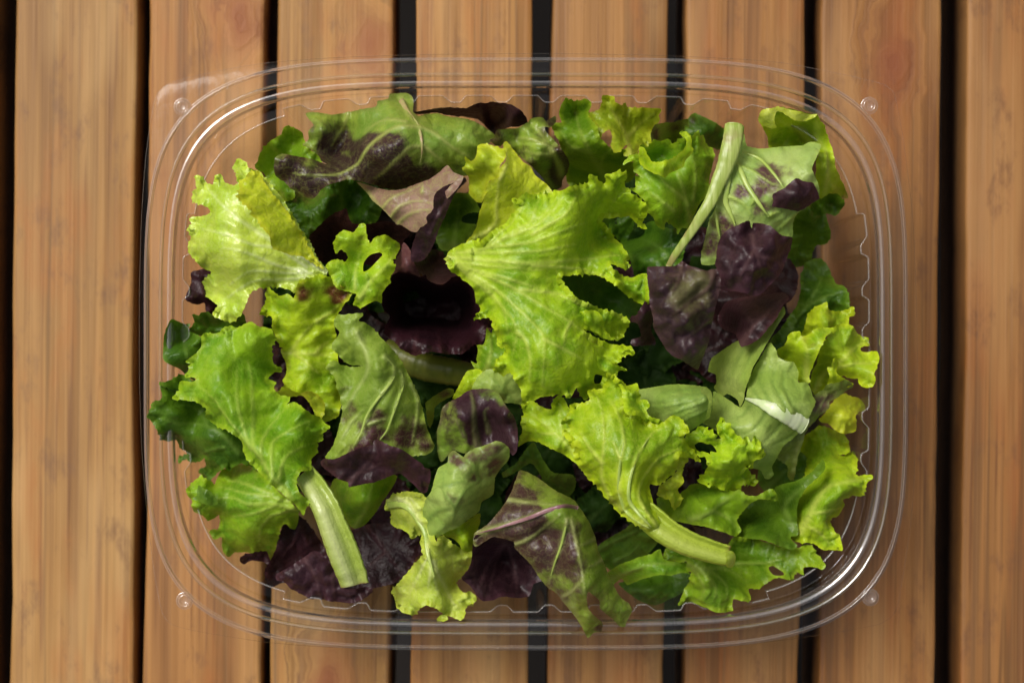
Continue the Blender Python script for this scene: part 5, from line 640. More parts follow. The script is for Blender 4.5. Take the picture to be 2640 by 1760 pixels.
('lettuce_leaf','wide frilled leaf lying along the lower right wall beneath the cut stem end','lettuce leaves heaped in the tray',[
  dict(role='blade',mat='mid',out=[(46.5,-68.6),(47.4,-65.4),(48.7,-63.6),(52.2,-64),(53.8,-64.6),(57.1,-64.8),(62.7,-65.8),(67,-65.6),(68.3,-62.2),(70.3,-60.8),(78.5,-62.5),(83.5,-64.1),(89.3,-64.6),(92.9,-63.4),(94.4,-65.7),(96,-67.7),(96.3,-70),(93.1,-69.8),(90.5,-70.2),(90.5,-72.2),(88.5,-71.9),(87.7,-74.2),(84.7,-73.6),(82.7,-73.3),(79.7,-75.3),(77.3,-76.7),(73.9,-77.3),(73.8,-80),(71.6,-80),(68.5,-79.7),(68.3,-83.2),(66.6,-83.7),(63.8,-83.6),(59.9,-82.2),(56.7,-81.2),(51.9,-81.8),(53.6,-77.8),(54.6,-75.7),(55.7,-73.7),(55.1,-73.4),(55.4,-71),(53.9,-70.8),(54,-67.8),(50.6,-68.2)],z=[(46.8,-68.2,-7.6),(50.6,-65.5,-5.1),(55.2,-68.2,1),(64.7,-71.2,-10.2),(75.3,-68.2,-14),(85.1,-66.1,-10.2),(94.7,-67.4,-6.4),(89.8,-72.6,-7.6),(81.5,-71.4,-8.9),(74.6,-77,-7.6),(60,-73,3),(65.6,-78.7,-2.5),(70.9,-79.1,-5.1),(67.7,-83.3,-6.4),(52.9,-81.1,-7.6),(55.2,-74.3,-7.6),(74.1,-73.8,-17.8)],veins=[([(53.7,-68.5),(58.6,-70.7),(62.6,-75.1),(62.4,-79.2)],0.95,0.3),([(56.2,-69),(62.3,-71.5),(66.6,-75.8),(66,-80.6)],0.6,0.22),([(58.6,-69.4),(68.5,-72),(73.6,-75.3)],0.6,0.22),([(54.3,-68.4),(57,-71.8),(59.2,-76),(57.9,-79.8)],0.6,0.22),([(64.7,-70.2),(75.5,-70),(85,-67.7)],0.6,0.22)],spots=[],holes=[[(80.3,-70.5),(81.6,-70.1),(84.5,-72),(84.4,-73.1),(81.5,-72.7),(80.5,-71.5)]],frill=0.8,ruf=1.21,crk=0.54,drop=1.34,vr=0.40,ribs=[])]),
('lettuce_leaf','long light green leaf running left to right below the curved stem at bottom right','lettuce leaves heaped in the tray',[
  dict(role='blade',mat='mid',out=[(29.7,-72.8),(33.8,-69),(38.3,-67),(43.2,-65.9),(46.1,-64.5),(47.1,-67.4),(50.5,-68.1),(54.2,-68.5),(54.3,-70.9),(55,-71.9),(52.5,-71.4),(49,-72.2),(45.6,-71.9),(40.6,-73.9),(36.2,-76.3),(34.4,-74.4),(31.5,-76.5)],z=[(30.1,-73.2,-12.7),(37,-68.3,-2.5),(45.8,-65.5,-7.6),(46.9,-69.4,0),(54,-69.6,-5.1),(36.2,-75.9,-12.7),(42.2,-72.3,-5.1)],veins=[([(30.8,-75.1),(37.2,-71),(43.7,-68.7),(52.2,-68.8)],0.95,0.3)],spots=[],holes=[],frill=0.2,ruf=0.54,crk=0.40,drop=1.34,vr=0.34,ribs=[])]),
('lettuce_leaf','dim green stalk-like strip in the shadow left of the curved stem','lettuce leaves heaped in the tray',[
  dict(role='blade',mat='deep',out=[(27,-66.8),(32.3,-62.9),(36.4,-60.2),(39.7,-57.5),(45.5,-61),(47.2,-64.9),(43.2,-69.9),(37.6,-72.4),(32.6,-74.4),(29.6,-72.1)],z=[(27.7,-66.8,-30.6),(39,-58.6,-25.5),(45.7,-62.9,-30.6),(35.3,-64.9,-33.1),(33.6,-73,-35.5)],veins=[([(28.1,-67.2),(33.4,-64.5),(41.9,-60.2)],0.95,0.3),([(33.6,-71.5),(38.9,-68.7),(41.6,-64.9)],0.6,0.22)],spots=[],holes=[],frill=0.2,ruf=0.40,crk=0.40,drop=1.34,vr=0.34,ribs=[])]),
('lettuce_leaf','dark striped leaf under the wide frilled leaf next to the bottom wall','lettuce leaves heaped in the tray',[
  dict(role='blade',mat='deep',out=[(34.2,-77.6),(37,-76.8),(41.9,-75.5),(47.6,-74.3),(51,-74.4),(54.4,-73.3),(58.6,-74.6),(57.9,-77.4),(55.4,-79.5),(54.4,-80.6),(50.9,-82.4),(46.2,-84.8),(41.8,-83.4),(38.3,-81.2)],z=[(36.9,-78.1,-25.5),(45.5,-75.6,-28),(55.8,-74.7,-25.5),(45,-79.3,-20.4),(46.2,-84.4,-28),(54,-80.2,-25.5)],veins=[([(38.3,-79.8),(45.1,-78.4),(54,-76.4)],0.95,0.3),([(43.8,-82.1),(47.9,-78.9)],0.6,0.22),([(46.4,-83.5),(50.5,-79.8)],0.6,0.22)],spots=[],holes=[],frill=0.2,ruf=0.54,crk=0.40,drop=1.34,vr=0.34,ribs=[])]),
('lettuce_leaf','lacy finely curled lime frill between the big curved-stem leaf and the white-ribbed leaf','lettuce leaves heaped in the tray',[
  dict(role='blade',mat='lime',out=[(52.8,-29.6),(55.3,-27.5),(57.6,-25.9),(59.2,-27),(62.1,-28.6),(62.4,-29.6),(62.1,-25.9),(63.8,-23.7),(65.7,-25.9),(67.3,-27.9),(69.6,-29.6),(70.8,-28.9),(72,-30.6),(73.1,-28.9),(74.5,-30.6),(74.5,-32),(75.9,-33.4),(75.7,-35.1),(73.5,-36.2),(73.5,-38.6),(70.9,-37.8),(73.4,-40.4),(75,-42.2),(75.3,-44.5),(74,-44.4),(71.1,-43.7),(69.2,-46.3),(65.8,-46),(62.1,-44.1),(60.2,-44.1),(58.2,-43.5),(59.6,-40.7),(59.3,-37.5),(58.6,-34.8),(56.7,-34.7),(55,-33)],z=[(53,-29.5,6),(57.6,-26.2,6),(59,-28.6,12.1),(63.5,-24.2,16.1),(64.2,-28,10.1),(69.1,-32,10.1),(73.8,-29.9,12.1),(75.6,-34.1,8),(70.9,-37.5,6),(74.9,-44.1,-2.5),(65.5,-35.1,13.1),(61.1,-38.7,8),(60.4,-43.7,-2.5),(65.8,-45.6,-5.1),(68,-41.8,2),(56.7,-34.1,2)],veins=[],spots=[],holes=[[(55.8,-31.8),(57.2,-30.5),(59.2,-31.1),(60.6,-30.9),(61.9,-33.4),(60.2,-33.3),(59.2,-34.7),(57.1,-34.1)]],frill=1.4,ruf=1.88,crk=1.61,drop=0.40,vr=0.34,ribs=[])]),
('lettuce_leaf','green leaf with a bright curled collar like a rosette, upper right of centre','lettuce leaves heaped in the tray',[
  dict(role='blade',mat='green',out=[(38.7,59),(41.2,58.9),(42.8,60.6),(45.3,60.7),(47.2,61.3),(48.6,60.1),(49.8,60),(50,61.1),(52.3,61.1),(50.5,62.9),(52.5,63.4),(54.3,62.1),(56.4,63.6),(57.2,62.4),(58.5,63),(59.5,60.4),(61.8,59),(61.9,55.4),(60.9,50.4),(60.2,45.6),(57.9,42.3),(56.1,37.7),(55.6,35.1),(52.5,35.2),(51.5,33.2),(50.9,34.8),(49.1,35.9),(46.8,36.7),(46.7,34.5),(44.1,36),(43.3,37.9),(41.6,39.2),(40.8,42),(38.3,44.8),(36,46.4),(37.6,46.8),(37.6,49.7),(38.9,50),(37.2,52),(36.5,54.6),(33.7,53.5),(35.8,56.1),(38.6,56.5)],z=[(39.1,57.7,10.1),(45.3,60.4,6),(46.4,57,0),(52.2,61,10.1),(57.2,62.4,6),(61.5,58.7,0),(55.9,53.1,6),(45.5,47.7,12.1),(52.8,45,4),(38.5,48,8),(36.7,46.5,6),(34.2,54,8),(41.2,41.4,8),(46.1,36.7,4),(51.2,33.8,-5.1),(57.2,39.1,-7.6),(49.2,41.5,7)],veins=[([(55.4,37.3),(52.8,45),(50.8,49.7),(49.4,55)],0.95,0.3),([(52.9,43.4),(46.5,47.8),(42.7,54.9)],0.6,0.22),([(55.9,43.7),(56,51.6),(54.5,58)],0.6,0.22),([(49.3,39.9),(42.3,44.5),(39.8,47.9)],0.6,0.22)],spots=[],holes=[],frill=0.6,ruf=0.94,crk=0.54,drop=1.34,vr=0.34,ribs=[]),
  dict(role='curled_collar',mat='lime',out=[(38.3,58.4),(39.7,58.2),(40.6,55.9),(42.2,53.8),(45,53.7),(48.4,55.1),(51.1,57.2),(52.6,59.7),(52,61.4),(50.3,62.6),(52.4,63.3),(54.2,61.2),(54.3,58.8),(54.9,57.6),(52.3,54.4),(51.3,52.2),(47.9,50.7),(45.9,49),(43.8,49.6),(41.7,50.7),(39.5,52.6),(38.4,54.6)],z=[(38.8,58,14.1),(40.6,55.9,16.1),(45.1,53.7,18.1),(51.1,57.2,16.1),(52.4,62.8,12.1),(54.7,57.5,12.1),(48.6,51.1,14.1),(42,50.7,15.1),(38.6,54.9,12.1),(44.9,51.3,20.1)],veins=[],spots=[],holes=[],frill=0.4,ruf=0.54,crk=0.40,drop=0.94,vr=0.34,ribs=[])]),
('lettuce_leaf','green leaf at top centre-right with notched upper lobes, darker towards the pile','lettuce leaves heaped in the tray',[
  dict(role='blade',mat='mid',out=[(13.2,67.1),(15.3,67.3),(14.6,70.3),(15.6,73.3),(17,74.7),(19.8,74.3),(23.3,74.3),(24.3,72.6),(23.7,70.7),(26.1,64.1),(26.7,62.1),(29.4,59.6),(31.7,58),(34.3,58.5),(36.7,57.2),(39.7,54.2),(38.2,51.9),(34.8,51.3),(29.9,50.3),(25.3,50.3),(20.7,49.3),(18.2,51.4),(16.8,55),(15.7,59.1),(12.9,65.4)],z=[(13.6,67.1,0),(16.3,73.1,-2.5),(23.1,73.7,-2.5),(19.9,71.2,-10.2),(22.8,65,4),(29.6,58.5,2),(34.3,58,0),(19.6,58.7,0),(26.8,54.8,-12.7),(18.8,52.8,-30.6),(36,53.9,-22.9),(25.9,51.2,-33.1)],veins=[([(31.2,51.2),(24.7,57.2),(21.2,63.4),(19.9,71.5)],0.95,0.3),([(27.6,54.3),(28.4,57.2),(30.2,58.5)],0.6,0.22),([(24,58),(17.9,60),(14.6,65.5)],0.6,0.22)],spots=[],holes=[],frill=0.6,ruf=1.07,crk=0.54,drop=1.34,vr=0.34,ribs=[])]),
('lettuce_leaf','yellowish translucent frilled leaf standing against the top wall','lettuce leaves heaped in the tray',[
  dict(role='blade',mat='yellow2',out=[(24.1,70.8),(26.5,71.2),(27.8,73.2),(27.8,75.4),(29.7,75.7),(31.1,75.3),(31.8,73.5),(33.9,72.9),(34.9,73.8),(36.3,72.7),(40.2,72.6),(46.1,72.1),(45.7,70.4),(45.9,68.7),(44.7,67.9),(43.8,66.1),(44,62.3),(41.6,60.5),(39.3,60.1),(38.5,57.1),(36,56.5),(34.2,56.8),(34.5,58.3),(36.5,61),(34.7,60.3),(32.8,57.9),(31.4,57.5),(30.5,60),(30.9,62.9),(30,65.1),(27.9,63.9),(26.9,62.5),(25,67.3),(23.6,70.1)],z=[(24.1,70.5,-3.8),(28.4,74.7,-2.5),(35.2,73.2,-3.8),(45.5,71.5,-6.4),(29.9,69.3,-5.1),(30.2,64.5,2),(31.1,58.3,4),(34.5,58.3,4),(37.1,66.7,-12.7),(42.4,63.6,-15.3),(38.2,57.8,2),(26.9,62.8,2)],veins=[([(36.1,56.9),(35.4,64.5),(31.3,70.7),(29.1,74.1)],0.95,0.3),([(35.7,63.3),(40.6,68.6),(44.6,71)],0.6,0.22)],spots=[],holes=[],frill=0.6,ruf=1.21,crk=0.54,drop=1.34,vr=0.34,ribs=[])]),
('red_leaf_lettuce','shadowed purplish leaf opening at top right behind the rosette collar','lettuce leaves heaped in the tray',[
  dict(role='blade',mat='greenred',out=[(43.3,64.6),(44.7,67.6),(49.1,68.9),(52.4,69.7),(55.1,69.7),(56.2,66.8),(55.5,64.8),(53.8,63.2),(50.3,62.8),(48.1,63.7),(43.9,61.2)],z=[(43.8,64.8,-10.2),(44.3,61.8,-7.6),(49.1,68.8,-12.7),(54.9,69.5,-12.7),(51.9,67,-35.5),(55.1,66.1,-22.9)],veins=[],spots=[(44.6,65,2.3,1),(51.9,69.3,3,1)],holes=[],frill=0.1,ruf=0.40,crk=0.40,drop=1.34,vr=0.34,ribs=[])]),
('lettuce_leaf','dark green leaf behind the thick stem at the top right wall','lettuce leaves heaped in the tray',[
  dict(role='blade',mat='deep',out=[(54.6,65.5),(55.7,70.4),(58,72.7),(60.4,71.6),(63.8,69.9),(67.6,68.2),(70.1,67.1),(68.9,64.2),(66.9,61.8),(64.1,62.2),(60.5,62.2),(57.5,63.2)],z=[(56,69.7,-17.8),(58.3,72,-20.4),(67.2,67.8,-22.9),(61.5,66.2,-17.8),(66,62.7,-28)],veins=[],spots=[(57.1,69.7,1.3,0.6)],holes=[],frill=0.2,ruf=0.67,crk=0.40,drop=1.34,vr=0.34,ribs=[])]),
('red_leaf_lettuce','upturned mottled leaf at right with thick forked stem and large purple flaps','lettuce leaves heaped in the tray',[
  dict(role='blade',mat='mottle',out=[(70.6,63.1),(71.3,59.5),(75.2,58.5),(78.9,58.7),(83.4,59.1),(88.1,59.3),(90.1,60.3),(93.2,59.2),(91.7,55.9),(89.6,51.4),(91.7,47.4),(92.5,43.4),(86.1,38.7),(85,36.2),(85.1,31.4),(82.6,31.7),(80.7,32.5),(78.3,31.2),(69.7,30.5),(63.4,29.6),(62.6,27.4),(61.9,23.6),(57.7,23.7),(58.3,30.7),(59.6,37.1),(60.8,39.3),(62.2,45.1),(64,54.4),(67,61.6)],z=[(70.5,62.4,6),(75.2,58.5,8),(83.4,58.8,9),(92.8,58.8,12.1),(90.3,53,18.1),(85.5,49.9,17.1),(92.2,43.7,12.1),(75.9,51.6,16.1),(82,44.8,19.1),(69.1,44.9,18.1),(75.5,38.3,19.1),(84.9,34,10.1),(69.2,35.2,17.1),(61.4,38.7,14.1),(58.2,25.9,6),(62.6,32.2,12.1),(64.8,51.6,16.1)],veins=[([(64.8,51.6),(64.2,45.6),(63.8,41.8),(65.4,38.2),(66.8,35)],0.95,0.3),([(67.6,53.3),(69.8,47.2),(72.2,42.9),(74.5,39.6),(76.6,37.1)],0.6,0.22),([(61.4,39.9),(61.5,37),(62.6,32.2),(63.1,29)],0.6,0.22),([(70.6,56.6),(74.8,55.2),(78.3,50.2),(81.3,44.8)],0.6,0.22),([(67.5,53),(72,50.9),(77.1,47.1),(80.4,46.4)],0.6,0.22),([(64.7,43.4),(69.1,41),(71.7,36.8)],0.6,0.22),([(85.4,38.4),(82.2,35.4),(80.2,33.5)],0.6,0.22),([(72.2,42.9),(71,39.6)],0.6,0.22),([(77.3,37.7),(80.6,39.1)],0.6,0.22)],spots=[(69.1,44.9,3,0.8),(75.6,48.1,3.7,0.8),(73.2,44.8,3,0.7),(78.9,49.5,3,0.7),(73.8,39.6,2.7,0.7),(62.4,36.1,3,0.8),(60.3,29.1,4.4,1),(65,33.7,2.7,0.7),(79,37.5,2,0.4),(67.5,43.3,2.3,0.5),(75.8,50.9,2,0.6),(78.1,41.6,2.7,0.6)],holes=[],frill=0.3,ruf=0.54,crk=0.54,drop=0.94,vr=0.67,ribs=[([(67.6,53.7),(69.8,47.2),(72.2,42.9),(74.5,39.6),(76.6,37.1)],0.87,0.47,'vein','ribgreen'),([(64.8,52.3),(64.2,45.6),(63.8,41.8),(65.4,38.2),(66.8,34.8)],1.14,0.54,'vein','ribgreen'),([(61.1,39.3),(61.6,36.1),(62.6,31.6)],0.47,0.27,'vein','ribgreen'),([(70.9,56.6),(74.7,54.9),(78.3,49.8),(81,45.5)],0.54,0.27,'vein','ribgreen')]),
  dict(role='stem',tube=True,flat=0.5,mat='ribstem',path=[(66.7,64.5,17.1,2.9),(66.1,60.5,18.5,3),(64.9,55.8,19.3,2.9),(63.5,51.6,19.1,2.5),(61.5,47.1,19.3,2.2),(59.6,42.2,19.3,1.9),(57,38,19.1,1.7),(54.3,33.6,17.1,1.4),(51.2,29.1,15.1,1.2),(48.7,25.3,13.1,1.1),(47.2,22.4,12.1,0.9)]),
  dict(role='folded_tip',mat='purple',out=[(77.4,43.6),(80.6,45.4),(83.7,48.1),(84.7,48.3),(86.7,47.5),(89.5,47),(91.5,44.2),(91.8,42.6),(89.8,41.3),(87.2,39.6),(85.3,38.8),(81.1,39.5),(77.4,40.2),(77.7,41.8)],z=[(77.4,43.3,22.1),(84,47.8,23.1),(89.2,46.6,21.1),(91.6,43,18.1),(83.6,42.7,26.1),(85.3,39,19.1),(77.7,40.4,20.1)],veins=[],spots=[],holes=[],frill=0.1,ruf=0.40,crk=0.40,drop=0.67,vr=0.34,ribs=[],label='small purple flap folded over the upper right of the blade'),
  dict(role='folded_edge',mat='purple',out=[(60.5,24.7),(60.9,27.2),(61.5,30.1),(63.3,32.6),(66.4,34.2),(70.1,35.7),(71.5,33.8),(72,35.4),(76.1,34.5),(79,32.2),(81,31.4),(83.8,31.1),(83.9,28.1),(82.1,24.2),(80.1,20.2),(77.2,17.2),(74,14),(72.7,13.5),(70.7,13.5),(68.9,14.3),(66,14.9),(62.3,15.3),(61.9,18.5),(60.7,21.4),(60.3,23.1)],z=[(60.5,24,20.1),(62.7,31.7,22.1),(70,35.2,23.1),(72,33.6,17.1),(77.7,33.2,19.1),(83.6,30.4,16.1),(68.6,27.6,27.1),(77,26.1,24.1),(67.1,19.6,26.1),(80.5,20.9,17.1),(72.7,14,20.1),(62.6,15.6,20.1),(74.9,18.1,23.1),(65.6,24.5,25.1)],veins=[([(71.5,32.9),(71.8,26),(77.1,24.5),(82,27)],0.95,0.3),([(71.2,26.7),(68,20.9),(66.5,15.9)],0.6,0.22),([(71.8,26),(73.7,19.7)],0.6,0.22)],spots=[],holes=[],frill=0.1,ruf=0.40,crk=1.21,drop=0.94,vr=0.34,ribs=[],label='large bruised purple flap')]),
('lettuce_leaf','light yellow-green leaf bent like a hood at the top right corner of the heap','lettuce leaves heaped in the tray',[
  dict(role='blade',mat='lime',out=[(75.5,67.5),(75.5,69.3),(76.2,70.4),(78.7,70.7),(80.7,71.1),(83.7,70.8),(87.3,70.3),(90.8,69.2),(92.4,68.7),(93.7,67.2),(95.3,65.2),(96.8,62.5),(97.7,59.1),(98.5,55.8),(99.1,53.3),(101.2,51),(104.3,48.3),(106.8,45.6),(104.2,45.5),(101.5,46.2),(98.7,45.7),(97.5,44.9),(94.5,48.2),(92.9,51.1),(92.7,55.3),(93.2,58),(93.1,60.2),(89.9,60.3),(86.8,60.2),(81.5,60.6),(79.7,63.2),(77.4,65.1)],z=[(75.7,67.5,2),(80.2,70.5,8),(91.8,68.8,8),(94.8,65.3,10.1),(87.7,66.4,-10.2),(93.6,63.9,-15.3),(81.5,61.8,-15.3),(86.7,61.8,-15.3),(93.8,57,10.1),(97.1,55.8,6),(96.3,49.6,0),(106.3,45.9,-17.8),(97.7,45.7,-15.3),(97.4,60.9,4),(78.1,65.9,4)],veins=[([(98.3,46.2),(96.2,52.5),(95.4,61.1),(93,67.3)],0.95,0.3),([(96.7,49.6),(99.6,48.4),(103.6,46.6)],0.6,0.22),([(94,62),(89.8,66),(82,67.8)],0.6,0.22),([(93,57.2),(94.6,52.6)],0.6,0.22)],spots=[],holes=[],frill=0.3,ruf=0.80,crk=0.54,drop=1.34,vr=0.34,ribs=[]),
  dict(role='folded_rim',mat='limepale2',out=[(74.8,66.8),(74.7,68.6),(75.4,69.7),(78,69.9),(80,70.5),(85.8,69.1),(89.7,68.4),(92.1,68.5),(90.6,67.1),(87.6,66.4),(85.1,66.6),(80.7,69.2),(79.4,68.7),(79,66.6),(79.9,64.6),(78.7,64.4),(76.9,65.1)],z=[(74.9,67.1,8),(76,68,15.1),(80.1,70.2,14.1),(79,65.7,12.1),(85.8,68,15.1),(92.2,68.3,12.1),(87.6,66.5,12.1)],veins=[],spots=[],holes=[],frill=0.3,ruf=0.40,crk=0.40,drop=0.67,vr=0.34,ribs=[])]),
('red_leaf_lettuce','dark purple squarish leaf with a torn upper edge, at right of centre','lettuce leaves heaped in the tray',[
  dict(role='blade',mat='purple2',out=[(40.4,22.2),(43.6,22.3),(48.4,22.4),(50,23.4),(51,24.1),(52.6,22.8),(55.1,21.8),(58,21.1),(59.9,21.6),(62.3,21.1),(62.3,18.3),(61.7,14.1),(60.8,10.2),(60.2,3.7),(58.9,-1.3),(57.3,-6.2),(56.5,-8.6),(53.5,-7.2),(50.7,-5.5),(48,-4.2),(46.2,-2.2),(44.5,0.4),(42.2,4.3),(42,7.2),(41,10.8),(40.8,14.7),(40.3,19.3)],z=[(40.5,21.9,16.1),(51,23.4,19.1),(59.6,21.4,21.1),(62.1,19.9,19.1),(46.3,16.4,25.1),(51.5,14.9,21.1),(41,11.7,19.1),(52.8,8.4,25.1),(61.1,11.8,16.1),(45.3,2,18.1),(59.8,3.7,12.1),(53.4,-1.3,18.1),(48.9,-3.9,13.1),(56.5,-7.9,6),(54.1,-6.9,10.1)],veins=[([(59.6,20.8),(59.1,16.6),(52.9,11.7),(47.1,7.6)],0.95,0.3),([(60.3,6.9),(56,4),(51.6,0.7)],0.6,0.22),([(50.7,23.1),(49.8,18.8),(47.7,14.9),(46.4,13.2)],0.6,0.22),([(49.9,19.5),(45.3,19.8)],0.6,0.22)],spots=[(51.4,13.3,6.7,-0.6),(56.5,16.6,4.4,-0.5)],holes=[],frill=0.1,ruf=0.54,crk=1.34,drop=0.94,vr=0.54,ribs=[]),
  dict(role='side_lobe',mat='purple',out=[(41.1,12.9),(43,7.3),(42.7,3.7),(44.6,-0.6),(40.3,-1.3),(36.9,-1.3),(36.4,0.5),(39.3,1.7),(38,5.3),(35.9,5.7),(34.3,5.1),(34.2,6.7),(35.8,6.7),(36.3,7.8),(37.5,7.9),(38.8,10.2)],z=[(40.8,11.9,12.1),(42.5,5.4,6),(38.7,6.9,14.1),(37.2,-0.6,6),(34.4,5.7,2),(41.8,-0.6,-2.5)],veins=[],spots=[],holes=[],frill=0.5,ruf=0.54,crk=0.40,drop=0.67,vr=0.34,ribs=[])]),
('red_leaf_lettuce','smooth blue-purple leaf in shade under the bruised purple flap, right side','lettuce leaves heaped in the tray',[
  dict(role='blade',mat='purple',out=[(67.4,12.4),(72.5,13.9),(78.5,14.5),(83,15),(84.1,12.9),(82.3,10.9),(80.2,7.3),(77.6,4.3),(75.2,1),(72.5,-0.6),(69.4,-1.6),(69.1,0.4),(68.8,2.1),(66.5,3.8),(65.1,7.3)],z=[(67.8,11.3,-10.2),(83.3,13.7,6),(75.1,11.1,0),(77.2,7,10.1),(69.2,-0.6,8),(71,5.4,6),(66.6,4.5,-15.3),(74.7,1,9)],veins=[([(69.4,-0.9),(74.1,5.3),(82.6,13)],0.95,0.3)],spots=[],holes=[],frill=0.1,ruf=0.40,crk=0.40,drop=1.34,vr=0.34,ribs=[]),
  dict(role='shaded_lobe',mat='maroon',out=[(64,13.6),(67,18.5),(74.9,20),(83.2,22.7),(88.4,26.5),(91.1,21.2),(89.5,14.9),(86.4,12),(76.6,10.6),(69.1,10.1),(66.3,5.7),(63.7,9.1)],z=[(64.7,13.3,-22.9),(74.7,17.8,-25.5),(88.3,24.7,-22.9),(89.7,15.9,-17.8),(76.6,11.3,-12.7),(66.2,6.7,-28)],veins=[],spots=[],holes=[],frill=0.3,ruf=0.54,crk=0.54,drop=1.34,vr=0.34,ribs=[])]),  # dark sheet added to fill the black gap, shade put into its colour
('lettuce_leaf','dark green curly leaf on the right behind the purple-mottled leaf','lettuce leaves heaped in the tray',[
  dict(role='blade',mat='deep',out=[(89.5,41.9),(92.3,43),(97.2,45.1),(99.3,46.2),(101.2,45.8),(102.8,44.4),(103.6,42.2),(101.7,39.5),(99,40.3),(100,35.7),(100.5,32.7),(99.2,30.7),(97.1,30.8),(96.1,27.9),(95.5,25.2),(89.8,23.9),(88.4,28),(88.3,35.8)],z=[(90.1,41.2,-15.3),(101.3,45.1,-7.6),(103,42.6,-10.2),(98.5,43.3,-20.4),(92.4,40.7,-7.6),(99.7,33.7,-15.3),(92.9,32.3,-22.9),(95.4,25.6,-28),(89.5,27.3,-28)],veins=[],spots=[],holes=[],frill=0.4,ruf=1.34,crk=0.67,drop=1.34,vr=0.34,ribs=[])]),
('lettuce_leaf','shaded green leaf low at the right between the purple flap and the bright frills','lettuce leaves heaped in the tray',[
  dict(role='blade',mat='deep',out=[(88.5,8.3),(91.5,13.1),(92,20.1),(94.2,25.1),(98.8,26.5),(101.5,22.6),(102.6,18.2),(104.9,17.1),(105.7,11.9),(105.4,9.6),(103.3,8.6),(99.5,9.2),(95.8,9.2),(93.9,5.8),(92,1.3),(88.6,0.6),(85.4,-2.8),(82.9,-4.1),(80.3,-1.4),(84.7,3.4)],z=[(89.9,8.6,-20.4),(95.8,24.4,-25.5),(100.6,20.8,-22.9),(104.9,13.6,-12.7),(99,11.9,-12.7),(102.6,10.3,-17.8),(92.9,6.9,-17.8),(85.7,-0,-15.3),(81.9,-2.4,-12.7)],veins=[([(85.8,0.6),(93,11),(98.9,20.8)],0.95,0.3),([(93,11),(99.3,14.4),(104,15)],0.6,0.22)],spots=[],holes=[],frill=0.6,ruf=1.21,crk=0.67,drop=1.34,vr=0.34,ribs=[])]),
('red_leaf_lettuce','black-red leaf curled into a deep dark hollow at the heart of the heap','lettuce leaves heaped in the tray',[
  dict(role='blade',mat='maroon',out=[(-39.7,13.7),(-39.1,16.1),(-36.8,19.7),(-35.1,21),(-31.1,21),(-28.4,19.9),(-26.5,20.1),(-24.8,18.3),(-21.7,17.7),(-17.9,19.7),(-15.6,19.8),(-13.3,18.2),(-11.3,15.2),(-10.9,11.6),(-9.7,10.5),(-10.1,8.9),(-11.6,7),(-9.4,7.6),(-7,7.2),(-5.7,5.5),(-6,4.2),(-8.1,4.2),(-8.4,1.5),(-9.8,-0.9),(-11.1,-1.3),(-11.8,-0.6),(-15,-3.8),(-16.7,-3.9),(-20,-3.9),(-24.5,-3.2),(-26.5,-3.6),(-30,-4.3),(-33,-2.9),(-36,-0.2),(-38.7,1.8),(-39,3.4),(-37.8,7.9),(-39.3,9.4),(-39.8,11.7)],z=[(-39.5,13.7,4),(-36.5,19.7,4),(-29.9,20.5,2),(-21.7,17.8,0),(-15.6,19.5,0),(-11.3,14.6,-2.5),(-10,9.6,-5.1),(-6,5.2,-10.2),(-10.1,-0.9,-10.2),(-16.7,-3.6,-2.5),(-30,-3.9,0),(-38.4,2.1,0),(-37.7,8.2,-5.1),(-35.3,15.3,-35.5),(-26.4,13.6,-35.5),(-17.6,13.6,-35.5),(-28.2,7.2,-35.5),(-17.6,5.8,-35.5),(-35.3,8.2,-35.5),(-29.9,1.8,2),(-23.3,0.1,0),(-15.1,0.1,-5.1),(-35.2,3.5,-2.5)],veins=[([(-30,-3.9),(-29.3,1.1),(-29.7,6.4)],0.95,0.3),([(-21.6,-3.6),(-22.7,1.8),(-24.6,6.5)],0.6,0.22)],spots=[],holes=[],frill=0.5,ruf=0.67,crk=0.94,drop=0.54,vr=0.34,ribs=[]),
  dict(role='upper_lip',mat='redpurple',out=[(-36.5,23),(-34.1,27.3),(-33.2,30.4),(-31,27.9),(-30.6,25.2),(-29,22.9),(-28.4,21.3),(-28.2,19.7),(-31.1,20.8),(-35.2,20.9),(-37.1,20.1)],z=[(-36.5,22.1,4),(-33.2,29.7,4),(-31.6,23.9,9),(-28.5,20.1,4),(-35.2,21.1,4)],veins=[],spots=[],holes=[],frill=0.1,ruf=0.40,crk=0.67,drop=1.34,vr=0.34,ribs=[]),
  dict(role='inner_fold',mat='purple',out=[(-30,24.6),(-28.3,21.2),(-24.4,18),(-21.1,17.4),(-18,19.9),(-16.4,20.6),(-20.5,25.2),(-22,28.5),(-25.7,29),(-28.5,27.4)],z=[(-29.6,24.2,8),(-24.4,18.3,6),(-18.3,19.9,0),(-23.9,24.1,-15.3),(-22,28.1,-20.4)],veins=[],spots=[],holes=[],frill=0,ruf=0.40,crk=0.54,drop=1.34,vr=0.34,ribs=[])]),
('leaf_stalk','thick smooth olive-green stem lying in shade under the black-red hollow leaf','',[
  dict(role='stem',tube=True,flat=None,mat='ribolive',path=[(-39.8,-2.5,-24.2,4),(-33.7,-6,-21.6,4.4),(-26.8,-8.2,-20.4,4.4),(-19.8,-9.4,-20.4,4.3),(-12.6,-10.8,-21.6,3.9),(-7.8,-12.6,-24.2,3)])]),
('lettuce_leaf','small dark green toothed leaf beside the black-red hollow leaf, left of the big central leaf','lettuce leaves heaped in the tray',[
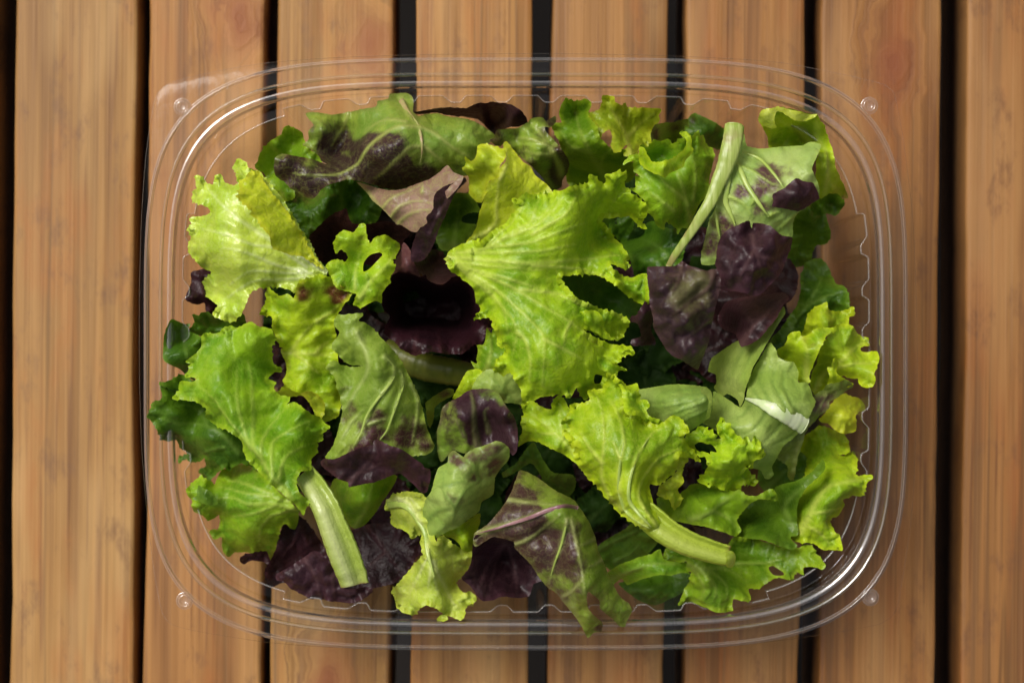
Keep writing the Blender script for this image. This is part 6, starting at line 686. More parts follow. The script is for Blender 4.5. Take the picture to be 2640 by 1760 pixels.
  dict(role='blade',mat='green',out=[(-7.8,4.2),(-6.4,2.6),(-5.6,3.9),(-4.1,1.6),(-3.8,-0.8),(-1.8,-1.1),(-0.8,-2.8),(-2.4,-4.8),(-4.4,-6.1),(-4.8,-7.5),(-6.4,-8.7),(-9.2,-9.5),(-11.2,-8.9),(-12.8,-6),(-10.7,-7),(-11,-5.2),(-10.5,-2.8),(-10.8,-1.1),(-8.8,-0.8),(-8.1,1.6)],z=[(-7.4,3.9,2),(-4.5,0.9,-2.5),(-1.8,-2.5,2),(-9.8,-1.5,0),(-7.1,-4.1,3),(-12.6,-6.2,-5.1),(-8.8,-9.2,-2.5)],veins=[([(-7.8,-8.8),(-6.4,-2.5),(-7.1,2.6)],0.95,0.3)],spots=[],holes=[],frill=0.5,ruf=0.54,crk=0.40,drop=1.34,vr=0.34,ribs=[])]),
('lettuce_leaf','pale green rounded leaf lobe just above the purple cap','lettuce leaves heaped in the tray',[
  dict(role='blade',mat='greenpale',out=[(-12.4,-14.8),(-11.1,-11.8),(-8.7,-9.1),(-6.4,-8.4),(-3.7,-9.1),(-0.8,-9.1),(0.9,-10.5),(2.9,-13.2),(3.9,-15.9),(3.9,-19.3),(-0.4,-18.9),(-2.4,-18.8),(-3.7,-17.1),(-5.7,-16.1),(-9.1,-15.8)],z=[(-12.1,-14.5,2),(-6.4,-9.1,4),(-0.4,-9.8,3),(-5.1,-12.4,7),(2.9,-15.9,0),(-2.1,-18.1,2)],veins=[([(-0.4,-18.5),(-4.4,-13),(-7.7,-9.8)],0.95,0.3),([(-3.1,-14.4),(-0.8,-10.8)],0.6,0.22)],spots=[],holes=[],frill=0.3,ruf=0.67,crk=0.40,drop=1.34,vr=0.34,ribs=[]),
  dict(role='side_lobe',mat='lime',out=[(-18.5,-17.9),(-16.5,-13.9),(-13.9,-9.2),(-10.5,-8.5),(-8.8,-9.7),(-12.1,-14.2),(-12.5,-16.6),(-14.6,-17.3)],z=[(-18,-17.3,-5.1),(-13.9,-9.9,-2.5),(-9.1,-9.5,0),(-12.5,-15.2,-1.3),(-13.8,-12.5,2)],veins=[],spots=[],holes=[],frill=0.2,ruf=0.54,crk=0.40,drop=1.34,vr=0.34,ribs=[])]),
('red_leaf_lettuce','narrow green leaf sliver with red edge left of the purple cap','lettuce leaves heaped in the tray',[
  dict(role='blade',mat='greenred',out=[(-26.9,-19.1),(-24.3,-17),(-20.1,-14.5),(-18,-14.8),(-18.4,-16.8),(-21.7,-18.7),(-24.1,-20.6),(-24.5,-23.4),(-25.9,-27.4),(-26.7,-25.3),(-26.7,-21.3)],z=[(-26.7,-19.5,-5.1),(-18.9,-14.9,-2.5),(-23.6,-19.4,-12.7),(-25.8,-25.4,-15.3),(-25.4,-21.3,-5.1)],veins=[],spots=[(-21.4,-15.4,1.8,0.9)],holes=[],frill=0.2,ruf=0.27,crk=0.40,drop=1.34,vr=0.34,ribs=[])]),
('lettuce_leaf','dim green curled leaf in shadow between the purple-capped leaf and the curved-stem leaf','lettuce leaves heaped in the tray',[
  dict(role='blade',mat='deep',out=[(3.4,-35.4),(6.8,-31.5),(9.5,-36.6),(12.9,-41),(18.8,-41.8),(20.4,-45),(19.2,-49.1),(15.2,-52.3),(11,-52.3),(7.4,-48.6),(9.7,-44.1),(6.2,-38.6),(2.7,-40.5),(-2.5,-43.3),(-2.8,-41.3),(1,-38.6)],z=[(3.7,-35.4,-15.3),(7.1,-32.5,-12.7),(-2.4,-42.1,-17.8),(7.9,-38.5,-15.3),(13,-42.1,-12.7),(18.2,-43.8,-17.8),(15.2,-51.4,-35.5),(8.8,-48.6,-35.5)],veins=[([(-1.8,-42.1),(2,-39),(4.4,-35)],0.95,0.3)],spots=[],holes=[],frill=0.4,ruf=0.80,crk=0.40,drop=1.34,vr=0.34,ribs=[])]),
('lettuce_leaf','wavy green leaf at upper left behind the purple curling tip','lettuce leaves heaped in the tray',[
  dict(role='blade',mat='mid',out=[(-78.6,58.1),(-76.7,60.4),(-74.1,62.2),(-71.6,64.3),(-70.4,66.1),(-68.9,66.3),(-67.4,65.8),(-65.3,64.8),(-64.9,63),(-62.5,59.2),(-60.1,57.8),(-59,55.9),(-59.2,54.3),(-62.7,53.7),(-67.5,54.1),(-70.6,52),(-68.3,47.3),(-68.3,45),(-71.6,44.1),(-74.3,47.7),(-76.5,49.9),(-78.6,53.3),(-80.4,54.5)],z=[(-78.3,58.1,-7.6),(-70.9,65.7,-2.5),(-69,65.4,0),(-65.5,64.2,-5.1),(-68.7,62.6,-12.7),(-72.3,61,-2.5),(-59.5,55.9,-2.5),(-64.2,58.3,-2.5),(-75.8,56.7,-15.3),(-72.1,49.6,-12.7),(-69.7,45.7,-10.2)],veins=[],spots=[],holes=[],frill=0.5,ruf=1.34,crk=0.67,drop=1.34,vr=0.34,ribs=[])]),
('lettuce_leaf','dark curly green leaf in the shade below the red and green upper-left leaf','lettuce leaves heaped in the tray',[
  dict(role='blade',mat='deep',out=[(-72.3,49.8),(-67.3,48.1),(-63.6,46.4),(-61.6,47.6),(-58.6,49.8),(-50.4,52),(-45.4,48.3),(-41,43.9),(-42.3,39.7),(-44.3,36.2),(-50.3,36.3),(-52.3,39.9),(-56.8,38.4),(-60.5,35.3),(-62.7,32),(-65.5,32.7),(-68.9,37.5),(-71.7,43)],z=[(-71.7,48.1,-15.3),(-63.6,45.7,-20.4),(-55.2,49.2,-15.3),(-61.6,40.9,-10.2),(-65.5,34.4,-15.3),(-52.6,43.7,-25.5),(-43.5,43.3,-20.4),(-46.8,36.9,-17.8),(-56.5,45.4,-10.2)],veins=[([(-54.5,41.5),(-54.1,44.9),(-54.9,48.1)],0.95,0.3),([(-63.7,33.3),(-62.4,41)],0.6,0.22)],spots=[],holes=[],frill=0.6,ruf=2.14,crk=1.07,drop=1.34,vr=0.34,ribs=[])]),
('red_leaf_lettuce','small maroon leaf peeping out at the far left under the glistening leaf','lettuce leaves heaped in the tray',[
  dict(role='blade',mat='maroon',out=[(-100.1,21.5),(-98.4,22.2),(-94.5,22.8),(-93.1,19.2),(-94.9,17.4),(-94.4,15.1),(-92.2,12.4),(-91.5,10.4),(-93.8,8.5),(-96.1,9.3),(-96.4,12),(-98.3,11.5),(-100.2,12),(-101.6,13.3),(-100.7,16.4),(-100.1,18.4)],z=[(-100,21.2,-8.9),(-95.1,21.9,-10.2),(-101.1,13.3,-7.6),(-96.7,16.4,-7.6),(-96.4,11.7,-10.2),(-93.8,9,-15.3)],veins=[([(-94.4,9),(-96,13),(-96.8,17.7)],0.95,0.3)],spots=[],holes=[],frill=0.1,ruf=0.54,crk=0.40,drop=1.34,vr=0.34,ribs=[])]),
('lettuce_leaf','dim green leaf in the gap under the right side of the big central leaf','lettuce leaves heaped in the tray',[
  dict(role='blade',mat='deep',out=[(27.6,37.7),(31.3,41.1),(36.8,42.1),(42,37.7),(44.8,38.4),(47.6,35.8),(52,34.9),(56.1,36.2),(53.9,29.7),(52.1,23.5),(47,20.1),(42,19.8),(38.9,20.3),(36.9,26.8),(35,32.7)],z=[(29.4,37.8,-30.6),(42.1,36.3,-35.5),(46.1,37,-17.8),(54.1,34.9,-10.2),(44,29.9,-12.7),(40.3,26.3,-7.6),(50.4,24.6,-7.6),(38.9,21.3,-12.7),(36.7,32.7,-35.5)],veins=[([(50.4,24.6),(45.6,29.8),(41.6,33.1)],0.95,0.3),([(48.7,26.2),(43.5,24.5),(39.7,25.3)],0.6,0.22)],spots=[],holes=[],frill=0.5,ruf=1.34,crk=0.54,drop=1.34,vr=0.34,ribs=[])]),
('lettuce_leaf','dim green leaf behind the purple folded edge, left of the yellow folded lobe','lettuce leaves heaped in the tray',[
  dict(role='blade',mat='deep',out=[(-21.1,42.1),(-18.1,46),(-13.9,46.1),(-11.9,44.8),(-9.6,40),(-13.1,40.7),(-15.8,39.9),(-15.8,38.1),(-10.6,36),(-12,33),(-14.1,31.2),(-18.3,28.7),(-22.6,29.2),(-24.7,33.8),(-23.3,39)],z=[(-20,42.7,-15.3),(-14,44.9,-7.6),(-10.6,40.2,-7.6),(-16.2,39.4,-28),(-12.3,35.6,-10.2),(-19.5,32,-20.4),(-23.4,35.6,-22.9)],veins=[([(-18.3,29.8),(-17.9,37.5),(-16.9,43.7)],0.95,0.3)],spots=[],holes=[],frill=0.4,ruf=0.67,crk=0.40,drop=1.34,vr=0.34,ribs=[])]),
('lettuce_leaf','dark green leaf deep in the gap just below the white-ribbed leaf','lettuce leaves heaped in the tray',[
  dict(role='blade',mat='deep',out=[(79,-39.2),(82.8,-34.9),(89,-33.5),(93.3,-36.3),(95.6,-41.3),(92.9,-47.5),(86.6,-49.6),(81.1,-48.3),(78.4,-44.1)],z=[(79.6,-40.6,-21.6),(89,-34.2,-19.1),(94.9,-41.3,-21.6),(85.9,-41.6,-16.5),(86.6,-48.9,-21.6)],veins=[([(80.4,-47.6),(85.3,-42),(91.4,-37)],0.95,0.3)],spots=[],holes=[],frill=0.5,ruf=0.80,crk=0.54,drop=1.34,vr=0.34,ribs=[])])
]

def build_leaves():
    seed = 100
    for name, label, group, parts in LEAF_DATA:
        cat = 'leaf stalk' if name.endswith('stalk') else 'lettuce leaf'
        first = parts[0]
        if first.get('path'): bx, by, bz = first['path'][0][:3]
        else:
            c = np.mean(np.array(first['z']), 0); bx, by, bz = c
        base = (bx * MM, by * MM, bz * MM)
        multi = len(parts) > 1 or first.get('ribs') or True
        root = None
        n_geo = len(parts) + sum(len(p.get('ribs', ())) for p in parts)
        if n_geo > 1:
            root = empty(name, (base[0], base[1], base[2] + RIM_Z))
        for p in parts:
            seed += 1
            if p.get('trough'):
                v, f, pg = trough_mesh(p['path'], seed)
                o = mesh_obj(p['role'], v * MM - np.array(base), f, LM[p['mat']], root)
                at = o.data.color_attributes.new('pigment', 'FLOAT_COLOR', 'POINT')
                at.data.foreach_set('color', pg.astype('f4').ravel())
            elif p.get('tube'):
                path = np.array([q[:3] for q in p['path']]); rad = [q[3] for q in p['path']]
                v, f = tube_mesh(path, rad, 28, .05, seed, p.get('flat') or 1.0, .035 if p.get('flat') else 0)
                o = mesh_obj(p['role'] if root else name, v * MM - np.array(base), f, LM[p['mat']], root)
            else:
                d = blade_data(p['out'], p['z'], p['veins'], p['spots'], p['holes'], p['frill'], p['ruf'], p['crk'], p['drop'], p['vr'], seed)
                o = add_blade(p['role'] if root else name, p['mat'], d, root, base)
                for pts, r0, r1, rn, rm in p['ribs']:
                    sp = catmull(pts, False, .8)
                    zz = d[3](sp[:, 0], sp[:, 1])
                    tt = np.linspace(0, 1, len(sp)); rad = np.linspace(r0, r1, len(sp)) * np.clip((1 - tt) / .25, .05, 1) ** .6 * (np.clip(tt / .25, .05, 1) ** .6 if (rn == 'vein' or r1 > r0) else 1)
                    if r1 > r0: rad = np.linspace(r0, r1, len(sp)) * np.clip(tt / .4, .05, 1) ** .6
                    v, f = tube_mesh(np.c_[sp, zz + max(1.4 * p['vr'], -.15) + p['crk'] * .3 + .12 - rad * .08], rad, 12, .10, seed, .42)
                    ro = mesh_obj(rn, v * MM - np.array(base), f, LM[rm], root)
            if p.get('label'): o['label'] = p['label']
            if not root:
                o.location = (base[0], base[1], base[2] + RIM_Z)
                root2 = o
        tag(root or root2, label, cat, group or None)

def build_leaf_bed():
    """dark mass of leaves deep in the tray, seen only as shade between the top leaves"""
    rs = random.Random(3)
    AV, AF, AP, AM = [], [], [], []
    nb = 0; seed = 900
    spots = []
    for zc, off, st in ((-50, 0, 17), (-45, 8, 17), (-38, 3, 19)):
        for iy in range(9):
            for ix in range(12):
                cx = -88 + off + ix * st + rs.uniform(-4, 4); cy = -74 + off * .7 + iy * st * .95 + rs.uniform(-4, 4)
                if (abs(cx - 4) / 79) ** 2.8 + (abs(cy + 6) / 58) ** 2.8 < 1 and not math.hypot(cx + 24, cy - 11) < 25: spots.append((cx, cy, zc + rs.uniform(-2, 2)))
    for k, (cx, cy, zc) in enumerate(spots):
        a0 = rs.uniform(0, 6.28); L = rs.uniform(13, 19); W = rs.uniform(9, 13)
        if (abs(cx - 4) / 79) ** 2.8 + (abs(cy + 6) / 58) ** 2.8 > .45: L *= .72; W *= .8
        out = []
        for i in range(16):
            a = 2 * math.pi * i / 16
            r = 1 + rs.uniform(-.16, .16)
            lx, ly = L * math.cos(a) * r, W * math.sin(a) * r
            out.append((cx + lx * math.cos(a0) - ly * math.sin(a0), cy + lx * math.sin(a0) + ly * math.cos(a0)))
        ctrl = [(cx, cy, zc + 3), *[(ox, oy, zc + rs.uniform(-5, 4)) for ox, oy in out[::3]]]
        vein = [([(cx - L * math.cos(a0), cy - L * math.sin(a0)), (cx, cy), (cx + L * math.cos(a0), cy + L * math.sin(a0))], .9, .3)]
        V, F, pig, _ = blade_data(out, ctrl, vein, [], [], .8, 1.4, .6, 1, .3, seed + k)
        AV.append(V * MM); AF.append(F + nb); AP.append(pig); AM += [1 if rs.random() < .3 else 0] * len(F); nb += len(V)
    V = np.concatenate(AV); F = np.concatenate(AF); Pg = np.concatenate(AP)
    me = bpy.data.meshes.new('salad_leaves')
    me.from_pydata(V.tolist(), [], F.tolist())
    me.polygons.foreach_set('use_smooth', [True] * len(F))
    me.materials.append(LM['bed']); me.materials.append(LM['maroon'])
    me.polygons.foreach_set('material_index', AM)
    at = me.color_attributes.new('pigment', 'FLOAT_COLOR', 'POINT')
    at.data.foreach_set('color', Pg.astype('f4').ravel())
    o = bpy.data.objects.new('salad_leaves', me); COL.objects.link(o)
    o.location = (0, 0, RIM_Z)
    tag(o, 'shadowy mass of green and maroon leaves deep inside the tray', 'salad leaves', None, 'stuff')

# ------------------------------------------------------------------ table
def wood_material():
    m, nt, out = nt_new('oiled_wood')
    tc = N(nt, 'ShaderNodeTexCoord'); info = N(nt, 'ShaderNodeObjectInfo')
    ka = N(nt, 'ShaderNodeAttribute', attribute_type='OBJECT', attribute_name='knot_a')
    kb = N(nt, 'ShaderNodeAttribute', attribute_type='OBJECT', attribute_name='knot_b')
    sh = N(nt, 'ShaderNodeCombineXYZ')
    nt.links.new(math_n(nt, 'MULTIPLY', info.outputs['Random'], 7.3), sh.inputs[0]); nt.links.new(math_n(nt, 'MULTIPLY', info.outputs['Random'], 31.7), sh.inputs[1])
    ob = tc.outputs['Object']
    sepo = N(nt, 'ShaderNodeSeparateXYZ'); nt.links.new(ob, sepo.inputs[0])
    # distance to the two knots, y squeezed so that the grain flows round them
    def kd(att, sq):
        d = N(nt, 'ShaderNodeVectorMath', operation='SUBTRACT'); nt.links.new(ob, d.inputs[0]); nt.links.new(att.outputs['Vector'], d.inputs[1])
        s = N(nt, 'ShaderNodeVectorMath', operation='MULTIPLY'); nt.links.new(d.outputs[0], s.inputs[0]); s.inputs[1].default_value = (1, sq, 0)
        l = N(nt, 'ShaderNodeVectorMath', operation='LENGTH'); nt.links.new(s.outputs[0], l.inputs[0])
        return l.outputs['Value']
    da, db = kd(ka, .6), kd(kb, .6)
    kw = N(nt, 'ShaderNodeTexNoise', i_Scale=75, i_Detail=4); nt.links.new(ob, kw.inputs[0])
    dk = math_n(nt, 'ADD', math_n(nt, 'MINIMUM', da, db), math_n(nt, 'MULTIPLY', math_n(nt, 'SUBTRACT', kw.outputs['Fac'], .45), .014))
    infl = ramp(nt, dk, .002, .017, 1, 0)
    lowf = N(nt, 'ShaderNodeTexNoise', i_Scale=1.0, i_Detail=2)
    mp0 = N(nt, 'ShaderNodeMapping'); mp0.inputs['Scale'].default_value = (18, 2.2, 5)
    add0 = N(nt, 'ShaderNodeVectorMath', operation='ADD'); nt.links.new(ob, add0.inputs[0]); nt.links.new(sh.outputs[0], add0.inputs[1])
    nt.links.new(add0.outputs[0], mp0.inputs[0]); nt.links.new(mp0.outputs[0], lowf.inputs[0])
    # growth-ring coordinate: x across the board, bent by noise and by knots
    xr = math_n(nt, 'ADD', sepo.outputs[0], math_n(nt, 'MULTIPLY', lowf.outputs['Fac'], .0075))
    xr = math_n(nt, 'ADD', math_n(nt, 'MULTIPLY', xr, math_n(nt, 'SUBTRACT', 1, infl)), math_n(nt, 'MULTIPLY', dk, math_n(nt, 'MULTIPLY', infl, 1.3)))
    cr = N(nt, 'ShaderNodeCombineXYZ'); nt.links.new(math_n(nt, 'ADD', xr, math_n(nt, 'MULTIPLY', info.outputs['Random'], 3.0)), cr.inputs[0]); nt.links.new(math_n(nt, 'MULTIPLY', sepo.outputs[1], .02), cr.inputs[1])
    g1 = N(nt, 'ShaderNodeTexNoise', i_Scale=120, i_Detail=4, i_Roughness=.6); nt.links.new(cr.outputs[0], g1.inputs[0])
    g2 = N(nt, 'ShaderNodeTexNoise', i_Scale=430, i_Detail=3, i_Roughness=.6); nt.links.new(cr.outputs[0], g2.inputs[0])
    mp = N(nt, 'ShaderNodeMapping'); mp.inputs['Scale'].default_value = (1500, 9, 300); nt.links.new(add0.outputs[0], mp.inputs[0])
    fib = N(nt, 'ShaderNodeTexNoise', i_Scale=1.0, i_Detail=3); nt.links.new(mp.outputs[0], fib.inputs[0])
    mp2 = N(nt, 'ShaderNodeMapping'); mp2.inputs['Scale'].default_value = (55, 14, 20); nt.links.new(add0.outputs[0], mp2.inputs[0])
    pat = N(nt, 'ShaderNodeTexNoise', i_Scale=1.0, i_Detail=4, i_Roughness=.6); nt.links.new(mp2.outputs[0], pat.inputs[0])
    c = mixc(nt, ramp(nt, g1.outputs['Fac'], .33, .62), (.220, .106, .030), (.405, .218, .068))
    c = mixc(nt, math_n(nt, 'MULTIPLY', ramp(nt, g2.outputs['Fac'], .56, .66), .65), c, (.15, .062, .022))
    c = mixc(nt, math_n(nt, 'MULTIPLY', ramp(nt, g1.outputs['Fac'], .56, .66), .62), c, (.125, .055, .022))
    c = mixc(nt, math_n(nt, 'MULTIPLY', ramp(nt, pat.outputs['Fac'], .47, .68), .6), c, (.37, .135, .030))
    g3 = N(nt, 'ShaderNodeTexNoise', i_Scale=75, i_Detail=2, i_Roughness=.5); nt.links.new(cr.outputs[0], g3.inputs[0])
    gl = ramp(nt, math_n(nt, 'ABSOLUTE', math_n(nt, 'SUBTRACT', g3.outputs['Fac'], .5)), .006, .022, 1, 0)
    c = mixc(nt, math_n(nt, 'MULTIPLY', math_n(nt, 'MULTIPLY', gl, ramp(nt, lowf.outputs['Fac'], .35, .6, .25, 1)), .62), c, (.15, .085, .032))
    mp4 = N(nt, 'ShaderNodeMapping'); mp4.inputs['Scale'].default_value = (38, 7, 20); mp4.inputs['Location'].default_value = (3, 8, 1); nt.links.new(add0.outputs[0], mp4.inputs[0])
    tan = N(nt, 'ShaderNodeTexNoise', i_Scale=1.0, i_Detail=3); nt.links.new(mp4.outputs[0], tan.inputs[0])
    c = mixc(nt, math_n(nt, 'MULTIPLY', ramp(nt, tan.outputs['Fac'], .48, .66), .5), c, (.54, .345, .145))
    mp3 = N(nt, 'ShaderNodeMapping'); mp3.inputs['Scale'].default_value = (95, 38, 20); nt.links.new(add0.outputs[0], mp3.inputs[0])
    st = N(nt, 'ShaderNodeTexNoise', i_Scale=1.0, i_Detail=5, i_Roughness=.7); nt.links.new(mp3.outputs[0], st.inputs[0])
    c = mixc(nt, math_n(nt, 'MULTIPLY', ramp(nt, st.outputs['Fac'], .52, .70), .7), c, (.17, .085, .04))
    c = mixc(nt, math_n(nt, 'MULTIPLY', ramp(nt, fib.outputs['Fac'], .4, .7), .22), c, (.54, .31, .13))
    c = mixc(nt, math_n(nt, 'MULTIPLY', ramp(nt, fib.outputs['Fac'], .42, .25), .2), c, (.16, .07, .025))
    c = mixc(nt, math_n(nt, 'MULTIPLY', ramp(nt, dk, .0, .011, 1, 0), .7), c, (.19, .058, .022))
    c = mixc(nt, math_n(nt, 'MULTIPLY', infl, .3), c, (.36, .115, .045))
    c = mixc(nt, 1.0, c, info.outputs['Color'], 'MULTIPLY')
    h = math_n(nt, 'ADD', math_n(nt, 'MULTIPLY', g1.outputs['Fac'], 1.4), math_n(nt, 'ADD', math_n(nt, 'MULTIPLY', g2.outputs['Fac'], .6), math_n(nt, 'MULTIPLY', fib.outputs['Fac'], .35)))
    bp = N(nt, 'ShaderNodeBump'); bp.inputs['Strength'].default_value = .55; bp.inputs['Distance'].default_value = .0006
    nt.links.new(h, bp.inputs['Height'])
    pr = N(nt, 'ShaderNodeBsdfPrincipled'); nt.links.new(c, pr.inputs['Base Color']); nt.links.new(bp.outputs[0], pr.inputs['Normal'])
    pr.inputs['Roughness'].default_value = .55; pr.inputs['Specular IOR Level'].default_value = .35
    nt.links.new(pr.outputs[0], out.inputs[0])
    return m

def slat_mesh(w, l, t, seed):
    """a board with softly worn, slightly uneven long edges"""
    nz = Noise2(seed); ny = 120
    prof = [(-.5, -1), (-.5, -.05), (-.498, -.02), (-.488, -.004), (-.46, 0), (-.2, 0), (0, 0), (.2, 0), (.46, 0), (.488, -.004), (.498, -.02), (.5, -.05), (.5, -1)]
    V, F = [], []
    n = len(prof)
    for i in range(ny + 1):
        y = -l / 2 + l * i / ny
        e = [float(nz(np.array([y * 14.0]), np.array([s]))[0]) * .0009 + float(nz(np.array([y * 60.0]), np.array([s + 9]))[0]) * .0003 for s in (1.5, 4.5)]
        for px, pz in prof:
            k = e[0] if px < 0 else e[1]
            f = min(1, abs(px) / .47)
            V.append((px * w + k * f, y, pz * t))
    for i in range(ny):
        for j in range(n - 1):
            F.append((i * n + j, i * n + j + 1, (i + 1) * n + j + 1, (i + 1) * n + j))
        F.append((i * n + n - 1, i * n, (i + 1) * n, (i + 1) * n + n - 1))
    F.append(tuple(range(n))); F.append(tuple(ny * (n) + j for j in range(n))[::-1])
    return V, F

def box_bm(bm, x0, x1, y0, y1, z0, z1):
    vs = [bm.verts.new(p) for p in ((x0, y0, z0), (x1, y0, z0), (x1, y1, z0), (x0, y1, z0), (x0, y0, z1), (x1, y0, z1), (x1, y1, z1), (x0, y1, z1))]
    for f in ((0, 3, 2, 1), (4, 5, 6, 7), (0, 1, 5, 4), (1, 2, 6, 5), (2, 3, 7, 6), (3, 0, 4, 7)):
        bm.faces.new([vs[i] for i in f])

def build_table():
    wood = wood_material()
    root = empty('slatted_table', (0, 0, 0), SLAT_TILT)
    tag(root, 'outdoor wooden table top of brown grained slats with dark gaps', 'table')
    L = 1.30; T = .040
    for i, (xa, xb, col, ka, kb) in enumerate(SLATS):
        v, f = slat_mesh((xb - xa) * MM, L, T, 40 + i)
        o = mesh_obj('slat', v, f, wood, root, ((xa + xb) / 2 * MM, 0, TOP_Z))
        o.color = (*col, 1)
        o['knot_a'] = [ka[0] * MM, ka[1] * MM, 0.0]
        o['knot_b'] = [kb[0] * MM, kb[1] * MM, 0.0]
    xa, xb = SLATS[0][0] * MM, SLATS[-1][1] * MM
    for y in (-.46, .46):
        bm = bmesh.new(); box_bm(bm, xa + .02, xb - .02, y - .03, y + .03, TOP_Z - T - .045, TOP_Z - T - .0005)
        o = bm_obj('cross_batten', bm, wood, root, smooth=False); o['knot_a'] = o['knot_b'] = [9.0, 9.0, 0.0]; o.color = (.8, .8, .8, 1)
        for x in (xa + .05, xb - .05):
            bm = bmesh.new(); box_bm(bm, x - .03, x + .03, y - .0285, y + .0285, .001, TOP_Z - T - .0455)
            o = bm_obj('leg', bm, wood, root, smooth=False); o['knot_a'] = o['knot_b'] = [9.0, 9.0, 0.0]; o.color = (.8, .8, .8, 1)
    m, nt, out = nt_new('dark_soil')
    tc = N(nt, 'ShaderNodeTexCoord')
    n1 = N(nt, 'ShaderNodeTexNoise', i_Scale=14, i_Detail=6); nt.links.new(tc.outputs['Object'], n1.inputs[0])
    c = mixc(nt, n1.outputs['Fac'], (.005, .003, .002), (.014, .009, .006))
    pr = N(nt, 'ShaderNodeBsdfPrincipled'); nt.links.new(c, pr.inputs['Base Color']); pr.inputs['Roughness'].default_value = .9
    nt.links.new(pr.outputs[0], out.inputs[0])
    g = mesh_obj('ground', [(-40, -40, 0), (40, -40, 0), (40, 40, 0), (-40, 40, 0)], [(0, 1, 2, 3)], m, smooth=False)
    tag(g, 'dark ground under the table', 'ground', None, 'structure')

# ------------------------------------------------------------------ tray
def plastic_material(name='clear_plastic', tint=(.985, .985, .98), gloss=1.0, rough=.06, bump=.15, dark=(.66, .67, .60), haze=0.0, hazecol=(.9, .9, .9), refr=0.0, bscale=260):
    m, nt, out = nt_new(name)
    tc = N(nt, 'ShaderNodeTexCoord')
    lw = N(nt, 'ShaderNodeFresnel'); lw.inputs[0].default_value = 1.5
    fc = N(nt, 'ShaderNodeLayerWeight'); fc.inputs[0].default_value = .35
    n1 = N(nt, 'ShaderNodeTexNoise', i_Scale=bscale, i_Detail=3); nt.links.new(tc.outputs['Object'], n1.inputs[0])
    bp = N(nt, 'ShaderNodeBump'); bp.inputs['Strength'].default_value = bump; bp.inputs['Distance'].default_value = .0003
    nt.links.new(n1.outputs['Fac'], bp.inputs['Height'])
    tr = N(nt, 'ShaderNodeBsdfTransparent')
    col = mixc(nt, ramp(nt, fc.outputs['Facing'], .3, .9), tint, dark)
    nt.links.new(col, tr.inputs['Color'])
    if refr:      # thick folded edges bend what lies behind them
        rf = N(nt, 'ShaderNodeBsdfRefraction'); rf.inputs['IOR'].default_value = 1.2; rf.inputs['Roughness'].default_value = .05
        nt.links.new(col, rf.inputs['Color'])
        m0 = N(nt, 'ShaderNodeMixShader'); m0.inputs[0].default_value = refr
        nt.links.new(tr.outputs[0], m0.inputs[1]); nt.links.new(rf.outputs[0], m0.inputs[2])
        tr = m0
    gl = N(nt, 'ShaderNodeBsdfGlossy'); gl.inputs['Roughness'].default_value = rough
    nt.links.new(bp.outputs[0], gl.inputs['Normal'])
    mx = N(nt, 'ShaderNodeMixShader')
    nt.links.new(math_n(nt, 'MULTIPLY', lw.outputs[0], 1.25 * gloss, True), mx.inputs[0])
    nt.links.new(tr.outputs[0], mx.inputs[1]); nt.links.new(gl.outputs[0], mx.inputs[2])
    if haze:  # pale diffuse share: edge scatter plus sky reflections painted in as whiteness
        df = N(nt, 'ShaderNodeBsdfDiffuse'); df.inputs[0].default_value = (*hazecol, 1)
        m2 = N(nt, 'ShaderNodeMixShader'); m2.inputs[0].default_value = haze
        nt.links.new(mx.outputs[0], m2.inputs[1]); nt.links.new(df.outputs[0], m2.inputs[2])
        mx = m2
    nt.links.new(mx.outputs[0], out.inputs[0])
    return m

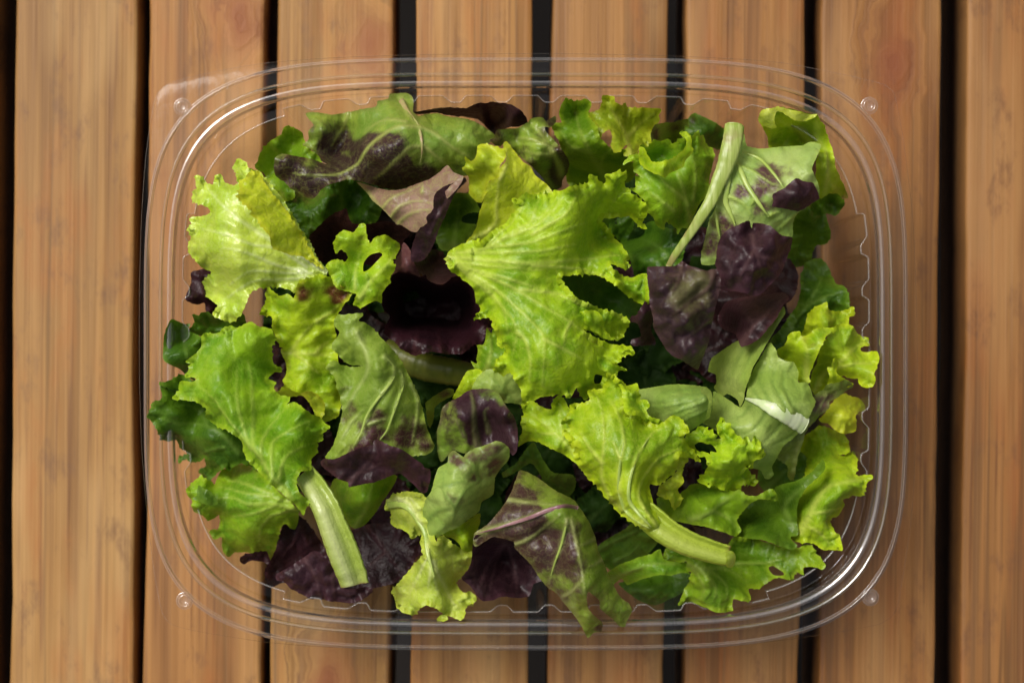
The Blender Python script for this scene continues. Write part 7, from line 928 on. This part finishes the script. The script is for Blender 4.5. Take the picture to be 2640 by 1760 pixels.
def build_tray():
    mat = plastic_material(gloss=.55)
    mat_wall = plastic_material('clear_plastic_wall', dark=(.92, .93, .87), gloss=.6, rough=.12, haze=.012)
    mat_flange = plastic_material('clear_plastic_flange', bump=.45, rough=.11, gloss=.22, bscale=150)
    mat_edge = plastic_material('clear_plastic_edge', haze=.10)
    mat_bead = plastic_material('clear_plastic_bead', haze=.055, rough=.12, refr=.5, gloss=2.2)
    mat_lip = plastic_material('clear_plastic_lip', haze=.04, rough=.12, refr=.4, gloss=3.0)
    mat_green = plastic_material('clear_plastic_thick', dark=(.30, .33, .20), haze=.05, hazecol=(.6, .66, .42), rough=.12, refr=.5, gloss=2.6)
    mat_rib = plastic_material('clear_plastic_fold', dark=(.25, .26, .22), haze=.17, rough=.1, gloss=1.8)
    cx, cy = TRAY_C
    root = empty('plastic_tray', (cx * MM, cy * MM, TOP_Z + .0006))
    tag(root, 'clear plastic salad tray with wide corner flange and ribbed side walls', 'tray')
    A, Bb, EXP = 117.0, 90.4, 4.5
    NA = 880
    # arc-length spaced parameter on the superellipse
    th = np.linspace(0, 2 * np.pi, 20001)
    ex = np.sign(np.cos(th)) * np.abs(np.cos(th)) ** (2 / EXP) * A
    ey = np.sign(np.sin(th)) * np.abs(np.sin(th)) ** (2 / EXP) * Bb
    s = np.r_[0, np.cumsum(np.hypot(np.diff(ex), np.diff(ey)))]
    t = np.interp(np.linspace(0, s[-1], NA, endpoint=False), s, np.arange(20001))
    X = np.interp(t, np.arange(20001), ex); Y = np.interp(t, np.arange(20001), ey)
    def nrm(X, Y):
        q = np.stack([np.roll(X, -1) - np.roll(X, 1), np.roll(Y, -1) - np.roll(Y, 1)], 1)
        n = np.stack([q[:, 1], -q[:, 0]], 1)
        return n / np.linalg.norm(n, axis=1, keepdims=True)
    NR = nrm(X, Y)
    def loop(d):
        k = d if hasattr(d, '__len__') else np.full(NA, d)
        # inward offset d: scale the curve, which keeps corners round
        return X * (1 - k / A), Y * (1 - k / Bb)
    H0 = RIM_Z - (TOP_Z + .0006)
    def sheet(name, loops, m=mat, cap=None):
        V = []; F = []
        for lx, ly, lz in loops:
            lz = lz if hasattr(lz, '__len__') else np.full(NA, lz)
            V += list(zip(lx * MM, ly * MM, lz * MM + H0))
        for i in range(len(loops) - 1):
            for j in range(NA):
                k = (j + 1) % NA
                F.append((i * NA + j, i * NA + k, (i + 1) * NA + k, (i + 1) * NA + j))
        if cap is not None:
            V.append((0, 0, cap * MM + H0)); c = len(V) - 1; b = (len(loops) - 1) * NA
            for j in range(NA): F.append((b + j, b + (j + 1) % NA, c))
        return mesh_obj(name, V, F, m, root)
    # flange: bulged rounded rectangle with ear-like corners
    FL = np.array(FLANGE, float)
    fs = catmull(FL, True, 1.0)
    ang = np.arctan2(fs[:, 1], fs[:, 0]); o = np.argsort(ang)
    fr = np.interp(np.arctan2(Y, X), ang[o], np.hypot(*fs.T)[o], period=2 * np.pi)
    a0 = np.arctan2(Y, X)
    fx, fy = fr * np.cos(a0), fr * np.sin(a0)
    def between(u):
        lx, ly = loop(-.9)
        return fx * (1 - u) + lx * u, fy * (1 - u) + ly * u
    wv = .12 * np.sin(a0 * 9) + .1 * np.sin(a0 * 17 + 1)
    sheet('flange', [(fx * .9988, fy * .9988, -2.3 + wv), (*between(.05), -2.2 + wv), (*between(.2), -2.0 + wv * .8), (*between(.4), -1.82 + wv * .6), (*between(.6), -1.66 + wv * .5), (*between(.8), -1.52 + wv * .3), (*between(1), -1.4)], mat_flange)
    # rim: raised outer bead, flat band, inner bead, stepped groove, top edge of the wall
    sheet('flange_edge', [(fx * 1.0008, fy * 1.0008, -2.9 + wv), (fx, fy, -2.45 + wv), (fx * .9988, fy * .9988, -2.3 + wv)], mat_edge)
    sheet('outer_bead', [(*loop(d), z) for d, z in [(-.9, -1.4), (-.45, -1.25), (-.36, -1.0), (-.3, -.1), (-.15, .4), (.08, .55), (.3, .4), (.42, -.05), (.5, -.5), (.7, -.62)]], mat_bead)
    sheet('rim_band', [(*loop(d), z) for d, z in [(.7, -.62), (2.2, -.66), (3.8, -.62)]])
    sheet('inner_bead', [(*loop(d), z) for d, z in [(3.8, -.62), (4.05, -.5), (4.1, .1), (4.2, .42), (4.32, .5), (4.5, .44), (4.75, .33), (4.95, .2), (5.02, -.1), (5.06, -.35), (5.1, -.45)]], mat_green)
    sheet('groove', [(*loop(d), z) for d, z in [(5.1, -.45), (5.5, -.6), (6.1, -.72), (6.35, -.76)]])
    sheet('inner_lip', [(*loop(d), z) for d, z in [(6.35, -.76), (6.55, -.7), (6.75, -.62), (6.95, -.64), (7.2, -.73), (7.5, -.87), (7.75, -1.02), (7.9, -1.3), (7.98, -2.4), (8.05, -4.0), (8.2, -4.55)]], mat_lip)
    sheet('lower_groove', [(*loop(d), z) for d, z in [(8.2, -4.55), (8.5, -4.65), (8.8, -4.5), (8.95, -4.25), (9.1, -4.4), (9.25, -5.4), (9.35, -6.3), (9.7, -6.6), (10.0, -6.6)]])
    # ribbed wall
    per_x, per_y = 16.2, 15.0
    def trap(u):
        u = (u % 1.0)
        return np.clip(np.minimum((u - .10) / .14, (.90 - u) / .14), 0, 1)
    on_tb = np.abs(Y) > Bb * .80
    on_tb &= np.abs(X) < 83
    on_lr = (np.abs(X) > A * .80) & (np.abs(Y) < 50)
    rib = np.full(NA, .0)
    rib[on_tb] = trap(X[on_tb] / per_x + .5)
    rib[on_lr] = trap(Y[on_lr] / per_y + .5)
    corner = (~on_tb) & (~on_lr)
    rib[corner] = .0
    depth = 2.1
    def wl(rows): return [(*loop(base + (1 - rib) * depth * k), z) for z, base, k in rows]
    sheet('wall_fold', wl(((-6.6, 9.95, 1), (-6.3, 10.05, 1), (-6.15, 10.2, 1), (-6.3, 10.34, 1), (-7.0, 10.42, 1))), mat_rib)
    sheet('wall_ledge', [(*loop(10.0), -6.6), (*loop(9.97 + (1 - rib) * depth), -6.6)])
    sheet('ribbed_wall', wl(((-7.0, 10.42, 1), (-8, 10.55, 1), (-14, 11.1, 1), (-22, 11.8, .9), (-32, 12.7, .75), (-42, 13.6, .5), (-48, 14.3, .2), (-51, 15.2, 0), (-52.6, 16.8, 0), (-53.4, 19.0, 0))), mat_wall)
    sheet('base', [(*loop(19.0), -53.4), (*loop(21), -53.9), (*loop(24), -54.0), (*loop(27), -53.2), (*loop(30), -52.6), (*loop(60), -52.6)], mat_wall, cap=-52.6)
    # corner dimples
    for x, y in DIMPLES:
        V, F = [], []; n = 40
        pr2 = [(2.7, -1.3), (2.4, -1.25), (2.05, -.75), (1.75, -.45), (1.4, -.65), (1.1, -1.15), (.5, -1.3)]
        for r, z in pr2:
            for j in range(n):
                a = 2 * math.pi * j / n
                V.append((r * math.cos(a) * MM, r * math.sin(a) * MM, (z + .25) * MM))
        for i in range(len(pr2) - 1):
            for j in range(n):
                k = (j + 1) % n
                F.append((i * n + j, i * n + k, (i + 1) * n + k, (i + 1) * n + j))
        c = len(V); V.append((0, 0, -1.05 * MM))
        for j in range(n): F.append(((len(pr2) - 1) * n + j, (len(pr2) - 1) * n + (j + 1) % n, c))
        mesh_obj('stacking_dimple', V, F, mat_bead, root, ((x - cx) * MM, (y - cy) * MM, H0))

TRAY_C = (4.29, -3.82)
FLANGE = [(-119.52, 3.82), (-119.39, 21.82), (-118.85, 41.96), (-117.77, 58.08), (-116.3, 70.16), (-114.95, 77.55), (-113.34, 81.18), (-110.12, 83.59), (-103.13, 85.61), (-92.39, 87.89), (-78.96, 89.91), (-57.47, 91.52), (-27.93, 92.46), (5.65, 92.73), (39.23, 92.19), (66.09, 90.98), (79.79, 89.77), (95.36, 86.82), (106.38, 84.4), (110.94, 83.06), (113.9, 80.37), (116.45, 67.88), (118.46, 52.71), (119.67, 41.42), (120.75, 15.1), (121.02, -5.04), (120.61, -25.19), (119.4, -48.02), (117.12, -65.35), (114.97, -77.57), (113.09, -81.06), (109.06, -83.48), (95.1, -86.16), (72.13, -89.25), (44.73, -90.86), (5.65, -91.54), (-27.93, -91.27), (-62.04, -90.46), (-81.91, -88.85), (-101.66, -85.63), (-109.18, -83.61), (-112.27, -80.25), (-114.82, -67.76), (-116.83, -52.05), (-118.58, -31.91), (-119.39, -11.76)]
DIMPLES = [(-101.6, 72.21), (110.19, 72.61), (-100.93, -79.86), (110.46, -78.78)]
SLATS = [  # tints darken to the right: light falloff put into colour, redder wood too
 (-357.37, -315.01, (0.94, 0.96, 0.97), (9000, 9000), (9000, 9000)),
 (-310.51, -268.16, (0.94, 0.96, 0.97), (9000, 9000), (9000, 9000)),
 (-263.66, -221.3, (0.94, 0.96, 0.97), (9000, 9000), (9000, 9000)),
 (-216.8, -174.44, (0.94, 0.96, 0.97), (9000, 9000), (9000, 9000)),
 (-167.31, -126.62, (1.02, 1.0, 0.95), (9000, 9000), (9000, 9000)),
 (-122.41, -83.4, (0.98, 0.85, 0.74), (10.8, 108.6), (9000, 9000)),
 (-79.7, -40.32, (1.08, 1.06, 0.98), (11.7, 98.4), (-0.7, -114.0)),
 (-33.12, 6.18, (1.03, 0.95, 0.86), (9000, 9000), (9000, 9000)),
 (12.65, 51.81, (0.93, 0.84, 0.76), (9000, 9000), (9000, 9000)),
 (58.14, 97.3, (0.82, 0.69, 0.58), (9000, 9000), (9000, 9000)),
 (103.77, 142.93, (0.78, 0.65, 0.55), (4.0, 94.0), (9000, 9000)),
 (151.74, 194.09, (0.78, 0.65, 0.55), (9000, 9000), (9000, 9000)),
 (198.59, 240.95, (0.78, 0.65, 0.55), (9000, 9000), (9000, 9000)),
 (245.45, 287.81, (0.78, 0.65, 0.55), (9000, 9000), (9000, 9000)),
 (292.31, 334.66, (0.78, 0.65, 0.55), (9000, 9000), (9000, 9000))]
SLAT_TILT = -0.00765

build_table()
build_tray()
build_leaf_bed()
build_leaves()
